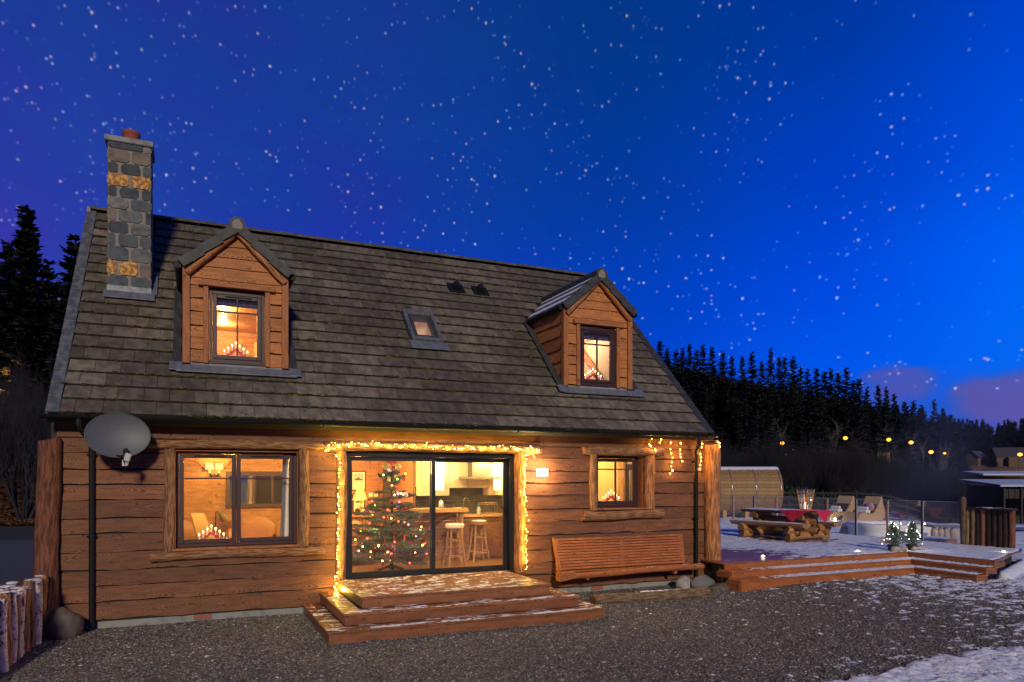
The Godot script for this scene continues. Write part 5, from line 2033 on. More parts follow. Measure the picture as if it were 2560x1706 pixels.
func stool(p: Vector3, label: String) -> void:
	var o := thing("bar_stool", label, "bar stool", "bar stools", p)
	var first := label.contains("fleece")
	var b := MB.new()
	b.lathe([Vector2(0, 0.69), Vector2(0.15, 0.69), Vector2(0.175, 0.70), Vector2(0.178, 0.76), Vector2(0.16, 0.775), Vector2(0, 0.78)], 20)
	part(b, mat(L(0.72, 0.62, 0.5), 0.9) if first else M.wall[3], "seat", o)
	if not first:
		var t := MB.new()
		t.blob(Vector3(0.02, 0.782, 0), Vector3(0.15, 0.015, 0.15), 0.2, 0.2, 3, 14, 6)
		part(t, M.towel, "fleece", o)
	for k in 4:
		var a := PI / 4 + PI / 2 * k
		var d := Vector3(cos(a), 0, sin(a))
		var l := MB.new()
		l.tube([d * 0.125 + Vector3(0, 0.69, 0), d * 0.165 + Vector3(0, 0.35, 0), d * 0.235], [0.018, 0.021, 0.018], 9)
		part(l, M.peeled, "leg", o)
		var a2 := a + PI / 2
		var d2 := Vector3(cos(a2), 0, sin(a2))
		for h in [0.16 + 0.03 * (k % 2), 0.46 + 0.03 * (k % 2)]:
			var f := lerpf(0.225, 0.135, h / 0.69)
			var r := MB.new()
			r.tube([d * f + Vector3(0, h, 0), (d + d2) * 0.5 * f + Vector3(0, h, 0), d2 * f + Vector3(0, h, 0)], [0.008, 0.012, 0.008], 7)
			part(r, M.peeled, "rung", o)


func hall_room(it: Node3D) -> void:
	# the small plastered room behind the right-hand window
	simple(Vector3(6.661, 0.469, -2.1), Vector3(9.228, 2.619, -2.0), M.plaster, "plaster_wall", it, 0.0)
	rough_log(Vector3(8.64, 0.468, -1.92), Vector3(8.64, 2.62, -1.92), 0.085, "log_post", it, M.peeled, 61, 0.0, 0.03)
	var m := thing("dark_cabinet", "tall dark mirrored cabinet beside the log post", "cabinet")
	simple(Vector3(8.74, 0.469, -1.995), Vector3(9.05, 2.40, -1.93), mat(L(0.06, 0.045, 0.03), 0.5), "carcass", m)
	simple(Vector3(8.84, 0.6, -1.929), Vector3(8.86, 2.30, -1.915), M.gold, "edge_strip", m, 0.002)
	simple(Vector3(8.87, 0.6, -1.929), Vector3(9.03, 2.30, -1.92), mat(L(0.3, 0.22, 0.12), 0.15), "mirror_door", m, 0.002)
	var b := thing("green_bottle", "tiny green bottle on the small window's sill", "bottle", "", Vector3(7.04, 1.592, -0.24))
	var bb := MB.new()
	bb.lathe([Vector2(0, 0), Vector2(0.018, 0), Vector2(0.018, 0.04), Vector2(0.008, 0.05)], 10)
	part(bb, mat(L(0.25, 0.5, 0.08), 0.3), "body", b)
	var bc := MB.new()
	bc.lathe([Vector2(0.01, 0.05), Vector2(0.01, 0.068), Vector2(0, 0.068)], 8)
	part(bc, mat(L(0.03, 0.15, 0.03), 0.4), "cap", b)
	var o := thing("fill_downlight", "added unseen ceiling light in the plastered room behind the small window", "ceiling light", "", Vector3(7.9, 2.60, -1.1))  # out-of-view light added to fill the plastered room
	var r := MB.new()
	r.lathe([Vector2(0.07, -0.014), Vector2(0.06, 0.018)], 16)
	part(r, M.white, "rim", o)
	var d := MB.new()
	d.lathe([Vector2(0.0, -0.004), Vector2(0.065, -0.004)], 16)
	part(d, M.shade, "lamp_lens", o)
	omni(Vector3(0, -0.14, 0), 1.7, Color(1, 0.70, 0.22), 0.06, o)


func attic(c: Node3D) -> void:
	for k in 2:
		var o := node("attic_room", c)
		var xc: float = DORM[k]
		var zb: float = [-3.72, -3.0][k]
		var yc := 5.0 if k == 0 else 5.05
		var m: Material = M.pine if k == 0 else M.cream
		simple(Vector3(xc - 0.72, 2.95, zb - 0.1), Vector3(xc + 0.72, yc + 0.1, zb - 0.013), m, "rear_wall", o, 0.0)
		for s in [-1.0, 1.0]:
			var b := MB.new()
			b.prism(PackedVector2Array([Vector2(0.62, 2.92), Vector2(-zb, 2.92), Vector2(-zb, yc + 0.1), Vector2(1.99, yc + 0.1), Vector2(0.62, 3.95)]), minf(xc + s * 0.70, xc + s * 0.66), maxf(xc + s * 0.70, xc + s * 0.66), Transform3D(Basis(Vector3(0, 0, -1), Vector3.UP, Vector3.RIGHT), Vector3.ZERO))
			b.prism(PackedVector2Array([Vector2(0.665, 3.90), Vector2(1.99, yc + 0.101), Vector2(0.665, yc + 0.101)]), minf(xc + s * 0.695, xc + s * 0.665), maxf(xc + s * 0.695, xc + s * 0.665), Transform3D(Basis(Vector3(0, 0, -1), Vector3.UP, Vector3.RIGHT), Vector3.ZERO))
			part(b, m, "side_wall", o)
		simple(Vector3(xc - 0.70, yc, zb), Vector3(xc + 0.70, yc + 0.05, DZ - 0.17), m, "ceiling", o, 0.0)
		simple(Vector3(xc - 0.70, 2.91, zb), Vector3(xc + 0.70, 2.95, -0.45), M.floor, "floor", o, 0.0)
		if k == 0:
			var y := 2.96
			var j := 0
			while y < yc - 0.01:
				var y1 := minf(y + 0.175, yc)
				var cut := xc - 0.6 + fmod(j * 0.53, 1.1)
				flat_board(xc - 0.69, cut - 0.002, y, y1, zb, M.pine, o, "wall_board")
				flat_board(cut + 0.002, xc + 0.69, y, y1, zb, M.pine, o, "wall_board")
				y = y1
				j += 1
			var z := zb
			while z < -0.75:
				var b := MB.new()
				b.uo = Vector2(rng.randf() * 2.0, rng.randf())
				b.box(Vector3(xc - 0.69, yc - 0.012, z + 0.002), Vector3(xc + 0.69, yc - 0.001, z + 0.098), 0, 0.002)
				part(b, M.pine, "ceiling_board", o)
				z += 0.1
			simple(Vector3(1.13, 2.96, zb + 0.01), Vector3(1.31, 4.8, zb + 0.05), M.plaster, "door_leaf", o)
			for q in [Vector3(0.496, 4.985, -1.72), Vector3(0.528, 4.985, -2.98)]:
				var t := thing("ceiling_spot", "glowing ceiling spot in the left dormer room, %s the window" % ("nearer" if q.z > -2 else "farther from"), "ceiling light", "spots in the left dormer ceiling", q)
				var d := MB.new()
				d.lathe([Vector2(0.0, -0.02), Vector2(0.03, -0.018), Vector2(0.042, 0.0)], 12)
				part(d, M.flame, "lamp_lens", t)
				omni(Vector3(0, -0.09, 0), 1.1, Color(1, 0.62, 0.24), 0.03, t)
		else:
			# a timber brace across the cream end wall, and a plank chest below
			rough_log(Vector3(xc + 0.60, 5.0, -2.35), Vector3(xc + 0.60, 3.85, -1.05), 0.075, "log_brace", o, M.peeled, 66, 0.0, 0.03)
			for j in 5:
				simple(Vector3(xc + 0.1, 4.15 + j * 0.075, -2.6), Vector3(xc + 0.645, 4.222 + j * 0.075, -2.55), M.pine2, "headboard_slat", o)
			simple(Vector3(xc + 0.05, 2.96, -2.59), Vector3(xc + 0.64, 4.149, -2.4), mat(L(0.05, 0.05, 0.12), 0.8), "bed_cover", o, 0.03)
			var t := thing("ceiling_spot", "ceiling spot in the right dormer room", "ceiling light", "", Vector3(xc + 0.1, 5.04, -1.75))
			var d := MB.new()
			d.lathe([Vector2(0.0, -0.02), Vector2(0.03, -0.018), Vector2(0.042, 0.0)], 12)
			part(d, M.flame, "lamp_lens", t)
			omni(Vector3(0, -0.1, 0.0), 0.7, Color(1, 0.66, 0.40), 0.03, t)
		# tartan blind drawn up at the head of the window
		var bl := thing("tartan_blind", "tartan blind rolled up in the %s dormer window" % ["left", "right"][k], "blind", "tartan blinds in the dormers")
		var bm := MB.new()
		bm.uo = Vector2(0.3 * k, 0)
		bm.box(Vector3(xc - 0.33, 4.80, DZ - 0.165), Vector3(xc + 0.35, 4.935, DZ - 0.155))
		part(bm, M.tartan, "cloth", bl)
		var br := MB.new()
		br.tube([Vector3(xc - 0.34, 4.955, DZ - 0.16), Vector3(xc + 0.36, 4.955, DZ - 0.16)], [0.016, 0.016], 8)
		part(br, M.white, "roller", bl)
	var t := thing("attic_lamp", "small lamp in the bathroom under the skylight", "lamp", "", Vector3(3.98, 4.1, -2.15))
	var d := MB.new()
	d.ball(Vector3.ZERO, 0.05)
	part(d, M.shade, "lamp_globe", t)
	omni(Vector3.ZERO, 0.28, Color(1, 0.62, 0.42), 0.04, t)
	var sk := node("skylight_room", c)
	simple(Vector3(3.3, 3.3, -3.9), Vector3(4.7, 5.9, -3.8), M.cream, "rear_wall", sk, 0.0)
	simple(Vector3(3.3, 5.4, -3.8), Vector3(4.7, 5.5, -2.55), M.cream, "ceiling", sk, 0.0)


func fir_spray(b: MB, p: Vector3, d: Vector3, len: float, wid: float, r: RandomNumberGenerator, n: int, green: Array) -> void:
	# a twig clothed in needles: narrow leaf-sized faces all round it
	var side := d.cross(Vector3(0.1, 1, 0.2)).normalized()
	var up := side.cross(d).normalized()
	for k in n:
		var t := (k + r.randf()) / n
		var a := r.randf() * TAU
		var o := (side * cos(a) + up * sin(a) * 0.8)
		var q := p + d * len * t
		var tip := q + (o * 0.75 + d * 0.75).normalized() * wid * (1.0 - 0.45 * t) * r.randf_range(0.7, 1.2)
		var w := (tip - q).cross(Vector3(r.randf() - 0.5, r.randf() - 0.5, r.randf() - 0.5)).normalized() * wid * 0.09
		b.col = (green[0] as Color).lerp(green[1], r.randf())
		b.poly3(q - w, q + w, tip)


func tree_indoors() -> void:
	var o := thing("christmas_tree", "decorated Christmas tree with coloured lights behind the glass door", "Christmas tree", "", Vector3(3.19, 0.468, -0.86))
	var r := RandomNumberGenerator.new()
	r.seed = 31
	var tk := MB.new()
	tk.tube([Vector3(0, 0.0, 0), Vector3(0.01, 1.0, 0), Vector3(0, 1.72, 0)], [0.035, 0.025, 0.006], 8)
	part(tk, M.trunk, "trunk", o)
	var sd := MB.new()
	for k in 4:
		var a := k * TAU / 4 + 0.4
		sd.tube([Vector3(0, 0.09, 0), Vector3(cos(a) * 0.22, 0.02, sin(a) * 0.22)], [0.025, 0.018], 7)
	part(sd, M.trunk, "stand", o)
	var tips := []
	var g := [L(0.06, 0.085, 0.055), L(0.17, 0.20, 0.14)]
	var tiers := [[0.20, 0.64, 8], [0.30, 0.74, 8], [0.42, 0.70, 8], [0.50, 0.78, 8], [0.62, 0.66, 8], [0.72, 0.70, 7], [0.82, 0.56, 7], [0.94, 0.60, 7], [1.04, 0.46, 7], [1.14, 0.48, 6], [1.26, 0.40, 6], [1.38, 0.34, 5], [1.50, 0.28, 4], [1.60, 0.22, 4], [1.68, 0.16, 3]]
	for t in tiers:
		for k in t[2]:
			var a: float = TAU * (k + r.randf() * 0.6) / t[2] + t[0] * 3.0
			var len: float = t[1] * r.randf_range(0.8, 1.1)
			var d := Vector3(cos(a), r.randf_range(-0.05, 0.22) + (0.5 if t[0] > 1.4 else 0.0), sin(a)).normalized()
			if d.z > 0:
				len *= 1.0 - 0.12 * d.z
			var b := MB.new()
			var p := Vector3(0, t[0] + r.randf_range(-0.05, 0.05), 0)
			fir_spray(b, p + d * len * 0.25, d, len * 0.8, 0.075, r, int(60 + 110 * len), g)
			for j in 4:
				for s in [-1.0, 1.0]:
					var f := 0.32 + 0.16 * j
					var dd: Vector3 = (d + d.cross(Vector3.UP).normalized() * s * 0.85 + Vector3(0, r.randf_range(-0.15, 0.1), 0)).normalized()
					fir_spray(b, p + d * len * f, dd, len * (0.5 - 0.085 * j), 0.06, r, int(26 + 50 * len), g)
			var st := MB.new()
			st.tube([p, p + d * len * 0.95], [0.009, 0.003], 5)
			b.col = L(0.10, 0.06, 0.035)
			for w in st.v.size():
				b.v.append(st.v[w])
				b.n.append(st.n[w])
				b.t.append(st.t[w])
				b.c.append(b.col)
			var off := b.v.size() - st.v.size()
			for w in st.i:
				b.i.append(w + off)
			part(b, M.fir, "branch", o, null, null, true)
			tips.append([p + d * len * 0.82, d, len])
			tips.append([p + d * len * 0.55, d, len])
	# ornaments, lights, canes on the side that faces the glass and round
	var cols := [[mat(L(0.55, 0.01, 0.03), 0.15), 10], [mat(L(0.42, 0.05, 0.25), 0.2), 6], [mat(L(0.5, 0.35, 0.42), 0.25), 6], [mat(L(0.25, 0.15, 0.35), 0.2), 4]]
	var bulbs := []
	for q in [[L(1, 0.05, 0.03), "red"], [L(0.25, 1.0, 0.08), "green"], [L(1.0, 0.55, 0.08), "amber"], [L(1.0, 0.15, 0.45), "pink"]]:
		bulbs.append(mat(q[0], 0.4, {"emit": q[0], "e": 12.0}))
	var bm := MB.new()
	bm.ball(Vector3.ZERO, 0.0145, 8, 6)
	var bmesh := []
	for q in bulbs:
		bmesh.append(commit([[bm, q]]))
	var front := tips.filter(func(t): return t[1].z > -0.45)
	for k in 58:
		var t: Array = front[r.randi() % front.size()]
		var j := [0, 0, 1, 2, 2, 2, 3][r.randi() % 7] as int
		put(bmesh[j], "light_bulb", o, Transform3D(Basis(), t[0] + Vector3(r.randf_range(-0.06, 0.06), r.randf_range(-0.02, 0.07), 0.035 + 0.03 * r.randf())))
	for q in [[Vector3(-0.2, 0.4, 0.45), Color(1, 0.12, 0.1)], [Vector3(0.2, 0.55, 0.45), Color(1, 0.5, 0.1)], [Vector3(-0.1, 0.95, 0.35), Color(1, 0.3, 0.1)], [Vector3(0.45, 0.75, 0.25), Color(1, 0.1, 0.35)], [Vector3(-0.35, 0.75, 0.35), Color(0.6, 0.8, 0.2)], [Vector3(0.05, 1.35, 0.22), Color(1, 0.5, 0.15)], [Vector3(0.02, 1.62, 0.42), Color(1, 0.75, 0.35)]]:  # topmost one is no bulb: added before the bow to brighten it
		omni(q[0], 0.08, q[1], 0.02, o)
	for q in cols:
		var ob := MB.new()
		ob.ball(Vector3.ZERO, 0.03, 12, 8)
		ob.tube([Vector3(0, 0.028, 0), Vector3(0, 0.055, 0)], [0.006, 0.002], 6)
		var om := commit([[ob, q[0]]])
		for k in q[1]:
			var t: Array = front[r.randi() % front.size()]
			var s := r.randf_range(0.75, 1.15)
			put(om, "bauble", o, Transform3D(Basis.from_scale(Vector3.ONE * s), t[0] + Vector3(r.randf_range(-0.04, 0.04), -0.05, 0.03)))
	var cane := MB.new()
	var cp := []
	var cr := []
	for k in 5:
		cp.append(Vector3(0, -0.10 + k * 0.025, 0))
		cr.append(0.0065)
	for k in 6:
		var a := PI - PI * (k + 1) / 6.0
		cp.append(Vector3(0.02 + cos(a) * 0.02, sin(a) * 0.02, 0))
		cr.append(0.0065)
	cane.tube(cp, cr, 7)
	var stripe := Image.create(8, 64, false, Image.FORMAT_RGB8)
	for y in 64:
		for x in 8:
			stripe.set_pixel(x, y, Color(0.85, 0.15, 0.15) if (y / 8) % 2 else Color(0.92, 0.85, 0.8))
	var cm := commit([[cane, mat(L(1, 0.9, 0.9), 0.3, {"tex": ImageTexture.create_from_image(stripe.get_region(Rect2i(0, 0, 8, 64))), "uvs": Vector3(20, 8, 1)})]])
	for k in 17:
		var t: Array = front[r.randi() % front.size()]
		put(cm, "candy_cane", o, Transform3D(Basis(Vector3.BACK, r.randf_range(-0.4, 0.4)), t[0] + Vector3(0, -0.02, 0.05)))
	var bigb := MB.new()
	bigb.ball(Vector3(0.19, 1.33, 0.14), 0.07, 16, 10)
	part(bigb, mat(L(0.75, 0.42, 0.42), 0.5), "large_bauble", o)
	# bow at the top
	var bow := node("bow", o)
	for s in [-1.0, 1.0]:
		var l := MB.new()
		l.blob(Vector3(s * 0.085, 1.83, 0.03), Vector3(0.085, 0.06, 0.035), 0.25, 0.15, 5 + int(s), 12, 8)
		part(l, mat(L(0.85, 0.7, 0.25), 0.4), "loop", bow)
		var tl := MB.new()
		tl.quad(Vector3(s * 0.01, 1.80, 0.04), Vector3(s * 0.06 + 0.0, 1.79, 0.04), Vector3(s * 0.10, 1.58, 0.09), Vector3(s * 0.045, 1.56, 0.09))
		part(tl, mat(L(0.75, 0.6, 0.16), 0.4), "tail", bow)
	var pt := MB.new()
	for k in 7:
		var a := TAU * k / 7.0
		var q := Vector3(cos(a) * 0.08, 1.91 + sin(a) * 0.06, 0.05)
		pt.poly3(Vector3(0, 1.89, 0.06), q + Vector3(-sin(a), cos(a), 0) * 0.025, q + Vector3(sin(a), -cos(a), 0) * 0.025)
	part(pt, M.red, "poinsettia", bow)
	var kn := MB.new()
	kn.ball(Vector3(0.02, 1.80, 0.06), 0.035, 12, 8)
	part(kn, mat(L(0.5, 0.04, 0.08), 0.2), "knot", bow)


# ---------------------------------------------------------------- along the front wall
func groove_board(parent: Node3D, lo: Vector3, hi: Vector3, along: int, face: int, m: Material, called := "board", pitch := 0.013) -> void:
	# a decking board with ribs along its length; face: 1 = ribs on top, 2 = ribs on the +z side, 0 = on the +x / -x sides
	var b := MB.new()
	b.uo = Vector2(rng.randf() * 2.0, rng.randf())
	b.box(lo, hi, along, 0.004)
	var ax := 3 - along - face
	var n := int((hi[ax] - lo[ax] - 0.016) / pitch)
	for k in n:
		var a := lo
		var c := hi
		a[ax] = lo[ax] + 0.009 + k * pitch
		c[ax] = a[ax] + pitch * 0.55
		a[along] += 0.002
		c[along] -= 0.002
		a[face] = hi[face] - 0.001
		c[face] = hi[face] + 0.004
		b.box(a, c, along)
	part(b, m, called, parent)


func porch() -> void:
	var s := thing("door_steps", "three wide timber steps up to the sliding door, dusted with snow", "steps")
	var st := [[1.545, 5.60, 0.16, 2.34], [1.80, 5.325, 0.32, 2.06], [2.085, 4.985, 0.48, 1.78]]
	for k in 3:
		var x0: float = st[k][0]
		var x1: float = st[k][1]
		var y: float = st[k][2]
		var zf: float = st[k][3]
		var ins := 0.02
		var y0 := y - 0.16 if k > 0 else -0.05
		var blk := MB.new()
		blk.box(Vector3(x0 + 0.06, y0, 0.06), Vector3(x1 - 0.06, y - 0.03, zf - 0.06))
		part(blk, M.dark, "frame", s)
		# front riser and side risers, each two boards high, ribbed
		groove_board(s, Vector3(x0 + ins, y0 + 0.002, zf - 0.055), Vector3(x1 - ins, y - 0.031, zf - 0.024), 0, 2, M.deck[k], "riser_board")
		for e in [[x0 + ins, x0 + ins + 0.03], [x1 - ins - 0.03, x1 - ins]]:
			simple(Vector3(e[0], y0 + 0.002, 0.05), Vector3(e[1], y - 0.031, zf - 0.056), M.deck[(k + 1) % 4], "riser_board", s, 0.003, 2)
		# tread: boards along the front, then boards running back
		groove_board(s, Vector3(x0, y - 0.03, zf - 0.135), Vector3(x1, y, zf), 0, 1, M.deck[(k + 1) % 4], "tread_board")
		if k == 2:
			var z := zf - 0.14
			while z > 0.10:
				groove_board(s, Vector3(x0, y - 0.03, z - 0.13), Vector3(x1, y, z), 0, 1, M.deck[rng.randi() % 4], "tread_board")
				z -= 0.134
		else:
			groove_board(s, Vector3(x0 + 0.14, y - 0.03, zf - 0.275), Vector3(x1 - 0.14, y, zf - 0.139), 0, 1, M.deck[k], "tread_board")
			for e in [[x0, 1.0], [x1, -1.0]]:
				for j in 2:
					var a: float = e[0] + e[1] * (0.137 * j)
					var c: float = a + e[1] * 0.132
					groove_board(s, Vector3(minf(a, c), y - 0.03, 0.06), Vector3(maxf(a, c), y, zf - 0.139), 2, 1, M.deck[(k + j) % 4], "tread_board")
		var sn := MB.new()
		var depth_ := 0.30 if k < 2 else 1.75
		var f := func(x: float, z: float) -> float:
			var d: float = 0.36 if k < 2 else 0.28 - 0.25 * absf((x - x0) / (x1 - x0) - 0.35) + 0.1 * smoothstep(zf - 0.8, zf - 0.1, z)
			if k < 2:
				d += 0.12 * smoothstep(zf - 0.16, zf - 0.05, z) - 0.18 * smoothstep(zf - 0.12, zf - 0.26, z)
			return y + 0.004 + 0.022 * (nz.get_noise_2d(x * 2.2 + k * 9.0, z * 7.0) * 0.8 + nz.get_noise_2d(x * 9.0, z * 22.0 + k) * 0.5 + d - 0.5)
		sn.field(x0 + 0.01, x1 - 0.01, zf - depth_, zf - 0.012, 150, 14 if k < 2 else 60, f, y + 0.003)
		kind(part(sn, M.snow, "snow", s), "stuff")
		if k < 2:
			for e in [[x0 + 0.01, x0 + 0.26], [x1 - 0.26, x1 - 0.01]]:
				var sn2 := MB.new()
				sn2.field(e[0], e[1], 0.4, zf - 0.30, 14, 80, f, y + 0.003)
				kind(part(sn2, M.snow, "snow", s), "stuff")
	# wall lantern
	var wl := thing("wall_lantern", "glass box wall lantern shining white beside the door", "wall lamp", "", Vector3(5.645, 2.19, 0.14))
	simple(Vector3(-0.05, -0.06, -0.105), Vector3(0.05, 0.06, -0.09), M.black_metal, "backplate", wl)
	simple(Vector3(-0.015, -0.015, -0.09), Vector3(0.015, 0.015, -0.05), M.black_metal, "arm", wl)
	var gl := MB.new()
	gl.box(Vector3(-0.092, -0.068, -0.05), Vector3(0.092, 0.068, 0.05), 1, 0.004)
	part(gl, mat(L(1, 0.95, 0.85), 0.3, {"emit": L(1.0, 0.88, 0.6), "e": 5.0}), "lamp_glass", wl)
	for x in [-0.1, 0.1]:
		for z in [-0.055, 0.055]:
			simple(Vector3(x - 0.006, -0.078, z - 0.006), Vector3(x + 0.006, 0.078, z + 0.006), M.black_metal, "frame_bar", wl, 0.002, 1)
	for y in [-0.078, 0.072]:
		simple(Vector3(-0.094, y, 0.049), Vector3(0.094, y + 0.006, 0.061), M.black_metal, "frame_bar", wl, 0.002)
	omni(Vector3(0, 0, 0), 1.3, Color(1, 0.68, 0.34), 0.05, wl)
	fairy_lights()
	dish()
	bench()
	# stones and the kerb log
	for q in [
		[Vector3(-1.545, 0.13, 0.46), Vector3(0.215, 0.25, 0.2), "rock", 5, "large dark brown boulder at the foot of the left corner post"],
		[Vector3(8.50, 0.07, 0.42), Vector3(0.16, 0.17, 0.13), "rock3", 6, "pale cracked stone against the plinth, left of the downpipe"],
		[Vector3(8.82, 0.07, 0.58), Vector3(0.25, 0.18, 0.16), "rock2", 7, "flat-topped grey stone block under the right downpipe"],
		[Vector3(9.50, 0.20, 0.52), Vector3(0.25, 0.26, 0.17), "rock2", 8, "upright grey boulder by the right corner post"],
		[Vector3(9.10, 0.02, 0.80), Vector3(0.3, 0.10, 0.17), "rock", 9, "low dark slab of rock before the upright grey boulder"],
	]:
		var b := MB.new()
		b.blob(q[0], q[1], 0.22, 0.11, q[3], 22, 14, -0.06)
		var o := part(b, M[q[2]], "boulder", self)
		tag(o, q[4], "rock")
	var kl := thing("kerb_log", "round timber log laid along the gravel below the bench", "log")
	rough_log(Vector3(6.08, 0.065, 1.16), Vector3(8.28, 0.07, 1.38), 0.095, "log", kl, mat(L(0.26, 0.19, 0.10), 0.85, {"tex": M.log.albedo_texture, "uvs": Vector3(0.7, 3.0, 1)}), 81, -0.12, 0.03)
	var sb := MB.new()
	sb.field(0.0, 1.3, -0.03, 0.03, 60, 6, func(x: float, z: float) -> float: return 0.016 - z * z * 20.0 - 0.02 * absf(nz.get_noise_2d(x * 4.0, 3.0)), 0.0)
	var ks := part(sb, M.snow, "snow", kl)
	ks.transform = Transform3D(Basis(Vector3.UP, -0.1), Vector3(6.95, 0.157, 1.235))
	kind(ks, "stuff")
	# a tuft of dark grass by the pale stone
	var tf := MB.new()
	for k in 60:
		var p := Vector3(8.22 + rng.randf() * 0.2, 0.0, 0.42 + rng.randf() * 0.14)
		var d := Vector3(rng.randf() - 0.5, 0.7, rng.randf() - 0.5).normalized() * rng.randf_range(0.08, 0.18)
		var w := d.cross(Vector3(0.3, 0, 1)).normalized() * 0.004
		tf.poly3(p - w, p + w, p + d)
	tag(part(tf, mat(L(0.03, 0.05, 0.02), 0.9), "grass_tuft", self), "dark grass tuft beside the pale cracked stone", "grass")
	birch_fence()


func birch_fence() -> void:
	var o := thing("birch_log_fence", "low palisade of birch and pine logs, snow on top", "fence")
	var r := RandomNumberGenerator.new()
	r.seed = 8
	var z := 0.28
	var k := 0
	while z < 2.7:
		var rad := r.randf_range(0.055, 0.085)
		z += rad
		var x := -1.80 - 0.06 * (z - 0.3) + r.randf_range(-0.025, 0.025)
		var h := 0.80 + r.randf_range(-0.05, 0.04)
		var birch := k % 5 in [0, 2, 3]
		var m: Material = M.birch if birch else (M.log3 if k % 5 == 1 else M.log)
		rough_log(Vector3(x + r.randf_range(-0.02, 0.02), -0.05, z), Vector3(x, h, z), rad, "log", o, m, 90 + k, 0.05, 0.04, 12)
		var sn := MB.new()
		sn.blob(Vector3(x, h + 0.006, z), Vector3(rad * 0.95, 0.011, rad * 0.95), 0.2, 0.15, k, 12, 6)
		kind(part(sn, M.snow, "snow", o), "stuff")
		z += rad + 0.002
		k += 1
	# a second short row behind, seen only as snowy tops
	for j in 5:
		var zz := 0.9 + j * 0.16
		rough_log(Vector3(-2.02, -0.05, zz), Vector3(-2.02, 0.80 - 0.02 * (j % 2), zz), 0.07, "log", o, M.birch if j % 2 else M.log3, 130 + j, 0.05, 0.04, 10)
		var sn := MB.new()
		sn.blob(Vector3(-2.02, 0.807 - 0.02 * (j % 2), zz), Vector3(0.066, 0.018, 0.066), 0.2, 0.15, j + 40, 12, 6)
		kind(part(sn, M.snow, "snow", o), "stuff")


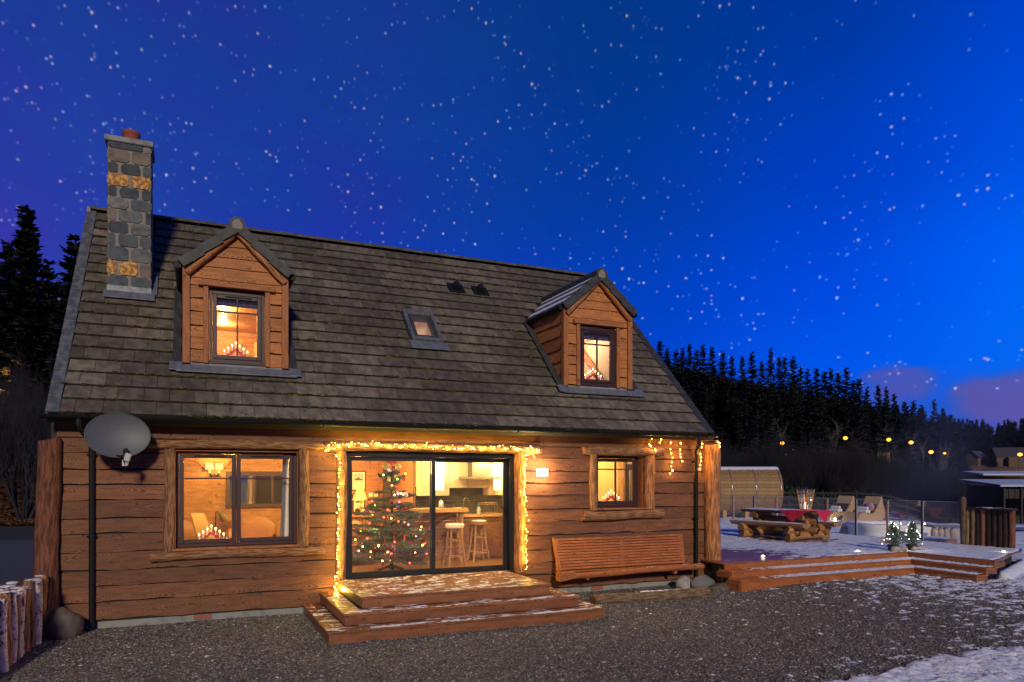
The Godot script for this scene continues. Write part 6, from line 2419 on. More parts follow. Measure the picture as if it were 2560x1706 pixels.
func fairy_lights() -> void:
	var o := thing("fairy_lights", "warm white fairy lights wound round the sliding door's log frame", "fairy lights")
	var r := RandomNumberGenerator.new()
	r.seed = 19
	var path := [Vector3(2.02, 0.30, 0.17), Vector3(2.07, 0.72, 0.165), Vector3(2.06, 1.3, 0.165), Vector3(2.09, 1.9, 0.165), Vector3(2.10, 2.33, 0.16), Vector3(2.04, 2.49, 0.16), Vector3(1.89, 2.53, 0.16), Vector3(1.92, 2.62, 0.155), Vector3(2.5, 2.625, 0.155), Vector3(3.6, 2.61, 0.16), Vector3(4.6, 2.61, 0.16), Vector3(5.45, 2.61, 0.16), Vector3(5.54, 2.58, 0.16), Vector3(5.46, 2.52, 0.165), Vector3(5.31, 2.49, 0.175), Vector3(5.27, 2.2, 0.175), Vector3(5.29, 1.7, 0.175), Vector3(5.34, 1.35, 0.175), Vector3(5.30, 0.9, 0.175), Vector3(5.33, 0.45, 0.175)]
	var len := 0.0
	var pts := []
	for k in path.size() - 1:
		var a: Vector3 = path[k]
		var b: Vector3 = path[k + 1]
		var d := (b - a).length()
		var n := maxi(1, int(d / 0.05))
		for j in n:
			pts.append(a.lerp(b, float(j) / n))
		len += d
	var cab := MB.new()
	var cp := []
	var cr := []
	var bm := MB.new()
	bm.ball(Vector3.ZERO, 0.0115, 8, 6)
	var mesh := commit([[bm, M.bulb]])
	var acc := 0.0
	for k in pts.size():
		var top: bool = pts[k].y > 2.5
		var j := Vector3(r.randf_range(-0.022, 0.022) * (0.4 if top else 1.0), r.randf_range(-0.028, 0.03) if top else 0.0, r.randf_range(-0.004, 0.012))
		cp.append(pts[k] + j)
		cr.append(0.0035)
		var q: Vector3 = pts[k] + j + Vector3(0, r.randf_range(-0.01, 0.01), 0.012)
		var s := r.randf_range(0.6, 1.25)
		if r.randf() < 0.82:
			put(mesh, "bulb", o, Transform3D(Basis.from_scale(Vector3.ONE * s), q))
		if top and r.randf() < 0.45:
			put(mesh, "bulb", o, Transform3D(Basis.from_scale(Vector3.ONE * s * 0.8), q + Vector3(0.02, -0.045 + 0.09 * r.randf(), -0.008)))
		if k % 4 == 1:
			omni(q + Vector3(0, 0, 0.018), FAIRY * (2.4 if pts[k].y < 0.55 and pts[k].x < 3 else 1.0), Color(1, 0.66, 0.09), 0.015, o)
	cab.tube(cp, cr, 5)
	part(cab, M.cable, "cable", o)
	# icicle string under the right end of the eaves
	var ic := thing("icicle_lights", "short strands of warm lights hanging under the right end of the gutter", "fairy lights")
	var strands := [
		[Vector3(7.96, 2.845, 0.17), Vector3(7.90, 2.73, 0.17), Vector3(7.93, 2.70, 0.17), Vector3(8.02, 2.64, 0.19), Vector3(8.03, 2.62, 0.19)],
		[Vector3(8.17, 2.83, 0.17), Vector3(8.14, 2.77, 0.17)],
		[Vector3(8.45, 2.775, 0.1), Vector3(8.44, 2.65, 0.1), Vector3(8.46, 2.57, 0.1), Vector3(8.49, 2.49, 0.1), Vector3(8.47, 2.40, 0.1), Vector3(8.46, 2.32, 0.1), Vector3(8.49, 2.24, 0.1), Vector3(8.43, 2.18, 0.1)],
		[Vector3(8.68, 2.77, 0.1), Vector3(8.67, 2.65, 0.1), Vector3(8.67, 2.56, 0.1), Vector3(8.68, 2.50, 0.1), Vector3(8.72, 2.42, 0.1)],
		[Vector3(9.19, 2.77, 0.12), Vector3(9.18, 2.70, 0.12), Vector3(9.14, 2.57, 0.12), Vector3(9.16, 2.50, 0.12), Vector3(9.16, 2.43, 0.12), Vector3(9.14, 2.35, 0.12), Vector3(9.13, 2.27, 0.12)],
		[Vector3(9.42, 2.80, 0.30), Vector3(9.47, 2.78, 0.30), Vector3(9.47, 2.71, 0.30)],
	]
	var wire := mat(L(0.35, 0.3, 0.22), 0.5)
	for sN in strands:
		var ca := MB.new()
		var pp := [Vector3(sN[0].x, 2.85, sN[0].z)]
		var rr := [0.003]
		for k in sN.size():
			var q: Vector3 = sN[k]
			pp.append(q - Vector3(0, 0, 0.012))
			rr.append(0.003)
			put(mesh, "bulb", ic, Transform3D(Basis.from_scale(Vector3.ONE * r.randf_range(0.95, 1.3)), q))
			if k % 2 == 0:
				omni(q + Vector3(0, 0, 0.02), FAIRY * 0.55, Color(1, 0.48, 0.08), 0.015, ic)
		ca.tube(pp, rr, 5)
		part(ca, wire, "strand", ic)
	var tc := MB.new()
	tc.tube([Vector3(7.9, 2.86, 0.2), Vector3(8.4, 2.85, 0.14), Vector3(9.0, 2.85, 0.14), Vector3(9.47, 2.82, 0.30)], [0.003, 0.003, 0.003, 0.003], 5)
	part(tc, wire, "cable", ic)


const FAIRY := 0.075


func dish() -> void:
	var o := thing("satellite_dish", "grey oval satellite dish on the wall under the left gutter", "satellite dish", "", Vector3(-0.91, 2.665, 0.50))
	var b := MB.new()
	var xf := Transform3D(Basis(Vector3.UP, 0.10) * Basis(Vector3.RIGHT, -0.12), Vector3.ZERO)
	var rows := []
	for k in 9:
		var t := k / 8.0
		var row := []
		for s in 37:
			var a := TAU * s / 36.0
			row.append(b.vert(xf * Vector3(cos(a) * 0.385 * t, sin(a) * 0.298 * t, 0.06 * t * t - 0.02), xf.basis * Vector3(-cos(a) * 0.3 * t, -sin(a) * 0.35 * t, 1).normalized(), Vector2(cos(a), sin(a)) * t))
		rows.append(row)
	for k in 8:
		for s in 36:
			b.tri(rows[k][s], rows[k + 1][s], rows[k + 1][s + 1])
			b.tri(rows[k][s], rows[k + 1][s + 1], rows[k][s + 1])
	part(b, M.dish, "reflector", o)
	var rim := MB.new()
	var rp := []
	var rr := []
	for s in 37:
		var a := TAU * s / 36.0
		rp.append(xf * Vector3(cos(a) * 0.387, sin(a) * 0.30, 0.04))
		rr.append(0.008)
	rim.tube(rp, rr, 6, false)
	part(rim, M.dish, "rim", o)
	var bk := MB.new()
	bk.tube([Vector3(0, 0, -0.03), Vector3(0, -0.05, -0.2), Vector3(0, -0.05, -0.45)], [0.03, 0.025, 0.025], 10)
	bk.box(Vector3(-0.08, -0.13, -0.47), Vector3(0.08, 0.03, -0.45))
	part(bk, M.black_metal, "wall_bracket", o)
	var arm := MB.new()
	arm.tube([Vector3(-0.05, -0.27, 0.02), Vector3(0.05, -0.275, 0.12), Vector3(0.12, -0.25, 0.20)], [0.012, 0.012, 0.012], 7)
	arm.tube([Vector3(0.10, -0.235, 0.19), Vector3(0.10, -0.20, 0.10)], [0.028, 0.035], 10)
	part(arm, M.black_metal, "feed_arm", o)
	var ln := MB.new()
	ln.box(Vector3(-0.035, -0.06, -0.04), Vector3(0.035, 0.05, 0.04), 0, 0.01, Transform3D(Basis(Vector3.BACK, -0.25), Vector3(0.13, -0.29, 0.22)))
	part(ln, mat(L(0.5, 0.5, 0.5), 0.5), "receiver", o)
	var cb := MB.new()
	for k in 3:
		cb.tube([Vector3(0.11 + k * 0.017, -0.33, 0.22), Vector3(0.10 + k * 0.014, -0.40, 0.22), Vector3(0.07 + k * 0.01, -0.41, 0.2), Vector3(0.06, -0.33, 0.1)], [0.005, 0.005, 0.005, 0.005], 6)
	part(cb, M.white, "cable", o)


func bench() -> void:
	var o := thing("wall_bench", "long slatted wooden bench with reclined back under the small window", "bench")
	var tl := Vector3(5.98, 1.012, 0.11)
	var bl := Vector3(5.86, 0.475, 0.36)
	var n := 11
	for k in n:
		var t0 := (k + 0.06) / n
		var t1 := (k + 0.90) / n
		var a := tl.lerp(bl, t0)
		var c := tl.lerp(bl, t1)
		var xr0 := lerpf(8.73, 8.60, t0)
		var b := MB.new()
		var w := (c - a)
		w.x = 0
		var yy := -w.normalized()
		var zz := Vector3.RIGHT.cross(yy).normalized()
		b.uo = Vector2(rng.randf() * 2.0, rng.randf())
		b.box(Vector3(0, 0, -0.02), Vector3(xr0 - a.x, w.length(), 0.0), 0, 0.005, Transform3D(Basis(Vector3.RIGHT, yy, zz), c))
		part(b, M.orange, "slat", o)
	for e in [5.86, 7.2, 8.55]:
		var b := MB.new()
		b.bar(Vector3(e, 0.46, 0.335), Vector3(e + 0.12, 1.0, 0.085), 0.07, 0.04, Vector3(0, 0.4, 1), 0.004)
		part(b, M.trim, "back_rail", o)
	var ed := MB.new()
	ed.prism(PackedVector2Array([Vector2(0.30, 0.45), Vector2(0.40, 0.48), Vector2(0.15, 1.03), Vector2(0.08, 1.03)]), -0.018, 0.018, Transform3D(Basis(Vector3(0, 0, 1), Vector3.UP, Vector3(-1, 0, 0)), Vector3(5.88, 0, 0)))
	part(ed, M.trim, "end_board", o)
	rough_log(Vector3(6.08, 0.385, 0.46), Vector3(8.93, 0.40, 0.46), 0.055, "seat_log", o, M.orange, 83, 0.0, 0.015, 14)
	var blk := MB.new()
	blk.prism(PackedVector2Array([Vector2(5.80, 0.30), Vector2(6.0, 0.33), Vector2(6.12, 0.35), Vector2(6.10, 0.445), Vector2(5.80, 0.455)]), 0.36, 0.53)
	part(blk, M.trim, "end_block", o)
	for x in [6.4, 8.3]:
		var b := MB.new()
		b.bar(Vector3(x, 0.33, 0.46), Vector3(x, 0.36, 0.05), 0.06, 0.08, Vector3.UP, 0.005)
		part(b, M.trim, "bracket", o)
	for k in 4:
		var b := MB.new()
		b.box(Vector3(5.95, 0.43, 0.06 + k * 0.085), Vector3(8.7, 0.455, 0.13 + k * 0.085), 0, 0.004)
		part(b, M.orange, "seat_slat", o)
	var sn := MB.new()
	sn.field(7.6, 8.9, 0.44, 0.48, 60, 4, func(x: float, z: float) -> float: return 0.452 + 0.02 * nz.get_noise_2d(x * 5.0, 1.0) - 10.0 * (z - 0.46) * (z - 0.46), 0.448)
	kind(part(sn, M.snow, "snow", o), "stuff")


# ---------------------------------------------------------------- the deck to the right and what stands on it
func deck_poly() -> PackedVector2Array:
	return PackedVector2Array([Vector2(9.2, -9.0), Vector2(17.15, -9.0), Vector2(17.15, 0.9), Vector2(17.3, 1.35), Vector2(16.7, 1.68), Vector2(15.9, 1.95), Vector2(14.9, 2.4), Vector2(14.32, 2.58), Vector2(14.29, 0.74), Vector2(9.2, 0.74)])


func deck() -> void:
	var d := thing("timber_deck", "large timber deck under thin snow with steps round its inner corner", "deck")
	var poly := deck_poly()
	var z := -9.0
	var k := 0
	while z < 2.6:
		var strip := PackedVector2Array([Vector2(9.0, z + 0.003), Vector2(18.0, z + 0.003), Vector2(18.0, z + 0.142), Vector2(9.0, z + 0.142)])
		for p in Geometry2D.intersect_polygons(poly, strip):
			var b := MB.new()
			b.uo = Vector2(rng.randf() * 2.0, rng.randf())
			b.prism(p, -0.48, -0.448, Transform3D(Basis(Vector3.RIGHT, Vector3(0, 0, 1), Vector3(0, -1, 0)), Vector3.ZERO))
			part(b, M.deck[k % 4], "deck_board", d)
		z += 0.145
		k += 1
	var und := MB.new()
	und.box(Vector3(9.3, -0.3, -8.9), Vector3(17.05, 0.445, 0.66))
	und.box(Vector3(14.36, -0.3, 0.661), Vector3(17.0, 0.445, 1.3))
	part(und, M.dark, "frame", d)
	# risers and treads: along the front, then turning towards the drive
	var st := [[0.74, 14.29, 0.48, 9.2], [1.00, 14.03, 0.35, 9.14], [1.28, 13.75, 0.222, 9.12]]
	for j in 3:
		var zf: float = st[j][0]
		var xc: float = st[j][1]
		var y: float = st[j][2]
		var y0 := y - 0.13 if j < 2 else -0.05
		var x0: float = st[j][3]
		if j > 0:
			groove_board(d, Vector3(x0, y - 0.028, zf - 0.17), Vector3(xc + 0.17, y, zf + 0.015), 0, 1, M.orange, "tread_board")
			groove_board(d, Vector3(xc + 0.0, y - 0.028, zf + 0.017), Vector3(xc + 0.18, y, 2.60), 2, 1, M.orange, "tread_board")
			simple(Vector3(x0, y - 0.03, zf - 0.34), Vector3(xc + 0.34, y - 0.001, zf - 0.172), M.orange, "tread_board", d)
			simple(Vector3(xc + 0.182, y - 0.03, zf - 0.171), Vector3(xc + 0.34, y - 0.001, 2.60), M.orange, "tread_board", d, 0.004, 2)
		groove_board(d, Vector3(x0 + 0.02, y0, zf - 0.03), Vector3(xc + 0.02, y - 0.03, zf), 0, 2, M.orange, "riser_board", 0.02)
		simple(Vector3(xc + 0.02, y0, zf + 0.001), Vector3(xc + 0.05, y - 0.03, 2.58), M.deck[2], "riser_board", d, 0.003, 2)
		simple(Vector3(xc + 0.051, y0, 2.55), Vector3(xc + 0.35, y - 0.031, 2.58), M.deck[1], "end_board", d, 0.003)
		if j > 0:
			simple(Vector3(x0 + 0.001, y0, zf - 0.4), Vector3(x0 + 0.03, y - 0.031, zf - 0.031), M.deck[1], "end_board", d, 0.003, 2)
			var sn := MB.new()
			var f := func(x: float, zz: float) -> float:
				var t := smoothstep(9.3, 11.0, x)
				var e := minf((zf + 0.012 - zz) / 0.02, 1.0) if x < xc else minf((x - xc - 0.005) / 0.02, 1.0)
				return y + 0.006 + 0.03 * (nz.get_noise_2d(x * 5.0, zz * 9.0 + j * 4.0) * 0.55 + 0.62 * t - 0.35 + 0.25 * smoothstep(13.0, 14.0, x)) * clampf(e, -1, 1)
			sn.field(x0 + 0.1, xc + 0.25, zf - 0.25, zf + 0.012, 190, 12, f, y + 0.004)
			kind(part(sn, M.snow, "snow", d), "stuff")
			var sn2 := MB.new()
			sn2.field(xc + 0.012, xc + 0.25, zf + 0.0121, 2.585, 12, 60, f, y + 0.004)
			kind(part(sn2, M.snow, "snow", d), "stuff")
	# thin snow lying over the boards in wind-drawn streaks
	var sn := MB.new()
	var inner: PackedVector2Array = Geometry2D.offset_polygon(poly, -0.055)[0]
	var f := func(x: float, zz: float) -> float:
		if not Geometry2D.is_point_in_polygon(Vector2(x, zz), inner):
			return 0.44
		var bare := smoothstep(2.1, 0.2, (Vector2((x - 9.9) * 0.7, zz + 0.3)).length())
		bare = maxf(bare, 0.9 * smoothstep(1.5, 0.7, Vector2((x - 14.6) * 1.0, (zz + 3.1) * 0.75).length()))
		bare = maxf(bare, 0.8 * smoothstep(0.8, 0.1, (x - 9.2)))
		var cov := 0.66 + 0.25 * smoothstep(-2.0, -4.0, zz) + 0.22 * smoothstep(13.5, 15.0, x) - 1.0 * bare
		return 0.484 + 0.022 * (nz.get_noise_2d(x * 1.6, zz * 5.5) * 0.75 + nz.get_noise_2d(x * 6.0 + 30.0, zz * 19.0) * 0.65 + cov - 0.5)
	sn.field(9.25, 17.3, -8.9, 2.6, 170, 240, f, 0.483)
	kind(part(sn, M.snow, "snow", d), "stuff")
	# recessed lights
	for q in [[Vector3(10.66, 0.481, 0.22), "recessed deck light nearest the cabin"], [Vector3(13.29, 0.481, 0.30), "recessed deck light beside the small potted trees"], [Vector3(16.05, 0.481, 1.70), "recessed deck light at the deck's far right corner"]]:
		var o := thing("deck_light", q[1], "deck light", "recessed deck lights", q[0])
		var r := MB.new()
		r.lathe([Vector2(0.05, 0.0), Vector2(0.05, 0.012), Vector2(0.038, 0.014)], 18)
		part(r, M.steel, "rim", o)
		var l := MB.new()
		l.lathe([Vector2(0.038, 0.014), Vector2(0.026, 0.028), Vector2(0.0, 0.034)], 18)
		part(l, mat(L(1, 0.95, 0.85), 0.3, {"emit": L(1.0, 0.88, 0.62), "e": 12.0}), "lamp_lens", o)
		omni(Vector3(0, 0.06, 0), 0.010, Color(1, 0.8, 0.5), 0.03, o)


func terrace_things() -> void:
	picnic_table()
	lantern()
	potted_trees()
	balustrade()
	screen_wall()
	sauna()
	loungers()
	hot_tub()


func half_log(z0: float, z1: float, w: float, h: float, x: float, y: float) -> MB:
	# a split log along z with its flat side up
	var pl := PackedVector2Array()
	for k in 9:
		var a := PI + PI * k / 8.0
		pl.append(Vector2(x + cos(a) * w / 2, y + sin(a) * h))
	var b := MB.new()
	b.prism(pl, z0, z1, Transform3D(), 2)
	return b


func picnic_table() -> void:
	var t := thing("log_picnic_table", "heavy picnic table of carved logs with snowy top and two benches", "picnic table", "", Vector3(14.58, 0.482, -3.12), 0.15)
	for s in [-1.0, 1.0]:
		part(half_log(-1.14, 1.14, 0.34, 0.12, s * 0.66, 0.45), M.peeled, "bench_seat", t)
		for e in [-1.0, 1.0]:
			var z: float = e * 0.72
			rough_log(Vector3(s * 0.40, 0.285, z), Vector3(s * 0.88, 0.275, z), 0.105, "bench_carrier", t, M.peeled, 101 + int(s * 2 + e), 0.0, 0.04, 12)
			rough_log(Vector3(s * 0.60, 0.20, z - 0.17), Vector3(s * 0.60, 0.20, z + 0.17), 0.085, "cross_log", t, M.peeled, 111 + int(s * 2 + e), 0.0, 0.04, 12)
	for e in [-1.0, 1.0]:
		var z: float = e * 0.72
		rough_log(Vector3(-0.84, 0.10, z), Vector3(0.0, 0.12, z), 0.115, "foot_log", t, M.peeled, 121 + int(e), 0.15, 0.05, 12)
		rough_log(Vector3(0.84, 0.10, z), Vector3(0.0, 0.12, z), 0.115, "foot_log", t, M.peeled, 124 + int(e), 0.15, 0.05, 12)
		rough_log(Vector3(-0.20, 0.40, z), Vector3(0.20, 0.40, z), 0.12, "pillar_log", t, M.peeled, 127 + int(e), 0.0, 0.04, 12)
		rough_log(Vector3(-0.34, 0.60, z), Vector3(0.34, 0.60, z), 0.10, "top_carrier", t, M.peeled, 131 + int(e), 0.0, 0.04, 12)
	rough_log(Vector3(0, 0.24, -1.0), Vector3(0, 0.24, 1.0), 0.095, "stretcher", t, M.peeled, 141, 0.0, 0.03, 12)
	rough_log(Vector3(0.02, 0.47, -0.95), Vector3(0.02, 0.47, 0.95), 0.11, "stretcher", t, M.peeled, 142, 0.0, 0.03, 12)
	for k in 3:
		part(half_log(-1.12, 1.12, 0.268, 0.075, -0.27 + k * 0.27, 0.745), M.log2, "top_plank", t)
	var sn := MB.new()
	sn.field(-0.40, 0.40, -1.11, 0.55, 30, 50, func(x: float, z: float) -> float: return 0.752 + 0.02 * minf(1.0, minf((0.40 - absf(x)) * 9.0, minf((z + 1.11) * 9.0, (0.55 - z) * 3.0))) + 0.006 * nz.get_noise_2d(x * 4.0, z * 4.0), 0.748)
	kind(part(sn, M.snow, "snow", t), "stuff")
	for s in [-1.0, 1.0]:
		var s2 := MB.new()
		s2.field(s * 0.66 - 0.16, s * 0.66 + 0.16, -1.12, 1.1, 12, 50, func(x: float, z: float) -> float: return 0.452 + 0.014 * minf(1.0, (0.16 - absf(x - s * 0.66)) * 14.0) + 0.010 * nz.get_noise_2d(x * 4.0, z * 3.0), 0.45)
		kind(part(s2, M.snow, "snow", t), "stuff")
	# the red cloth, laid cornerwise over the near end
	var c := thing("red_tablecloth", "red square cloth laid cornerwise over the near end of the picnic table", "tablecloth", "", Vector3(14.58, 0.482, -3.12), 0.15)
	var b := MB.new()
	var h := 0.766
	b.quad(Vector3(-0.412, h, 0.15), Vector3(-0.412, h, 1.0), Vector3(0.05, h, 0.63), Vector3(-0.38, h, 0.149), 0)
	b.poly3(Vector3(-0.412, h, 0.15), Vector3(-0.412, h, 1.0), Vector3(0.42, h, 0.5))
	b.poly3(Vector3(-0.412, h, 1.0), Vector3(-0.33, h, 1.128), Vector3(0.42, h, 0.5))
	b.poly3(Vector3(-0.33, h, 1.128), Vector3(0.412, h, 1.128), Vector3(0.42, h, 0.5))
	# hanging corners, with a soft fold
	for q in [[Vector3(-0.416, h, 0.15), Vector3(-0.416, h, 1.0), Vector3(-0.45, 0.46, 0.60), Vector3(-1, 0, 0)], [Vector3(-0.26, h, 1.132), Vector3(0.412, h, 1.132), Vector3(0.10, 0.46, 1.165), Vector3(0, 0, 1)]]:
		var n := 8
		for k in n:
			var f0 := float(k) / n
			var f1 := float(k + 1) / n
			var a: Vector3 = q[0].lerp(q[1], f0)
			var a1: Vector3 = q[0].lerp(q[1], f1)
			var m0 := 1.0 - absf(f0 * 2.0 - 1.0)
			var m1 := 1.0 - absf(f1 * 2.0 - 1.0)
			var e0: Vector3 = Vector3(a.x, lerpf(h, q[2].y, m0), a.z) + q[3] * (0.03 * m0 + 0.008 * sin(f0 * 19.0) * m0)
			var e1: Vector3 = Vector3(a1.x, lerpf(h, q[2].y, m1), a1.z) + q[3] * (0.03 * m1 + 0.008 * sin(f1 * 19.0) * m1)
			b.quad(e0, e1, a1, a)
	part(b, M.cloth, "cloth", c)


func lantern() -> void:
	var o := thing("candle_lantern", "tall flared wooden lantern with two white candles on the red cloth", "lantern", "", Vector3(14.70, 1.252, -2.49), 0.15)
	for k in 4:
		var a := PI / 4 + PI / 2 * k
		var d := Vector3(cos(a), 0, sin(a))
		var b := MB.new()
		b.bar(d * 0.13, d * 0.215 + Vector3(0, 0.53, 0), 0.03, 0.02, d, 0.003)
		part(b, M.peeled, "post", o)
	for q in [[0.0, 0.13, 0.03], [0.43, 0.205, 0.025]]:
		for k in 4:
			var a := PI / 4 + PI / 2 * k
			var p0: Vector3 = Vector3(cos(a), 0, sin(a)) * q[1] + Vector3(0, q[0] + 0.012, 0)
			var p1: Vector3 = Vector3(cos(a + PI / 2), 0, sin(a + PI / 2)) * q[1] + Vector3(0, q[0] + 0.012, 0)
			var b := MB.new()
			b.bar(p0, p1, 0.02, q[2], Vector3.UP, 0.002)
			part(b, M.peeled if q[0] < 0.1 else M.orange, "rail", o)
	var g := MB.new()
	for k in 4:
		var a := PI / 4 + PI / 2 * k
		var d0 := Vector3(cos(a), 0, sin(a))
		var d1 := Vector3(cos(a + PI / 2), 0, sin(a + PI / 2))
		g.quad(d1 * 0.12 + Vector3(0, 0.03, 0), d0 * 0.12 + Vector3(0, 0.03, 0), d0 * 0.205 + Vector3(0, 0.52, 0), d1 * 0.205 + Vector3(0, 0.52, 0))
	part(g, M.glass2, "pane", o)
	simple(Vector3(-0.17, 0.53, -0.17), Vector3(0.17, 0.545, 0.17), M.steel, "lid", o, 0.003)
	var k2 := MB.new()
	k2.tube([Vector3(-0.07, 0.545, 0), Vector3(-0.07, 0.57, 0), Vector3(0.07, 0.57, 0), Vector3(0.07, 0.545, 0)], [0.006, 0.006, 0.006, 0.006], 6)
	part(k2, M.steel, "handle", o)
	simple(Vector3(-0.10, 0.0, -0.10), Vector3(0.10, 0.015, 0.10), M.peeled, "base", o, 0.003)
	for q in [[-0.035, 0.17, 0.02], [0.05, 0.13, -0.02]]:
		var c := MB.new()
		c.lathe([Vector2(0, 0.016), Vector2(0.04, 0.016), Vector2(0.04, q[1]), Vector2(0.03, q[1] + 0.005), Vector2(0, q[1] - 0.005)], 16, Transform3D(Basis(), Vector3(q[0], 0, q[2])))
		part(c, mat(L(0.85, 0.8, 0.72), 0.4, {"emit": L(1, 0.85, 0.6), "e": 0.9}), "candle", o)
		var f := MB.new()
		f.ball(Vector3(q[0], q[1] + 0.025, q[2]), 0.008, 8, 6, Vector3(0.8, 1.8, 0.8))
		part(f, M.flame, "flame", o)
	omni(Vector3(0, 0.30, 0.0), 0.05, Color(1, 0.6, 0.25), 0.02, o)


func potted_trees() -> void:
	var r := RandomNumberGenerator.new()
	r.seed = 5
	for q in [[Vector3(14.20, 0.482, 0.46), 0.70, "small potted spruce with white lights, left one of the pair", 0], [Vector3(14.66, 0.482, 0.56), 0.70, "small potted spruce with white lights, right one of the pair, leaning top", 1]]:
		var o := thing("potted_spruce", q[2], "potted tree", "small spruces with white lights", q[0])
		var pb := MB.new()
		pb.lathe([Vector2(0, 0), Vector2(0.10, 0), Vector2(0.125, 0.13), Vector2(0.11, 0.13), Vector2(0, 0.12)], 16)
		part(pb, M.dark, "pot", o)
		var g := [L(0.08, 0.12, 0.075), L(0.22, 0.29, 0.20)]
		var b := MB.new()
		for k in 70:
			var h := 0.12 + 0.50 * (k / 70.0)
			var a := k * 2.4 + r.randf() * 0.5
			var len := 0.245 * pow(1.0 - (h - 0.12) / 0.56, 0.85) * r.randf_range(0.8, 1.15)
			var d := Vector3(cos(a), 0.25, sin(a)).normalized()
			fir_spray(b, Vector3(0.05 * q[3] * h, h, 0), d, len, 0.05, r, 90, g)
		fir_spray(b, Vector3(0.03 * q[3], 0.5, 0), Vector3(0.12 * q[3], 1, 0).normalized(), 0.24, 0.045, r, 70, g)
		kind(part(b, M.fir, "foliage", o, null, null, true), "stuff")
		var bm := MB.new()
		bm.ball(Vector3.ZERO, 0.0105, 8, 6)
		var me := commit([[bm, M.coldbulb]])
		for k in 24:
			var h := 0.14 + 0.50 * pow(r.randf(), 1.2)
			var a := r.randf() * TAU
			var rad := 0.235 * pow(1.0 - (h - 0.12) / 0.58, 0.85) * r.randf_range(0.8, 1.02) + 0.006
			put(me, "light_bulb", o, Transform3D(Basis.from_scale(Vector3.ONE * r.randf_range(0.5, 1.0)), Vector3(cos(a) * rad, h, sin(a) * rad)))
		omni(Vector3(-0.15, 0.45, 0.30), 0.016, Color(0.95, 0.97, 1), 0.03, o)
		omni(Vector3(0.2, 0.30, 0.30), 0.012, Color(0.95, 0.97, 1), 0.03, o)
	for q in [[Vector3(14.05, 0.53, 0.64), Vector3(0.13, 0.07, 0.09), "flat brown stone at the left pot's foot"], [Vector3(14.27, 0.53, 0.66), Vector3(0.10, 0.075, 0.07), "pale rough stone before the left pot"], [Vector3(14.57, 0.53, 0.70), Vector3(0.08, 0.05, 0.06), "small pale stone between the two pots"], [Vector3(14.80, 0.53, 0.68), Vector3(0.14, 0.065, 0.08), "long tan stone at the right pot's foot"]]:
		var b := MB.new()
		b.blob(q[0], q[1], 0.28, 0.15, int(q[0].x * 100), 14, 9, 0.48)
		tag(part(b, M.rock3, "stone", self), q[2], "stone")


func balustrade() -> void:
	var o := thing("glass_balustrade", "frameless glass balustrade along the deck's far edge", "balustrade")
	var z := 0.12
	var k := 0
	while z > -9.0:
		var p := MB.new()
		p.box(Vector3(16.942, 0.50, z - 0.93), Vector3(16.958, 1.505, z))
		part(p, M.glass2, "pane", o)
		var ed := MB.new()
		ed.box(Vector3(16.94, 1.5055, z - 0.93), Vector3(16.96, 1.512, z))
		ed.box(Vector3(16.9405, 0.50, z - 0.936), Vector3(16.9595, 1.505, z - 0.9305))
		part(ed, mat(L(0.55, 0.6, 0.6), 0.25), "edge_strip", o)
		simple(Vector3(16.925, 0.482, z - 0.985), Vector3(16.975, 1.50, z - 0.945), M.black_metal if k % 2 == 0 else M.trim, "post", o, 0.003, 1)
		z -= 0.99
		k += 1
	# the return along the far side
	var x := 16.9
	k = 0
	while x > 10.0:
		var p := MB.new()
		p.box(Vector3(x - 0.93, 0.50, -8.958), Vector3(x, 1.505, -8.942))
		part(p, M.glass2, "pane", o)
		var ed := MB.new()
		ed.box(Vector3(x - 0.93, 1.5055, -8.96), Vector3(x, 1.512, -8.94))
		part(ed, mat(L(0.55, 0.6, 0.6), 0.25), "edge_strip", o)
		simple(Vector3(x - 0.985, 0.482, -8.97), Vector3(x - 0.945, 1.50, -8.93), M.black_metal, "post", o, 0.003, 1)
		x -= 0.99


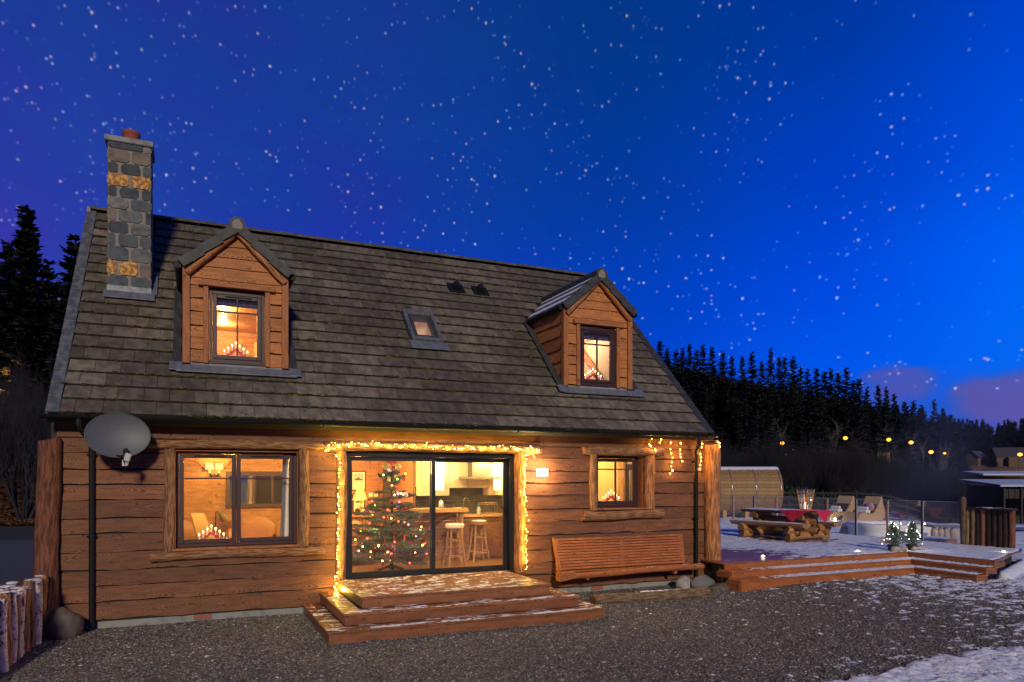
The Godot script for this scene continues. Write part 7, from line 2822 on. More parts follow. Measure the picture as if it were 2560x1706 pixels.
func screen_wall() -> void:
	var p := thing("timber_post", "tall weathered grey timber post at the end of the glass balustrade", "post")
	rough_log(Vector3(16.97, 0.47, 0.21), Vector3(16.95, 1.61, 0.21), 0.068, "log", p, mat(L(0.17, 0.12, 0.08), 0.85, {"tex": M.log.albedo_texture, "uvs": Vector3(0.7, 4, 1)}), 151, 0.0, 0.05, 12)
	var o := thing("slab_screen", "waist-high screen of upright bark-edged slabs beside the grey post", "screen")
	var zs := [0.28, 0.42, 0.53, 0.64, 0.78, 0.90, 1.03, 1.13, 1.26]
	var ms := ["pale", "pale", "dark", "brown", "dark", "dark", "dark", "dark", "red"]
	var pal := {"pale": mat(L(0.36, 0.25, 0.11), 0.8, {"tex": M.log.albedo_texture, "uvs": Vector3(0.7, 4, 1)}), "dark": mat(L(0.05, 0.028, 0.022), 0.85, {"tex": M.log.albedo_texture, "uvs": Vector3(0.7, 4, 1)}), "brown": mat(L(0.25, 0.10, 0.045), 0.8), "red": M.log2}
	for k in zs.size():
		var b := MB.new()
		b.uo = Vector2(k * 0.3, k * 0.7)
		var w := 0.066
		var top := 1.345 + 0.01 * sin(k * 2.0)
		var x: float = 17.02 + 0.06 * k / 8.0
		b.tube([Vector3(x, 0.47, zs[k]), Vector3(x, 0.9, zs[k] + 0.005), Vector3(x, top, zs[k])], [w, w * 1.04, w], 12, true, null, 0.06, k)
		part(b, pal[ms[k]], "slab", o)
	simple(Vector3(16.93, 1.345, 0.22), Vector3(17.14, 1.385, 1.35), pal["dark"], "top_rail", o, 0.012, 2)
	var sn := MB.new()
	sn.field(16.95, 17.12, 0.5, 1.33, 8, 40, func(x: float, z: float) -> float: return 1.388 + 0.02 * nz.get_noise_2d(x * 3.0, z * 4.0) + 0.008, 1.387)
	kind(part(sn, M.snow, "snow", o), "stuff")


func at(u: float, dep: float, y := 0.0) -> Vector3:
	# a place on the ground plan: how far ahead of the viewpoint and how far to its side
	var q := (u - 1280.0) / 1780.0 * dep
	return Vector3(dep * sin(YAW) + q * cos(YAW), y, 11.4 - dep * cos(YAW) + q * sin(YAW))


func sauna() -> void:
	var c := at(1940, 33.0, 1.48)
	var o := thing("barrel_sauna", "barrel sauna of timber staves with steel hoops and snow on top", "sauna", "", c, -YAW - 0.06)
	var len := 3.4
	var rad := 1.08
	var n := 40
	for k in n:
		var a0 := TAU * (k + 0.03) / n
		var a1 := TAU * (k + 0.97) / n
		var pl := PackedVector2Array([Vector2(cos(a0) * (rad - 0.05), sin(a0) * (rad - 0.05)), Vector2(cos(a0) * rad, sin(a0) * rad), Vector2(cos((a0 + a1) / 2) * (rad + 0.004), sin((a0 + a1) / 2) * (rad + 0.004)), Vector2(cos(a1) * rad, sin(a1) * rad), Vector2(cos(a1) * (rad - 0.05), sin(a1) * (rad - 0.05))])
		var b := MB.new()
		b.uo = Vector2(rng.randf(), rng.randf() * 2.0)
		b.prism(pl, -len, 0.0, Transform3D(Basis(Vector3(0, 0, -1), Vector3.UP, Vector3.RIGHT), Vector3.ZERO), 2)
		part(b, mat(L(0.58, 0.34, 0.13) * rng.randf_range(0.8, 1.1), 0.7, {"tex": M.pine.albedo_texture, "uvs": Vector3(2.0, 0.5, 1)}), "stave", o)
	for x in [-0.10, -1.18, -2.26, -3.3]:
		var h := MB.new()
		var p := []
		var rr := []
		for k in 49:
			var a := TAU * k / 48.0
			p.append(Vector3(x, sin(a) * (rad + 0.012), cos(a) * (rad + 0.012)))
			rr.append(0.014)
		h.tube(p, rr, 6, false)
		part(h, M.steel, "hoop", o)
	for x in [-0.06, -len + 0.06]:
		var e := MB.new()
		e.lathe([Vector2(0, -0.02), Vector2(rad - 0.051, -0.02), Vector2(rad - 0.051, 0.02), Vector2(0, 0.02)], 32, Transform3D(Basis(Vector3(0, 0, 1), Vector3(1, 0, 0), Vector3(0, 1, 0)), Vector3(x, 0, 0)))
		part(e, M.pine2, "end_wall", o)
	for x in [-0.5, -1.5, -2.5]:
		simple(Vector3(x - 0.09, -1.28, -0.75), Vector3(x + 0.09, -0.86, 0.75), M.pine, "cradle", o, 0.01, 2)
	var sn := MB.new()
	for k in 30:
		for j in 8:
			var xs := [lerpf(-len, 0, k / 30.0), lerpf(-len, 0, (k + 1) / 30.0)]
			var f := func(x: float, t: float) -> Vector3:
				var w := 0.42 + 0.05 * nz.get_noise_2d(x * 3.0, 2.0)
				var a := PI / 2 + (t * 2.0 - 1.0) * w
				var th := 0.05 * (1.0 - pow(absf(t * 2.0 - 1.0), 3.0)) + 0.006
				return Vector3(x, sin(a) * (rad + th), cos(a) * (rad + th))
			sn.quad(f.call(xs[0], (j + 1) / 8.0), f.call(xs[0], j / 8.0), f.call(xs[1], j / 8.0), f.call(xs[1], (j + 1) / 8.0))
	sn.soft()
	kind(part(sn, M.snow, "snow", o), "stuff")


func loungers() -> void:
	var prof := PackedVector2Array([Vector2(0, 0.02), Vector2(1.80, 0.02), Vector2(1.92, 0.12), Vector2(1.96, 0.28), Vector2(1.92, 0.46), Vector2(1.82, 0.68), Vector2(1.74, 1.02), Vector2(1.68, 1.03), Vector2(1.45, 0.6), Vector2(1.2, 0.34), Vector2(0.95, 0.27), Vector2(0.7, 0.33), Vector2(0.4, 0.38), Vector2(0.15, 0.24)])
	for q in [[2091.0, 31.5, "wicker lounger with rolled towels, left of the pair"], [2160.0, 30.6, "wicker lounger with towels and a pink cushion, right of the pair"]]:
		var p := at(q[0], q[1], 0.26)
		var turn := 0.10
		var o := thing("wicker_lounger", q[2], "sun lounger", "wicker sun loungers", p, turn)
		var b := MB.new()
		b.prism(prof, -0.36, 0.36, Transform3D(Basis(), Vector3(-1.0, 0, 0)))
		part(b, M.wicker, "body", o)
		var pl := thing("plaid_throw", "brown plaid throw on the %s wicker lounger's back" % ("left" if q[0] < 2100 else "right"), "throw", "", p, turn)
		var t := MB.new()
		t.quad(Vector3(0.18, 0.36, 0.30), Vector3(0.18, 0.36, -0.30), Vector3(0.48, 0.70, -0.30), Vector3(0.48, 0.70, 0.30))
		t.quad(Vector3(0.18, 0.33, 0.31), Vector3(0.48, 0.68, 0.31), Vector3(0.48, 0.70, 0.30), Vector3(0.18, 0.36, 0.30))
		part(t, mat(L(0.28, 0.13, 0.08), 0.9, {"tex": M.tartan.albedo_texture, "uvs": Vector3(6, 6, 1)}), "cloth", pl)
		for k in 2:
			var tw := thing("rolled_towel", "white rolled towel on the %s lounger, %s" % ["left" if q[0] < 2100 else "right", ["farther roll", "nearer roll"][k]], "towel", "rolled white towels", p, turn)
			var m := MB.new()
			m.tube([Vector3(-0.12 + k * 0.17, 0.40, 0.22), Vector3(-0.12 + k * 0.17, 0.40, -0.22)], [0.075, 0.075], 12)
			if k == 1:
				m.tube([Vector3(-0.03, 0.53, 0.2), Vector3(-0.03, 0.53, -0.2)], [0.07, 0.07], 12)
			part(m, M.towel, "roll", tw)
		if q[0] > 2100:
			var cu := thing("pink_cushion", "pink cushion leaning on the right wicker lounger", "cushion", "", p, turn)
			var m := MB.new()
			m.blob(Vector3(0.24, 0.58, 0.12), Vector3(0.1, 0.2, 0.2), 0.1, 0.1, 4, 14, 9)
			part(m, mat(L(0.55, 0.25, 0.27), 0.9), "cover", cu)


func hot_tub() -> void:
	var c := at(2228, 22.0, 0.0)
	var o := thing("hot_tub", "sunken hot tub with a white rim and small coloured lights", "hot tub", "", c, -YAW)
	var sq := func(rx: float, rz: float, k: int, n: int) -> Vector2:
		var a := TAU * k / n
		return Vector2(signf(cos(a)) * pow(absf(cos(a)), 0.6) * rx, signf(sin(a)) * pow(absf(sin(a)), 0.6) * rz)
	var b := MB.new()
	var n := 40
	var rows := []
	for q in [[1.12, 0.95, 0.05], [1.16, 1.0, 0.52], [1.20, 1.04, 0.60], [1.19, 1.03, 0.68], [1.12, 0.97, 0.72], [0.98, 0.84, 0.72], [0.92, 0.78, 0.66], [0.85, 0.72, 0.2]]:
		var row := []
		for k in n + 1:
			var p: Vector2 = sq.call(q[0], q[1], k % n, n)
			row.append(b.vert(Vector3(p.x, q[2], -p.y), Vector3.UP, p))
		rows.append(row)
	for j in rows.size() - 1:
		for k in n:
			b.tri(rows[j][k], rows[j][k + 1], rows[j + 1][k + 1])
			b.tri(rows[j][k], rows[j + 1][k + 1], rows[j + 1][k])
	b.soft()
	part(b, M.white, "shell", o)
	var w := MB.new()
	w.lathe([Vector2(0.0, 0.6), Vector2(0.84, 0.6)], 24)
	part(w, mat(L(0.25, 0.12, 0.28), 0.08), "water", o)
	var cols := [Color(0.5, 0.8, 1.0), Color(0.7, 0.9, 1.0), Color(0.45, 0.8, 1.0), Color(1.0, 0.95, 0.9)]
	for k in 4:
		var l := MB.new()
		var x := -0.55 + k * 0.36
		l.ball(Vector3(x, 0.735, 0.88), 0.022, 8, 6)
		part(l, mat(L(1, 1, 1), 0.4, {"emit": cols[k], "e": 9.0}), "light_bulb", o)
	omni(Vector3(-0.6, 0.78, 0.1), 0.09, Color(1, 0.25, 0.5), 0.05, o)
	omni(Vector3(0.5, 0.95, 0.5), 0.03, Color(0.7, 0.85, 1.0), 0.03, o)
	# steam
	var sr := RandomNumberGenerator.new()
	sr.seed = 6
	var fm := FogMaterial.new()
	fm.albedo = Color(0.72, 0.80, 1.0)
	fm.density = 0.005
	for k in 26:
		var t := k / 25.0
		var f := FogVolume.new()
		f.name = "steam"
		f.shape = RenderingServer.FOG_VOLUME_SHAPE_ELLIPSOID
		var puff := lerpf(1.2, 3.4, t)
		f.size = Vector3(puff * sr.randf_range(0.8, 1.4), puff * sr.randf_range(0.7, 1.1), puff)
		f.position = Vector3(sr.randf_range(-0.6, 1.0) + 3.8 * t, 1.0 + 3.4 * t * t + sr.randf() * 0.8, -0.4 - 1.5 * t + sr.randf_range(-0.6, 0.6))
		f.material = fm
		o.add_child(f, true)
	for q in [[at(2088, 30.5, 0.33), "small lawn light by the loungers' feet"], [at(2166, 25.0, 0.33), "small lawn light left of the hot tub"], [at(2304, 19.5, 0.50), "small light on the low timber platform"]]:
		var g := thing("garden_light", q[1], "garden light", "small lights on the lawn", q[0])
		var gb := MB.new()
		gb.lathe([Vector2(0.05, -0.1), Vector2(0.05, 0.02), Vector2(0.0, 0.05)], 12)
		part(gb, mat(L(1, 0.95, 0.85), 0.3, {"emit": L(1.0, 0.88, 0.65), "e": 8.0}), "lamp_lens", g)
		omni(Vector3(0, 0.12, 0), 0.02, Color(1, 0.85, 0.6), 0.03, g)
	# poinsettia and yellow flowers
	var pp := thing("poinsettia", "red poinsettia standing beyond the glass, behind the small spruces", "flower", "", at(2250, 19.6, 0.40))
	var st := MB.new()
	st.lathe([Vector2(0, 0), Vector2(0.10, 0), Vector2(0.13, 0.22), Vector2(0, 0.21)], 12)
	st.tube([Vector3(0, 0.2, 0), Vector3(0, 0.62, 0)], [0.012, 0.01], 6)
	part(st, M.dark, "pot", pp)
	for k in 26:
		var a := k * 2.4
		var rad := 0.03 + 0.24 * sqrt(k / 26.0)
		var b2 := MB.new()
		var cpt := Vector3(0, 0.62 + 0.10 * cos(rad * 5.5), 0)
		var tip := cpt + Vector3(cos(a) * rad, 0.02, sin(a) * rad * 0.8)
		var wv := Vector3(-sin(a), 0.35, cos(a)) * 0.05
		var mid := cpt.lerp(tip, 0.55)
		b2.quad(cpt, mid - wv, tip, mid + wv)
		part(b2, M.red, "petal", pp)
	var yf := thing("yellow_flowers", "clump of yellow flowers at the foot of the glass", "flower", "", at(2222, 17.6, 0.42))
	for k in 18:
		var a := k * 2.4
		var rad := 0.02 + 0.16 * sqrt(k / 18.0)
		var b2 := MB.new()
		b2.blob(Vector3(cos(a) * rad, 0.06 + 0.06 * sin(k * 1.7), sin(a) * rad), Vector3(0.035, 0.02, 0.035), 0.2, 0.2, k, 8, 5)
		part(b2, mat(L(0.7, 0.38, 0.04), 0.7), "petal", yf)
	# stone-legged table and timber platform, right of the tub
	var sl := thing("stone_table", "snowy slab table on stone legs right of the hot tub", "table", "", at(2360, 20.0, 0.35), -YAW)
	simple(Vector3(-0.42, 0.36, -0.25), Vector3(0.36, 0.42, 0.25), M.rock2, "slab", sl, 0.02)
	for q in [[-0.32, 0.09], [-0.16, 0.08], [0.0, 0.09], [0.24, 0.13]]:
		var lb := MB.new()
		lb.blob(Vector3(q[0], 0.18, 0.1), Vector3(q[1], 0.2, 0.12), 0.2, 0.12, int(q[0] * 50) + 30, 12, 8)
		part(lb, M.rock3, "stone_leg", sl)
	var ss := MB.new()
	ss.field(-0.41, 0.35, -0.24, 0.24, 14, 10, func(_x: float, _z: float) -> float: return 0.43)
	kind(part(ss, M.snow, "snow", sl), "stuff")
	var tp := thing("timber_platform", "low timber platform with snow on top before the hot tub", "platform", "", at(2330, 18.6, 0.28), -YAW)
	for k in 5:
		simple(Vector3(-0.42, 0.22, -0.5 + k * 0.2), Vector3(0.38, 0.25, -0.305 + k * 0.2), M.deck[1], "board", tp)
	simple(Vector3(-0.40, 0.0, 0.46), Vector3(0.36, 0.219, 0.49), M.deck[1], "side_board", tp)
	var ps := MB.new()
	ps.field(-0.4, 0.36, -0.48, 0.48, 14, 16, func(x: float, z: float) -> float: return 0.258 + 0.01 * nz.get_noise_2d(x * 3, z * 3))
	kind(part(ps, M.snow, "snow", tp), "stuff")
	var bl := MB.new()
	bl.blob(at(2118, 22.6, 0.32), Vector3(0.28, 0.34, 0.2), 0.3, 0.12, 77, 16, 10, 0.1)
	tag(part(bl, M.rock2, "boulder", self), "dark pointed boulder on the snowy lawn beyond the glass", "rock")


# ---------------------------------------------------------------- ground, hill and woods
func plan(x: float, z: float) -> Vector2:
	# (sideways over ahead, ahead) as seen from the viewpoint: how the land is laid out round the drive
	var s := sin(YAW)
	var c := cos(YAW)
	var dep := x * s - (z - 11.4) * c
	var lat := x * c + (z - 11.4) * s
	return Vector2(lat / maxf(dep, 1.0), dep)


func rise(x: float) -> float:
	return 0.082 * smoothstep(8.6, 11.0, x)


func land(x: float, z: float) -> float:
	var p := plan(x, z)
	var q := p.x
	var d := p.y
	var y := 0.0
	if d < 4.0:
		return -0.05
	# lawn beyond the deck, falling to the low field on the right
	var east := smoothstep(15.5, 18.0, x)
	y += east * 0.28 * smoothstep(60.0, 45.0, d)
	y -= 2.0 * smoothstep(0.50, 0.66, q) * smoothstep(27.0, 46.0, d) * smoothstep(200.0, 120.0, d)
	# wooded hill, highest behind the cabin and sinking to the right
	var crest := lerpf(19.0, 3.0, clampf((q - 0.15) / 0.44, 0.0, 1.0)) if q < 0.59 else lerpf(3.0, 0.0, clampf((q - 0.59) / 0.08, 0, 1))
	crest = lerpf(crest, 14.0, smoothstep(0.1, -0.3, q))
	y += crest * smoothstep(88.0, 165.0, d)
	y += 14.0 * smoothstep(0.5, 0.65, q) * smoothstep(210.0, 300.0, d)
	# bank on the left, across the drive
	y += smoothstep(-0.40, -0.52, q) * (2.3 * smoothstep(31.0, 45.0, d) + 2.5 * smoothstep(50.0, 75.0, d))
	y += 0.25 * nz.get_noise_2d(x * 0.06, z * 0.06) * smoothstep(28.0, 50.0, d)
	return y - 0.05


func ground() -> void:
	var g := MB.new()
	g.quad(Vector3(-900, -3.0, 900), Vector3(900, -3.0, 900), Vector3(900, -3.0, -900), Vector3(-900, -3.0, -900))
	kind(part(g, M.grass, "ground", self), "structure")
	var b := MB.new()
	var deps := [-40.0, -20.0, -8.0, -2.0, 2.0]
	var d := 4.0
	while d < 420.0:
		deps.append(d)
		d *= 1.045
	var nq := 84
	var ids := []
	for dd in deps:
		var row := []
		for k in nq + 1:
			var q := lerpf(-1.5, 1.6, float(k) / nq)
			var span: float = maxf(absf(dd), 30.0)
			var lat: float = q * span if dd < 30.0 else q * dd
			var x: float = dd * sin(YAW) + lat * cos(YAW)
			var z: float = 11.4 - dd * cos(YAW) + lat * sin(YAW)
			row.append(b.vert(Vector3(x, land(x, z), z), Vector3.UP, Vector2(x, z)))
		ids.append(row)
	for j in deps.size() - 1:
		for k in nq:
			b.tri(ids[j][k], ids[j][k + 1], ids[j + 1][k + 1])
			b.tri(ids[j][k], ids[j + 1][k + 1], ids[j + 1][k])
	b.soft()
	kind(part(b, M.grass, "terrain", self), "structure")
	# gravel drive before the cabin and away to the left
	var gr := MB.new()
	var f := func(x: float, z: float) -> float: return rise(x) * smoothstep(8.0, 2.0, z) + 0.010 * nz.get_noise_2d(x * 0.9, z * 0.9) + 0.006 * nz.get_noise_2d(x * 4.0, z * 4.0)
	gr.field(-6.0, 22.0, 0.0, 14.0, 200, 100, f)
	kind(part(gr, M.gravel, "gravel_drive", self), "structure")
	var rd := MB.new()
	rd.field(-34.0, -1.74, -17.0, 12.0, 90, 80, func(x: float, z: float) -> float: return 0.012 + 0.012 * nz.get_noise_2d(x * 0.8, z * 0.8) - 0.6 * smoothstep(28.0, 31.0, plan(x, z).y))
	kind(part(rd, M.asphalt, "side_road", self), "structure")
	# loose stones
	var pb := MB.new()
	pb.blob(Vector3.ZERO, Vector3(1, 0.62, 0.8), 0.3, 0.2, 3, 6, 4)
	var pm := commit([[pb, mat(L(1, 1, 1), 0.75, {"vc": true})]])
	var xs := []
	var cs := []
	var r := RandomNumberGenerator.new()
	r.seed = 4
	var pal := [L(0.17, 0.145, 0.13), L(0.10, 0.10, 0.105), L(0.07, 0.068, 0.07), L(0.21, 0.155, 0.125), L(0.25, 0.23, 0.21), L(0.13, 0.11, 0.10), L(0.055, 0.052, 0.055)]
	while xs.size() < 150000:
		var x := r.randf_range(-3.2, 17.0)
		var z := r.randf_range(0.02, 8.4)
		# only where the drive lies in view
		var p := plan(x, z)
		if p.y < 6.9 or absf(p.x) > 0.80 or (x > 9.1 and z < 1.2 and x < 14.0) or (x > 14.2 and z < 2.6):
			continue
		var s := 0.0085 + 0.0075 * pow(r.randf(), 2.0)
		if r.randf() < 0.012:
			s *= 1.9
		var y: float = f.call(x, z) + s * r.randf_range(0.0, 0.5)
		var c: Color = pal[r.randi() % 7] * r.randf_range(0.7, 1.3)
		if r.randf() < 0.02:
			c = L(0.5, 0.47, 0.43)
		xs.append(Transform3D(Basis.from_euler(Vector3(r.randf_range(-0.6, 0.6), r.randf() * TAU, r.randf_range(-0.6, 0.6))).scaled(Vector3(s * r.randf_range(0.8, 1.5), s * 0.9, s)), Vector3(x, y, z)))
		cs.append(c)
	many(pm, xs, "gravel", self, cs)
	snow_patches(f)


func snow_patches(f: Callable) -> void:
	# thin on the drive, deeper on the grass at its right-hand edges
	var sn := MB.new()
	var h := func(x: float, z: float) -> float:
		var lawn := smoothstep(-0.12, 0.12, z - (5.97 + 0.10 * sin(x * 1.3) + 0.12 * nz.get_noise_2d(x * 2.0, 5.0)) + 0.45 * smoothstep(9.5, 12.0, x))
		var bank := smoothstep(-0.1, 0.35, (x - 13.45) + 0.72 * (z - 3.6) + 0.2 * nz.get_noise_2d(x * 1.5, z * 1.5)) * smoothstep(2.2, 2.7, z + (x - 14.3) * 0.35)
		var cov := 0.27 * smoothstep(7.0, 12.0, x) + 0.17 * smoothstep(4.6, 5.9, z) * smoothstep(3.5, 8.0, x) + 0.22 * smoothstep(10.5, 13.5, x)
		cov = maxf(cov, maxf(lawn * 0.98, bank * 0.92))
		var n := nz.get_noise_2d(x * 2.6, z * 3.4) * 0.6 + nz.get_noise_2d(x * 10.0 + 7.0, z * 13.0) * 0.55
		var hh := n + cov - 0.52
		return hh * lerpf(0.03, 0.06, maxf(lawn, bank)) + 0.011 * smoothstep(-0.02, 0.12, hh)
	sn.field(5.0, 18.5, 1.2, 9.0, 300, 230, h, -0.003)
	for k in sn.v.size():
		sn.v[k].y += f.call(sn.v[k].x, sn.v[k].z) + 0.002
	kind(part(sn, M.snow, "snow_cover", self), "structure")
	# lawn seen through the glass
	var lw := MB.new()
	var l2 := func(x: float, z: float) -> float:
		var p := plan(x, z)
		var n := nz.get_noise_2d(x * 0.5, z * 0.9) * 0.7 + nz.get_noise_2d(x * 2.2, z * 3.0) * 0.6
		return (n + 0.24 + 0.12 * smoothstep(24.0, 17.0, x) - 0.62 * smoothstep(31.0, 36.0, p.y)) * 0.07 + 0.004
	lw.field(17.2, 42.0, -24.0, 8.0, 210, 270, l2, -0.006)
	for k in lw.v.size():
		lw.v[k].y += land(lw.v[k].x, lw.v[k].z)
	kind(part(lw, M.snow, "snowy_lawn", self), "structure")
	# snow-dusted low field and lane on the right
	var fl := MB.new()
	var l3 := func(x: float, z: float) -> float:
		return (nz.get_noise_2d(x * 0.25, z * 0.4) * 0.8 + nz.get_noise_2d(x * 1.1, z * 1.6) * 0.5 + 0.02) * 0.08
	fl.field(26.0, 95.0, -20.0, 12.0, 150, 110, l3, -0.01)
	for k in fl.v.size():
		fl.v[k].y += land(fl.v[k].x, fl.v[k].z) + 0.02
	kind(part(fl, mat(L(0.16, 0.18, 0.24), 0.8), "field", self), "structure")
	# grass blades pushing through the near snow
	var gb := MB.new()
	for k in 9:
		var a := k * 0.9
		var d := Vector3(cos(a) * 0.5, 1, sin(a) * 0.5).normalized() * (0.6 + 0.4 * sin(k * 2.0))
		var w := d.cross(Vector3(0.2, 0, 1)).normalized() * 0.05
		gb.poly3(-w, w, d)
	var gm := commit([[gb, mat(L(0.06, 0.06, 0.03), 0.9)]])
	var xs := []
	var r := RandomNumberGenerator.new()
	r.seed = 14
	for k in 2600:
		var x := r.randf_range(5.2, 18.0)
		var z := r.randf_range(5.4, 8.6)
		if k % 3 == 0:
			x = r.randf_range(13.4, 18.0)
			z = r.randf_range(1.7, 5.0)
			if (x - 13.45) + 0.72 * (z - 3.6) < 0.0:
				continue
		if nz.get_noise_2d(x * 1.8, z * 1.8) < 0.02:
			continue
		var s := r.randf_range(0.04, 0.10)
		xs.append(Transform3D(Basis(Vector3.UP, r.randf() * TAU).scaled(Vector3(s, s * 0.9, s)), Vector3(x, f.call(x, z), z)))
	for k in 500:
		var t := r.randf()
		var p := Vector3(lerpf(14.1, 16.3, t), 0.0, lerpf(2.75, 2.0, t)) + Vector3(r.randf() * 0.3, 0, r.randf() * 0.35)
		var s := r.randf_range(0.05, 0.13)
		xs.append(Transform3D(Basis(Vector3.UP, r.randf() * TAU).scaled(Vector3(s, s, s)), p + Vector3(0, 0.03, 0)))
	many(gm, xs, "grass_blades", self)
	var bank := MB.new()
	bank.field(13.9, 18.6, 0.6, 3.6, 60, 50, func(x: float, z: float) -> float:
		var d := (z - 2.62) + (x - 14.3) * 0.42
		return 0.30 * smoothstep(0.55, 0.02, d) * smoothstep(14.25, 14.6, x) - 0.05 + 0.02 * nz.get_noise_2d(x * 4.0, z * 4.0) - 0.6 * smoothstep(0.0, -0.25, d) * smoothstep(17.3, 17.0, x), -0.04)
	kind(part(bank, M.snow, "snow_bank", self), "structure")


func conifer(sd: int, h: float, levels: int, per: int, leafs: int, spread: float, col: Array) -> Array:
	# a spruce or pine: whorls of drooping branches clothed in narrow leaf faces
	var r := RandomNumberGenerator.new()
	r.seed = sd
	var b := MB.new()
	for k in levels:
		var t := minf((k + r.randf() * 0.9) / levels, 0.99)
		var y := h * (0.08 + 0.9 * t)
		var rad := spread * h * pow(1.0 - t, 0.95) * (0.8 + 0.28 * sin(k * 1.7 + sd)) + 0.012 * h
		for j in per:
			if r.randf() < 0.12:
				continue
			var a := TAU * (j + r.randf()) / per + k * 1.3
			var d := Vector3(cos(a), -0.25 + 0.95 * t, sin(a)).normalized()
			var len := rad * r.randf_range(0.6, 1.2)
			var side := d.cross(Vector3.UP).normalized()
			for w in leafs:
				var f := (w + r.randf()) / leafs
				var p := Vector3(0, y + h * 0.035 * sin(j * 2.7 + k), 0) + d * len * f + Vector3(0, -0.10 * len * f * f, 0)
				var o := (side * (1.0 if w % 2 else -1.0) * r.randf_range(0.3, 1.0) + d * 0.8 + Vector3(0, r.randf_range(-0.5, 0.25), 0)).normalized()
				var sz := h * 0.078 * r.randf_range(0.5, 1.15) * (1.0 - 0.62 * t)
				var wv := o.cross(Vector3(r.randf() - 0.5, 1, r.randf() - 0.5)).normalized() * sz * 0.28
				b.col = (col[0] as Color).lerp(col[1], r.randf())
				b.quad(p - wv * 0.4, p + o * sz * 0.5 - wv, p + o * sz, p + o * sz * 0.5 + wv)
	b.col = col[0]
	for k in 6:
		var a := TAU * k / 6
		b.poly3(Vector3(cos(a) * 0.01 * h, h * 0.94, sin(a) * 0.01 * h), Vector3(cos(a + 2) * 0.01 * h, h * 0.94, sin(a + 2) * 0.01 * h), Vector3(0, h * 1.03, 0))
	var t := MB.new()
	t.tube([Vector3(0, -0.6, 0), Vector3(0, h * 0.5, 0), Vector3(0, h * 0.97, 0)], [h * 0.016, h * 0.010, h * 0.002], 6)
	return [commit([[b, M.fir]], true), commit([[t, M.trunk]])]


func bare_tree(sd: int, h: float, stems: int, lean: float, depth_: int, fine: float) -> MB:
	# a leafless tree of branching tapered stems
	var r := RandomNumberGenerator.new()
	r.seed = sd
	var b := MB.new()
	var stack := []
	for k in stems:
		var a := TAU * (k + r.randf()) / stems
		stack.append([Vector3(cos(a), 0, sin(a)) * 0.03 * h * (0.0 if stems == 1 else 1.0), Vector3(cos(a) * lean * r.randf_range(0.3, 1.0), 1, sin(a) * lean * r.randf_range(0.3, 1.0)).normalized(), h * 0.34 * r.randf_range(0.8, 1.1), h * fine, 0])
	while stack.size():
		var s: Array = stack.pop_back()
		var p: Vector3 = s[0]
		var d: Vector3 = s[1]
		var pts := [p]
		var rad := [s[3]]
		for k in 3:
			d = (d + Vector3(r.randf() - 0.5, r.randf() * 0.25, r.randf() - 0.5) * 0.28).normalized()
			p = p + d * s[2] / 3.0
			pts.append(p)
			rad.append(s[3] * (1.0 - 0.16 * (k + 1)))
		b.tube(pts, rad, 5 if s[4] < 2 else 3, false)
		if s[4] < depth_:
			var n := 3 if s[4] < 2 else 2 + r.randi() % 3
			for k in n:
				var e := (d + Vector3(r.randf() - 0.5, r.randf_range(-0.1, 0.5), r.randf() - 0.5) * 1.15).normalized()
				var at_: Vector3 = pts[1 + r.randi() % 3] if k > 0 else pts[3]
				stack.append([at_, e, s[2] * r.randf_range(0.55, 0.85), maxf(s[3] * 0.5, 0.004), s[4] + 1])
	return b


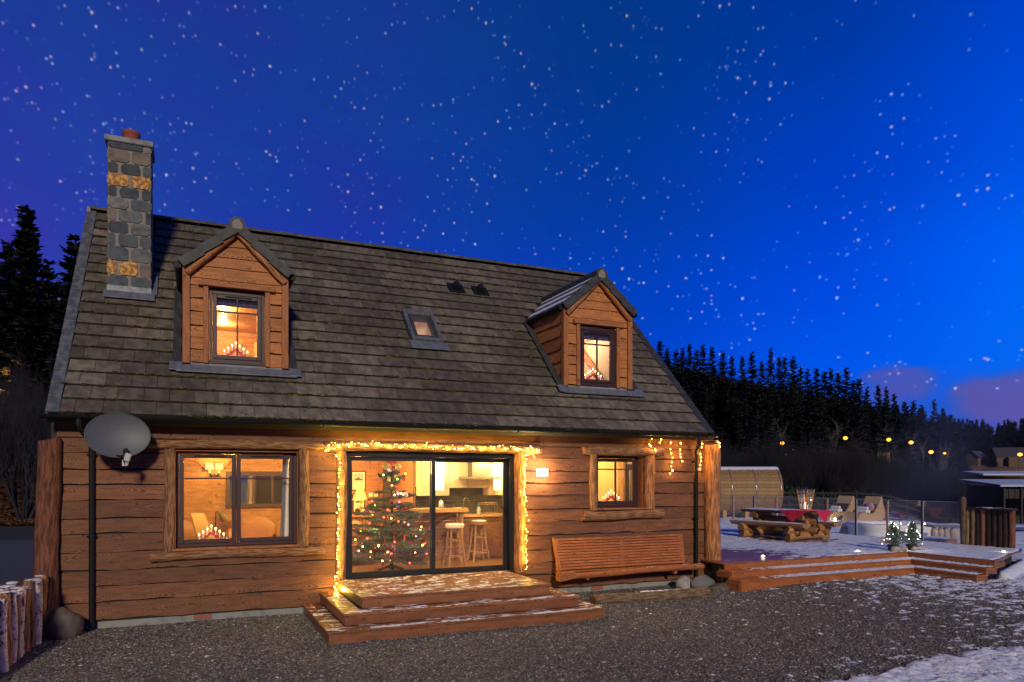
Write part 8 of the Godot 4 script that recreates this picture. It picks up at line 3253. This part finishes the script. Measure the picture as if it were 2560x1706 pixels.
func background() -> void:
	var r := RandomNumberGenerator.new()
	r.seed = 99
	var dark := [L(0.010, 0.014, 0.010), L(0.028, 0.036, 0.022)]
	var kinds := []
	for k in 5:
		kinds.append(conifer(200 + k, 13.0, 30, 8, 10, [0.22, 0.19, 0.26, 0.21, 0.29][k], dark))
	var made := []
	var put_tree := func(p: Vector3, k: int, s: float, wd: float, label: String, group: String) -> void:
		var xf := Transform3D(Basis(Vector3.UP, r.randf() * TAU).scaled(Vector3(s * wd, s, s * wd)), p)
		if made.size() > k and made[k] != null:
			var c := copy(made[k], label, xf)
			if group:
				c.set_meta("group", group)
			else:
				c.remove_meta("group")
			return
		var o := thing("conifer", label, "tree", group)
		put(kinds[k][0], "crown", o)
		put(kinds[k][1], "trunk", o)
		o.transform = xf
		while made.size() <= k:
			made.append(null)
		made[k] = o
	var hill := "dark conifer in the wood on the hillside"
	# skyline of the hill, as the treetops stand against the sky from left to right
	var tops := [[1590, 835], [1612, 842], [1650, 850], [1668, 868], [1690, 872], [1706, 868], [1724, 858], [1742, 872], [1757, 858], [1780, 862], [1807, 876], [1830, 888], [1856, 888], [1880, 876], [1905, 898], [1927, 868], [1948, 890], [1962, 890], [1983, 888], [2002, 912], [2020, 920], [2042, 918], [2062, 926], [2078, 916], [2096, 926], [2116, 918], [2134, 950], [2148, 944], [2168, 965], [2196, 958], [2216, 966], [2236, 982], [2262, 1002], [2284, 998], [2304, 1010], [2336, 998], [2358, 1018], [2378, 1034]]
	for k in tops.size():
		var u: float = tops[k][0]
		var d := r.randf_range(150.0, 164.0)
		var p := at(u, d)
		p.y = land(p.x, p.z)
		var h: float = 2.1 + (1195.0 - tops[k][1]) / 1780.0 * d - p.y
		var lab := hill
		var grp := "conifers on the hillside"
		if k == 15:
			lab = "tall narrow conifer breaking the hilltop skyline, left of the wide spruce"
			grp = ""
		elif k == 16:
			lab = "spruce with wide flat tiers on the hilltop skyline"
			grp = ""
		put_tree.call(p, k % 5, h / 13.3, 0.8 + 0.35 * r.randf() if h > 16.0 else 1.1, lab, grp)
	for k in 150:
		var d := r.randf_range(98.0, 152.0)
		var u := r.randf_range(1575.0, 2395.0)
		if d < 112.0 and u > 2040 and r.randf() < 0.75:
			continue
		var p := at(u, d)
		p.y = land(p.x, p.z)
		var lim: float = 2.1 + (1195.0 - (lerpf(865.0, 1040.0, clampf((u - 1590.0) / 790.0, 0, 1)))) / 1780.0 * d
		var h := minf(r.randf_range(9.5, 15.0), lim - p.y)
		if h < 4.0:
			continue
		put_tree.call(p, r.randi() % 5, h / 13.3, r.randf_range(0.75, 1.1), hill, "conifers on the hillside")
	# far wood on the right
	var xs := []
	for k in 260:
		var d := r.randf_range(215.0, 285.0)
		var p := at(r.randf_range(2330.0, 2720.0), d)
		p.y = land(p.x, p.z)
		var lim: float = 2.1 + (1195.0 - r.randf_range(1042.0, 1070.0)) / 1780.0 * d - p.y
		var s := maxf(minf(lim, r.randf_range(13.0, 18.0)), 5.0) / 13.3
		xs.append(Transform3D(Basis(Vector3.UP, r.randf() * TAU).scaled(Vector3(s, s, s)), p))
	many(kinds[1][0], xs, "far_wood", self)
	xs = []
	for k in 420:
		var d := r.randf_range(118.0, 175.0)
		var u := r.randf_range(1560.0, 2392.0)
		var p := at(u, d)
		p.y = land(p.x, p.z)
		var lim: float = 2.1 + (1195.0 - (lerpf(888.0, 1052.0, clampf((u - 1590.0) / 790.0, 0, 1)) + r.randf_range(0.0, 26.0))) / 1780.0 * d - p.y
		if lim > 3.0:
			var s := minf(lim, 17.0) / 13.3
			xs.append(Transform3D(Basis(Vector3.UP, r.randf() * TAU).scaled(Vector3(s * 1.1, s, s * 1.1)), p))
	many(kinds[4][0], xs, "hill_wood", self)
	# conifers on the left, behind the drive
	var near := [conifer(301, 18.0, 34, 11, 16, 0.17, dark), conifer(302, 16.0, 30, 11, 16, 0.24, dark)]
	for q in [[66.0, 511.0, 58.0, 0, 0.95, "tall spruce with a ragged pointed top, left of the cabin"], [-22.0, 640.0, 52.0, 1, 1.0, "dark conifer at the left edge of the picture"], [188.0, 590.0, 62.0, 1, 1.15, "broad dark conifer rising directly behind the cabin's left gable"], [118.0, 650.0, 56.0, 1, 1.0, "dark conifer between the ragged spruce and the cabin's gable"], [20.0, 600.0, 66.0, 1, 1.05, "dark conifer standing left of the ragged spruce"], [158.0, 700.0, 50.0, 1, 0.9, "short dark conifer low behind the cabin's left gable"], [85.0, 700.0, 50.0, 1, 1.1, "dense low conifer at the foot of the ragged spruce"], [235.0, 640.0, 66.0, 1, 1.1, "dark conifer hidden mostly by the chimney end of the cabin"]]:
		var d: float = q[2]
		var p := at(q[0], d)
		p.y = land(p.x, p.z)
		var h: float = 2.1 + (1195.0 - q[1]) / 1780.0 * d - p.y
		var o := thing("conifer", q[5], "tree")
		put(near[q[3]][0], "crown", o)
		put(near[q[3]][1], "trunk", o)
		var s: float = h / (18.4 if q[3] == 0 else 16.4)
		o.transform = Transform3D(Basis(Vector3.UP, r.randf() * TAU).scaled(Vector3(s * q[4], s, s * q[4])), p)
	# bare multi-stemmed tree by the drive
	var bt := thing("bare_tree", "leafless many-stemmed tree beside the drive on the left", "tree")
	var bp := at(58, 33.0)
	bp.y = land(bp.x, bp.z) - 0.1
	part(bare_tree(5, 6.6, 8, 0.36, 5, 0.013), M.bare, "branches", bt)
	bt.position = bp
	# birches among the brush
	var birch := [part_mesh(bare_tree(41, 11.0, 1, 0.1, 5, 0.011), M.birch_far), part_mesh(bare_tree(42, 10.0, 2, 0.15, 5, 0.010), M.birch_far)]
	var bl := [["slim pale birch on the hill above the brightest street lamp", 2075, 112.0], ["forked pale birch right of the brightest street lamp", 2140, 108.0], ["pale birch standing left of the middle street lamps", 2185, 110.0], ["pale birch with a split crown over the lamp row's right end", 2350, 112.0], ["slender birch on the hill's right shoulder", 2300, 110.0], ["pale birch behind the second lamp from the left of the hill row", 2240, 108.0], ["thin birch above the leftmost hill lamp", 1942, 104.0], ["thin birch left of the leftmost hill lamp", 1905, 102.0]]
	for k in bl.size():
		var p := at(bl[k][1], bl[k][2])
		p.y = land(p.x, p.z)
		var o := thing("birch_tree", bl[k][0], "tree", "", p, r.randf() * TAU)
		put(birch[k % 2], "branches", o)
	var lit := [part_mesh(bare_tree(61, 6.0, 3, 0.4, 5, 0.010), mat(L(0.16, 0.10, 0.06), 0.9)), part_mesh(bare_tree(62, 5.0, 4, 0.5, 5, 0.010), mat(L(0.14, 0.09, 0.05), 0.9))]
	var ll := [["bare bush-like tree lit orange just right of the brightest street lamp", 2132, 100.5], ["bare tree lit orange behind the brightest street lamp", 2112, 103.0], ["bare tree lit orange left of the brightest street lamp", 2085, 102.0], ["low bare tree lit orange farther right of the brightest street lamp", 2158, 102.0], ["bare tree beside the street lamp above the little shed", 2232, 100.0], ["bare tree left of the street lamp above the little shed", 2196, 101.0]]
	for k in ll.size():
		var p := at(ll[k][1], ll[k][2])
		p.y = land(p.x, p.z)
		var o := thing("bare_tree", ll[k][0], "tree", "", p, r.randf() * TAU)
		put(lit[k % 2], "branches", o)
		if k < 4:
			var lf := MB.new()
			for j in 900:
				var c := Vector3(r.randfn() * 1.3, 1.2 + absf(r.randfn()) * 1.7, r.randfn() * 1.3)
				var d2 := Vector3(r.randf() - 0.5, r.randf() - 0.5, r.randf() - 0.5).normalized() * 0.17
				var w := d2.cross(Vector3(r.randf() - 0.5, r.randf() - 0.5, r.randf() - 0.5)).normalized() * 0.05
				lf.quad(c, c + d2 * 0.5 - w, c + d2, c + d2 * 0.5 + w)
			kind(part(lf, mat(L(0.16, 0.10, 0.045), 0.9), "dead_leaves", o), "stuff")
	# brush: leafless scrub in one mass between lawn and hill
	var sc := [part_mesh(bare_tree(51, 4.6, 7, 0.55, 4, 0.0065), M.bare), part_mesh(bare_tree(52, 4.2, 6, 0.7, 4, 0.0065), M.bare)]
	for k in 2:
		xs = []
		for j in 360:
			var d := r.randf_range(48.0, 96.0)
			var u := r.randf_range(1600.0, 2420.0)
			if u > 2150.0 and d < 56.0:
				continue
			var p := at(u, d)
			p.y = land(p.x, p.z) - 0.1
			var s := r.randf_range(0.6, 1.15)
			xs.append(Transform3D(Basis(Vector3.UP, r.randf() * TAU).scaled(Vector3(s, s * r.randf_range(0.9, 1.3), s)), p))
		for j in 60:
			var p := at(r.randf_range(-60.0, 230.0), r.randf_range(40.0, 60.0))
			p.y = land(p.x, p.z) - 0.1
			var s := r.randf_range(0.5, 1.3)
			xs.append(Transform3D(Basis(Vector3.UP, r.randf() * TAU).scaled(Vector3(s, s * 1.3, s)), p))
		many(sc[k], xs, ["bare_scrub", "bare_undergrowth"][k], self)
	# bracken on the left bank
	var fb := MB.new()
	for k in 16:
		var a := k * 2.4
		var d := Vector3(cos(a), 0.5 + 0.3 * sin(k * 1.3), sin(a)).normalized()
		var w := d.cross(Vector3.UP).normalized() * 0.07
		fb.quad(Vector3.ZERO, d * 0.5 - w, d + Vector3(0, -0.2, 0), d * 0.5 + w)
	var fm := commit([[fb, mat(L(0.20, 0.085, 0.035), 0.9)]])
	xs = []
	for k in 2600:
		var p := at(r.randf_range(-80.0, 240.0), r.randf_range(31.5, 50.0))
		p.y = land(p.x, p.z)
		var s := r.randf_range(0.2, 0.55)
		xs.append(Transform3D(Basis(Vector3.UP, r.randf() * TAU).scaled(Vector3(s, s, s)), p))
	many(fm, xs, "bracken", self)
	# dark evergreen bushes beyond the fence
	for q in [[1985.0, 41.0, Vector3(2.0, 1.45, 1.2), "low dark juniper bush behind the picnic table's lantern"], [2070.0, 42.5, Vector3(1.7, 1.15, 1.1), "lower dark juniper bush right of the lantern"], [1925.0, 43.0, Vector3(1.5, 1.0, 1.0), "dark juniper bush beside the sauna's end"], [2440.0, 60.0, Vector3(1.8, 1.6, 1.2), "dark round bush near the lake shed"]]:
		var p := at(q[0], q[1])
		p.y = land(p.x, p.z)
		var o := thing("juniper_bush", q[3], "bush", "", p)
		var b := MB.new()
		for k in 1500:
			var d := Vector3(r.randfn(), absf(r.randfn()) * 0.9, r.randfn()).normalized()
			var lump := 0.78 + 0.3 * nz.get_noise_3d(d.x * 2.5, d.y * 2.5 + q[0], d.z * 2.5)
			var c: Vector3 = d * q[2] * lump * pow(r.randf(), 0.25)
			var o2 := (d + Vector3(r.randf() - 0.5, r.randf() * 0.8, r.randf() - 0.5)).normalized() * 0.22
			var w := o2.cross(Vector3(r.randf() - 0.5, r.randf() - 0.5, r.randf() - 0.5)).normalized() * 0.045
			b.col = L(0.018, 0.030, 0.014).lerp(L(0.035, 0.055, 0.022), r.randf())
			b.quad(c, c + o2 * 0.5 - w, c + o2, c + o2 * 0.5 + w)
		kind(part(b, M.fir, "foliage", o, null, null, true), "stuff")
		var st := MB.new()
		st.tube([Vector3(0, -0.2, 0), Vector3(0.1, 0.8, 0)], [0.08, 0.03], 6)
		part(st, M.trunk, "stem", o)
	# post and rail fence along the lawn's far side
	var fe := thing("rail_fence", "dark post and rail fence along the far side of the lawn", "fence")
	for k in 9:
		var p0 := at(1930.0 + k * 42.0, 39.0)
		var p1 := at(1930.0 + (k + 1) * 42.0, 39.0)
		p0.y = land(p0.x, p0.z)
		p1.y = land(p1.x, p1.z)
		simple(p0 + Vector3(-0.05, -0.1, -0.05), p0 + Vector3(0.05, 1.15, 0.05), M.trunk, "post", fe, 0.005, 1)
		for h in [0.35, 0.68, 1.0]:
			var b := MB.new()
			b.bar(p0 + Vector3(0, h, 0.06), p1 + Vector3(0, h, 0.06), 0.03, 0.09)
			part(b, M.trunk, "rail", fe)
	lamps(r)
	buildings()


func part_mesh(b: MB, m: Material) -> ArrayMesh:
	return commit([[b, m]])


func lamps(_r: RandomNumberGenerator) -> void:
	var glow := mat(L(1, 0.7, 0.2), 0.4, {"emit": L(1.0, 0.40, 0.03), "e": 3.2})
	var rows := [
		[1953.0, 1109.0, 96.0, 16.0, "orange street lamp at the foot of the wood, leftmost of the hill row"],
		[2111.0, 1096.0, 100.0, 110.0, "brightest orange street lamp, lighting the bare branches round it"],
		[2219.0, 1100.0, 98.0, 22.0, "orange street lamp on a pole above the little brown shed"],
		[2275.0, 1107.0, 104.0, 12.0, "orange street lamp right of the one above the shed"],
		[2325.0, 1131.0, 104.0, 12.0, "orange street lamp set lower, right part of the hill row"],
		[2359.0, 1134.0, 120.0, 2.0, "tiny yellow lamp right of the lower street lamp"],
		[2483.0, 1137.0, 150.0, 50.0, "orange lamp at the left gable of the far house"],
		[2548.0, 1137.0, 140.0, 60.0, "orange street lamp right of the far house"],
		[0.0, 968.0, 50.0, 45.0, "orange street lamp at the left edge, above the low snowy roof"],
	]
	for q in rows:
		var d: float = q[2]
		var p := at(q[0], d)
		p.y = land(p.x, p.z)
		var h: float = 2.1 + (1195.0 - q[1]) / 1780.0 * d - p.y
		var o := thing("street_lamp", q[4], "street lamp", "orange street lamps", p)
		var b := MB.new()
		b.tube([Vector3(0, -0.3, 0), Vector3(0, h * 0.9, 0), Vector3(0, h + 0.22, 0), Vector3(0, h + 0.26, 0.2)], [0.08, 0.055, 0.045, 0.04], 8)
		part(b, M.black_metal, "pole", o)
		var l := MB.new()
		var rad := 0.0030 * d * (1.0 if q[3] > 5.0 else 0.6)
		l.ball(Vector3(0, h, 0.2), rad, 12, 8, Vector3(1, 0.8, 1))
		part(l, glow, "lamp_globe", o)
		var hd := MB.new()
		hd.box(Vector3(-rad, h + rad * 0.8, 0.2 - rad), Vector3(rad, h + rad * 0.8 + 0.06, 0.2 + rad), 0, 0.01)
		part(hd, M.black_metal, "hood", o)
		omni(Vector3(0, h, 0.2), q[3], Color(1, 0.46, 0.08), 0.1, o)


func gable_house(o: Node3D, w: float, l: float, h: float, rise_: float, wall: Material, roof_: Material) -> void:
	simple(Vector3(-l / 2, -0.6, -w / 2), Vector3(l / 2, h, w / 2), wall, "wall", o, 0.0)
	var g := MB.new()
	g.prism(PackedVector2Array([Vector2(-w / 2, h), Vector2(w / 2, h), Vector2(0, h + rise_)]), -l / 2, l / 2, Transform3D(Basis(Vector3(0, 0, -1), Vector3.UP, Vector3.RIGHT), Vector3.ZERO))
	part(g, wall, "gable", o)
	for s in [-1.0, 1.0]:
		var r := MB.new()
		var a := Vector3(0, h + rise_ + 0.08, 0)
		var e := Vector3(0, h - 0.15, s * (w / 2 + 0.25))
		var q := [a + Vector3(-l / 2 - 0.2, 0, 0), a + Vector3(l / 2 + 0.2, 0, 0), e + Vector3(l / 2 + 0.2, 0, 0), e + Vector3(-l / 2 - 0.2, 0, 0)]
		var up := Vector3(0, 0.12, 0)
		if s > 0:
			r.quad(q[3] + up, q[2] + up, q[1] + up, q[0] + up)
			r.quad(q[3], q[2], q[2] + up, q[3] + up)
		else:
			r.quad(q[0] + up, q[1] + up, q[2] + up, q[3] + up)
		r.quad(q[0], q[1], q[2], q[3])
		part(r, roof_, "roof", o)


func buildings() -> void:
	var wallm := mat(L(0.13, 0.085, 0.06), 0.9)
	var roofm := mat(L(0.05, 0.045, 0.055), 0.8)
	var p := at(2520, 146.0)
	p.y = 2.1 + (1195.0 - 1162.0) / 1780.0 * 146.0
	var h := thing("far_house", "small stone house lit orange by street lamps far on the right", "house", "", p, -YAW - 0.25)
	gable_house(h, 3.4, 5.2, 1.7, 1.6, wallm, roofm)
	for x in [-1.2, 0.3, 1.5]:
		var w := simple(Vector3(x, 0.5, 1.70), Vector3(x + 0.5, 1.3, 1.74), M.dark, "window", h)
		simple(Vector3(x + 0.05, 0.55, 1.741), Vector3(x + 0.45, 1.25, 1.75), M.glass2, "pane", w, 0.0)
	simple(Vector3(-0.9, -0.6, 1.701), Vector3(1.1, 1.5, 2.9), wallm, "porch", h)
	var p2 := at(2440, 150.0)
	p2.y = 2.1 + (1195.0 - 1160.0) / 1780.0 * 150.0
	var h2 := thing("far_cottage", "pale cottage gable among bushes left of the far stone house", "house", "", p2, -YAW + 0.5)
	gable_house(h2, 2.6, 3.0, 1.4, 1.1, wallm, roofm)
	simple(Vector3(-0.4, 0.3, 1.30), Vector3(0.2, 1.0, 1.34), M.dark, "window", h2)
	for q in [[p, 8.0], [p2, 6.0]]:
		var g := MB.new()
		g.blob(q[0] + Vector3(0, -1.9, 0), Vector3(q[1], 1.6, 5.0), 0.2, 0.1, 12, 20, 10)
		kind(part(g, mat(L(0.14, 0.085, 0.05), 0.95), "knoll", self), "structure")
	var p3 := at(2206, 97.0)
	p3.y = 2.1 + (1195.0 - 1150.0) / 1780.0 * 97.0
	var h3 := thing("little_shed", "little brown boarded shed under the street lamp on the hill", "shed", "", p3, -YAW - 0.15)
	for k in 5:
		simple(Vector3(-0.8, -0.6 + k * 0.32, -0.6), Vector3(0.8, -0.6 + k * 0.32 + 0.31, 0.6), mat(L(0.30, 0.17, 0.09), 0.85), "wall_board", h3, 0.01)
	simple(Vector3(-0.95, 1.0, -0.8), Vector3(0.95, 1.08, 0.8), roofm, "roof", h3)
	simple(Vector3(-0.5, -0.5, 0.601), Vector3(0.2, 0.5, 0.63), M.dark, "door", h3)
	# the dark lakeside shed at the right edge
	var p4 := at(2568, 46.0)
	p4.y = land(p4.x, p4.z)
	var top := 2.1 - 0.22
	var o := thing("lake_shed", "dark open-fronted shed with snowy stepped roofs at the right edge", "shed", "", Vector3(p4.x, 0, p4.z), -YAW)
	simple(Vector3(-2.2, p4.y - 0.3, -2.6), Vector3(3.5, top - 0.3, -2.45), M.dark, "rear_wall", o)
	for k in 6:
		simple(Vector3(-2.2 + k * 1.1, p4.y - 0.3, 0.9), Vector3(-2.08 + k * 1.1, top - 0.25, 1.02), M.dark, "post", o, 0.01, 1)
	for k in 14:
		simple(Vector3(-2.2 + k * 0.41, top - 1.1, 0.86), Vector3(-2.2 + k * 0.41 + 0.37, top - 0.2, 0.89), M.dark, "cladding_board", o, 0.004, 1)
	var rf := MB.new()
	rf.quad(Vector3(-2.6, top - 0.22, 1.3), Vector3(3.8, top - 0.22, 1.3), Vector3(3.8, top + 0.12, -2.9), Vector3(-2.6, top + 0.12, -2.9))
	rf.quad(Vector3(-2.6, top - 0.34, 1.3), Vector3(3.8, top - 0.34, 1.3), Vector3(3.8, top - 0.22, 1.3), Vector3(-2.6, top - 0.22, 1.3))
	rf.quad(Vector3(3.8, top - 0.34, 1.3), Vector3(-2.6, top - 0.34, 1.3), Vector3(-2.6, top, -2.9), Vector3(3.8, top, -2.9))
	part(rf, mat(L(0.45, 0.5, 0.58), 0.7), "roof", o)
	var rf2 := MB.new()
	rf2.box(Vector3(-1.0, top + 0.12, -5.2), Vector3(3.8, top + 0.24, -2.95), 0, 0.01, Transform3D(Basis(Vector3.RIGHT, 0.09), Vector3.ZERO))
	part(rf2, mat(L(0.45, 0.5, 0.58), 0.7), "upper_roof", o)
	# the house up the bank on the left, mostly its long low roof
	var p5 := at(20, 47.0)
	p5.y = land(p5.x, p5.z)
	var h5 := thing("bank_house", "low house up the bank at the left edge with a frosted roof", "house", "", p5, -YAW + 0.12)
	simple(Vector3(-4.0, -0.5, -2.0), Vector3(2.6, 3.35, 2.0), mat(L(0.30, 0.16, 0.08), 0.85), "wall", h5, 0.0)
	var r5 := MB.new()
	r5.quad(Vector3(-4.4, 3.3, 2.5), Vector3(3.0, 3.3, 2.5), Vector3(3.0, 4.6, -0.2), Vector3(-4.4, 4.6, -0.2))
	r5.quad(Vector3(3.0, 3.3, -2.9), Vector3(-4.4, 3.3, -2.9), Vector3(-4.4, 4.6, -0.2), Vector3(3.0, 4.6, -0.2))
	part(r5, mat(L(0.3, 0.33, 0.4), 0.7, {"tex": M.rock.albedo_texture, "tri": true, "uvs": Vector3(1, 6, 1)}), "roof", h5)
	for x in [-2.6, -0.4, 1.2]:
		var w := simple(Vector3(x, 1.6, 2.0), Vector3(x + 0.9, 2.7, 2.04), M.frame, "window", h5)
		simple(Vector3(x + 0.07, 1.67, 2.041), Vector3(x + 0.83, 2.63, 2.05), M.glass2, "pane", w, 0.0)
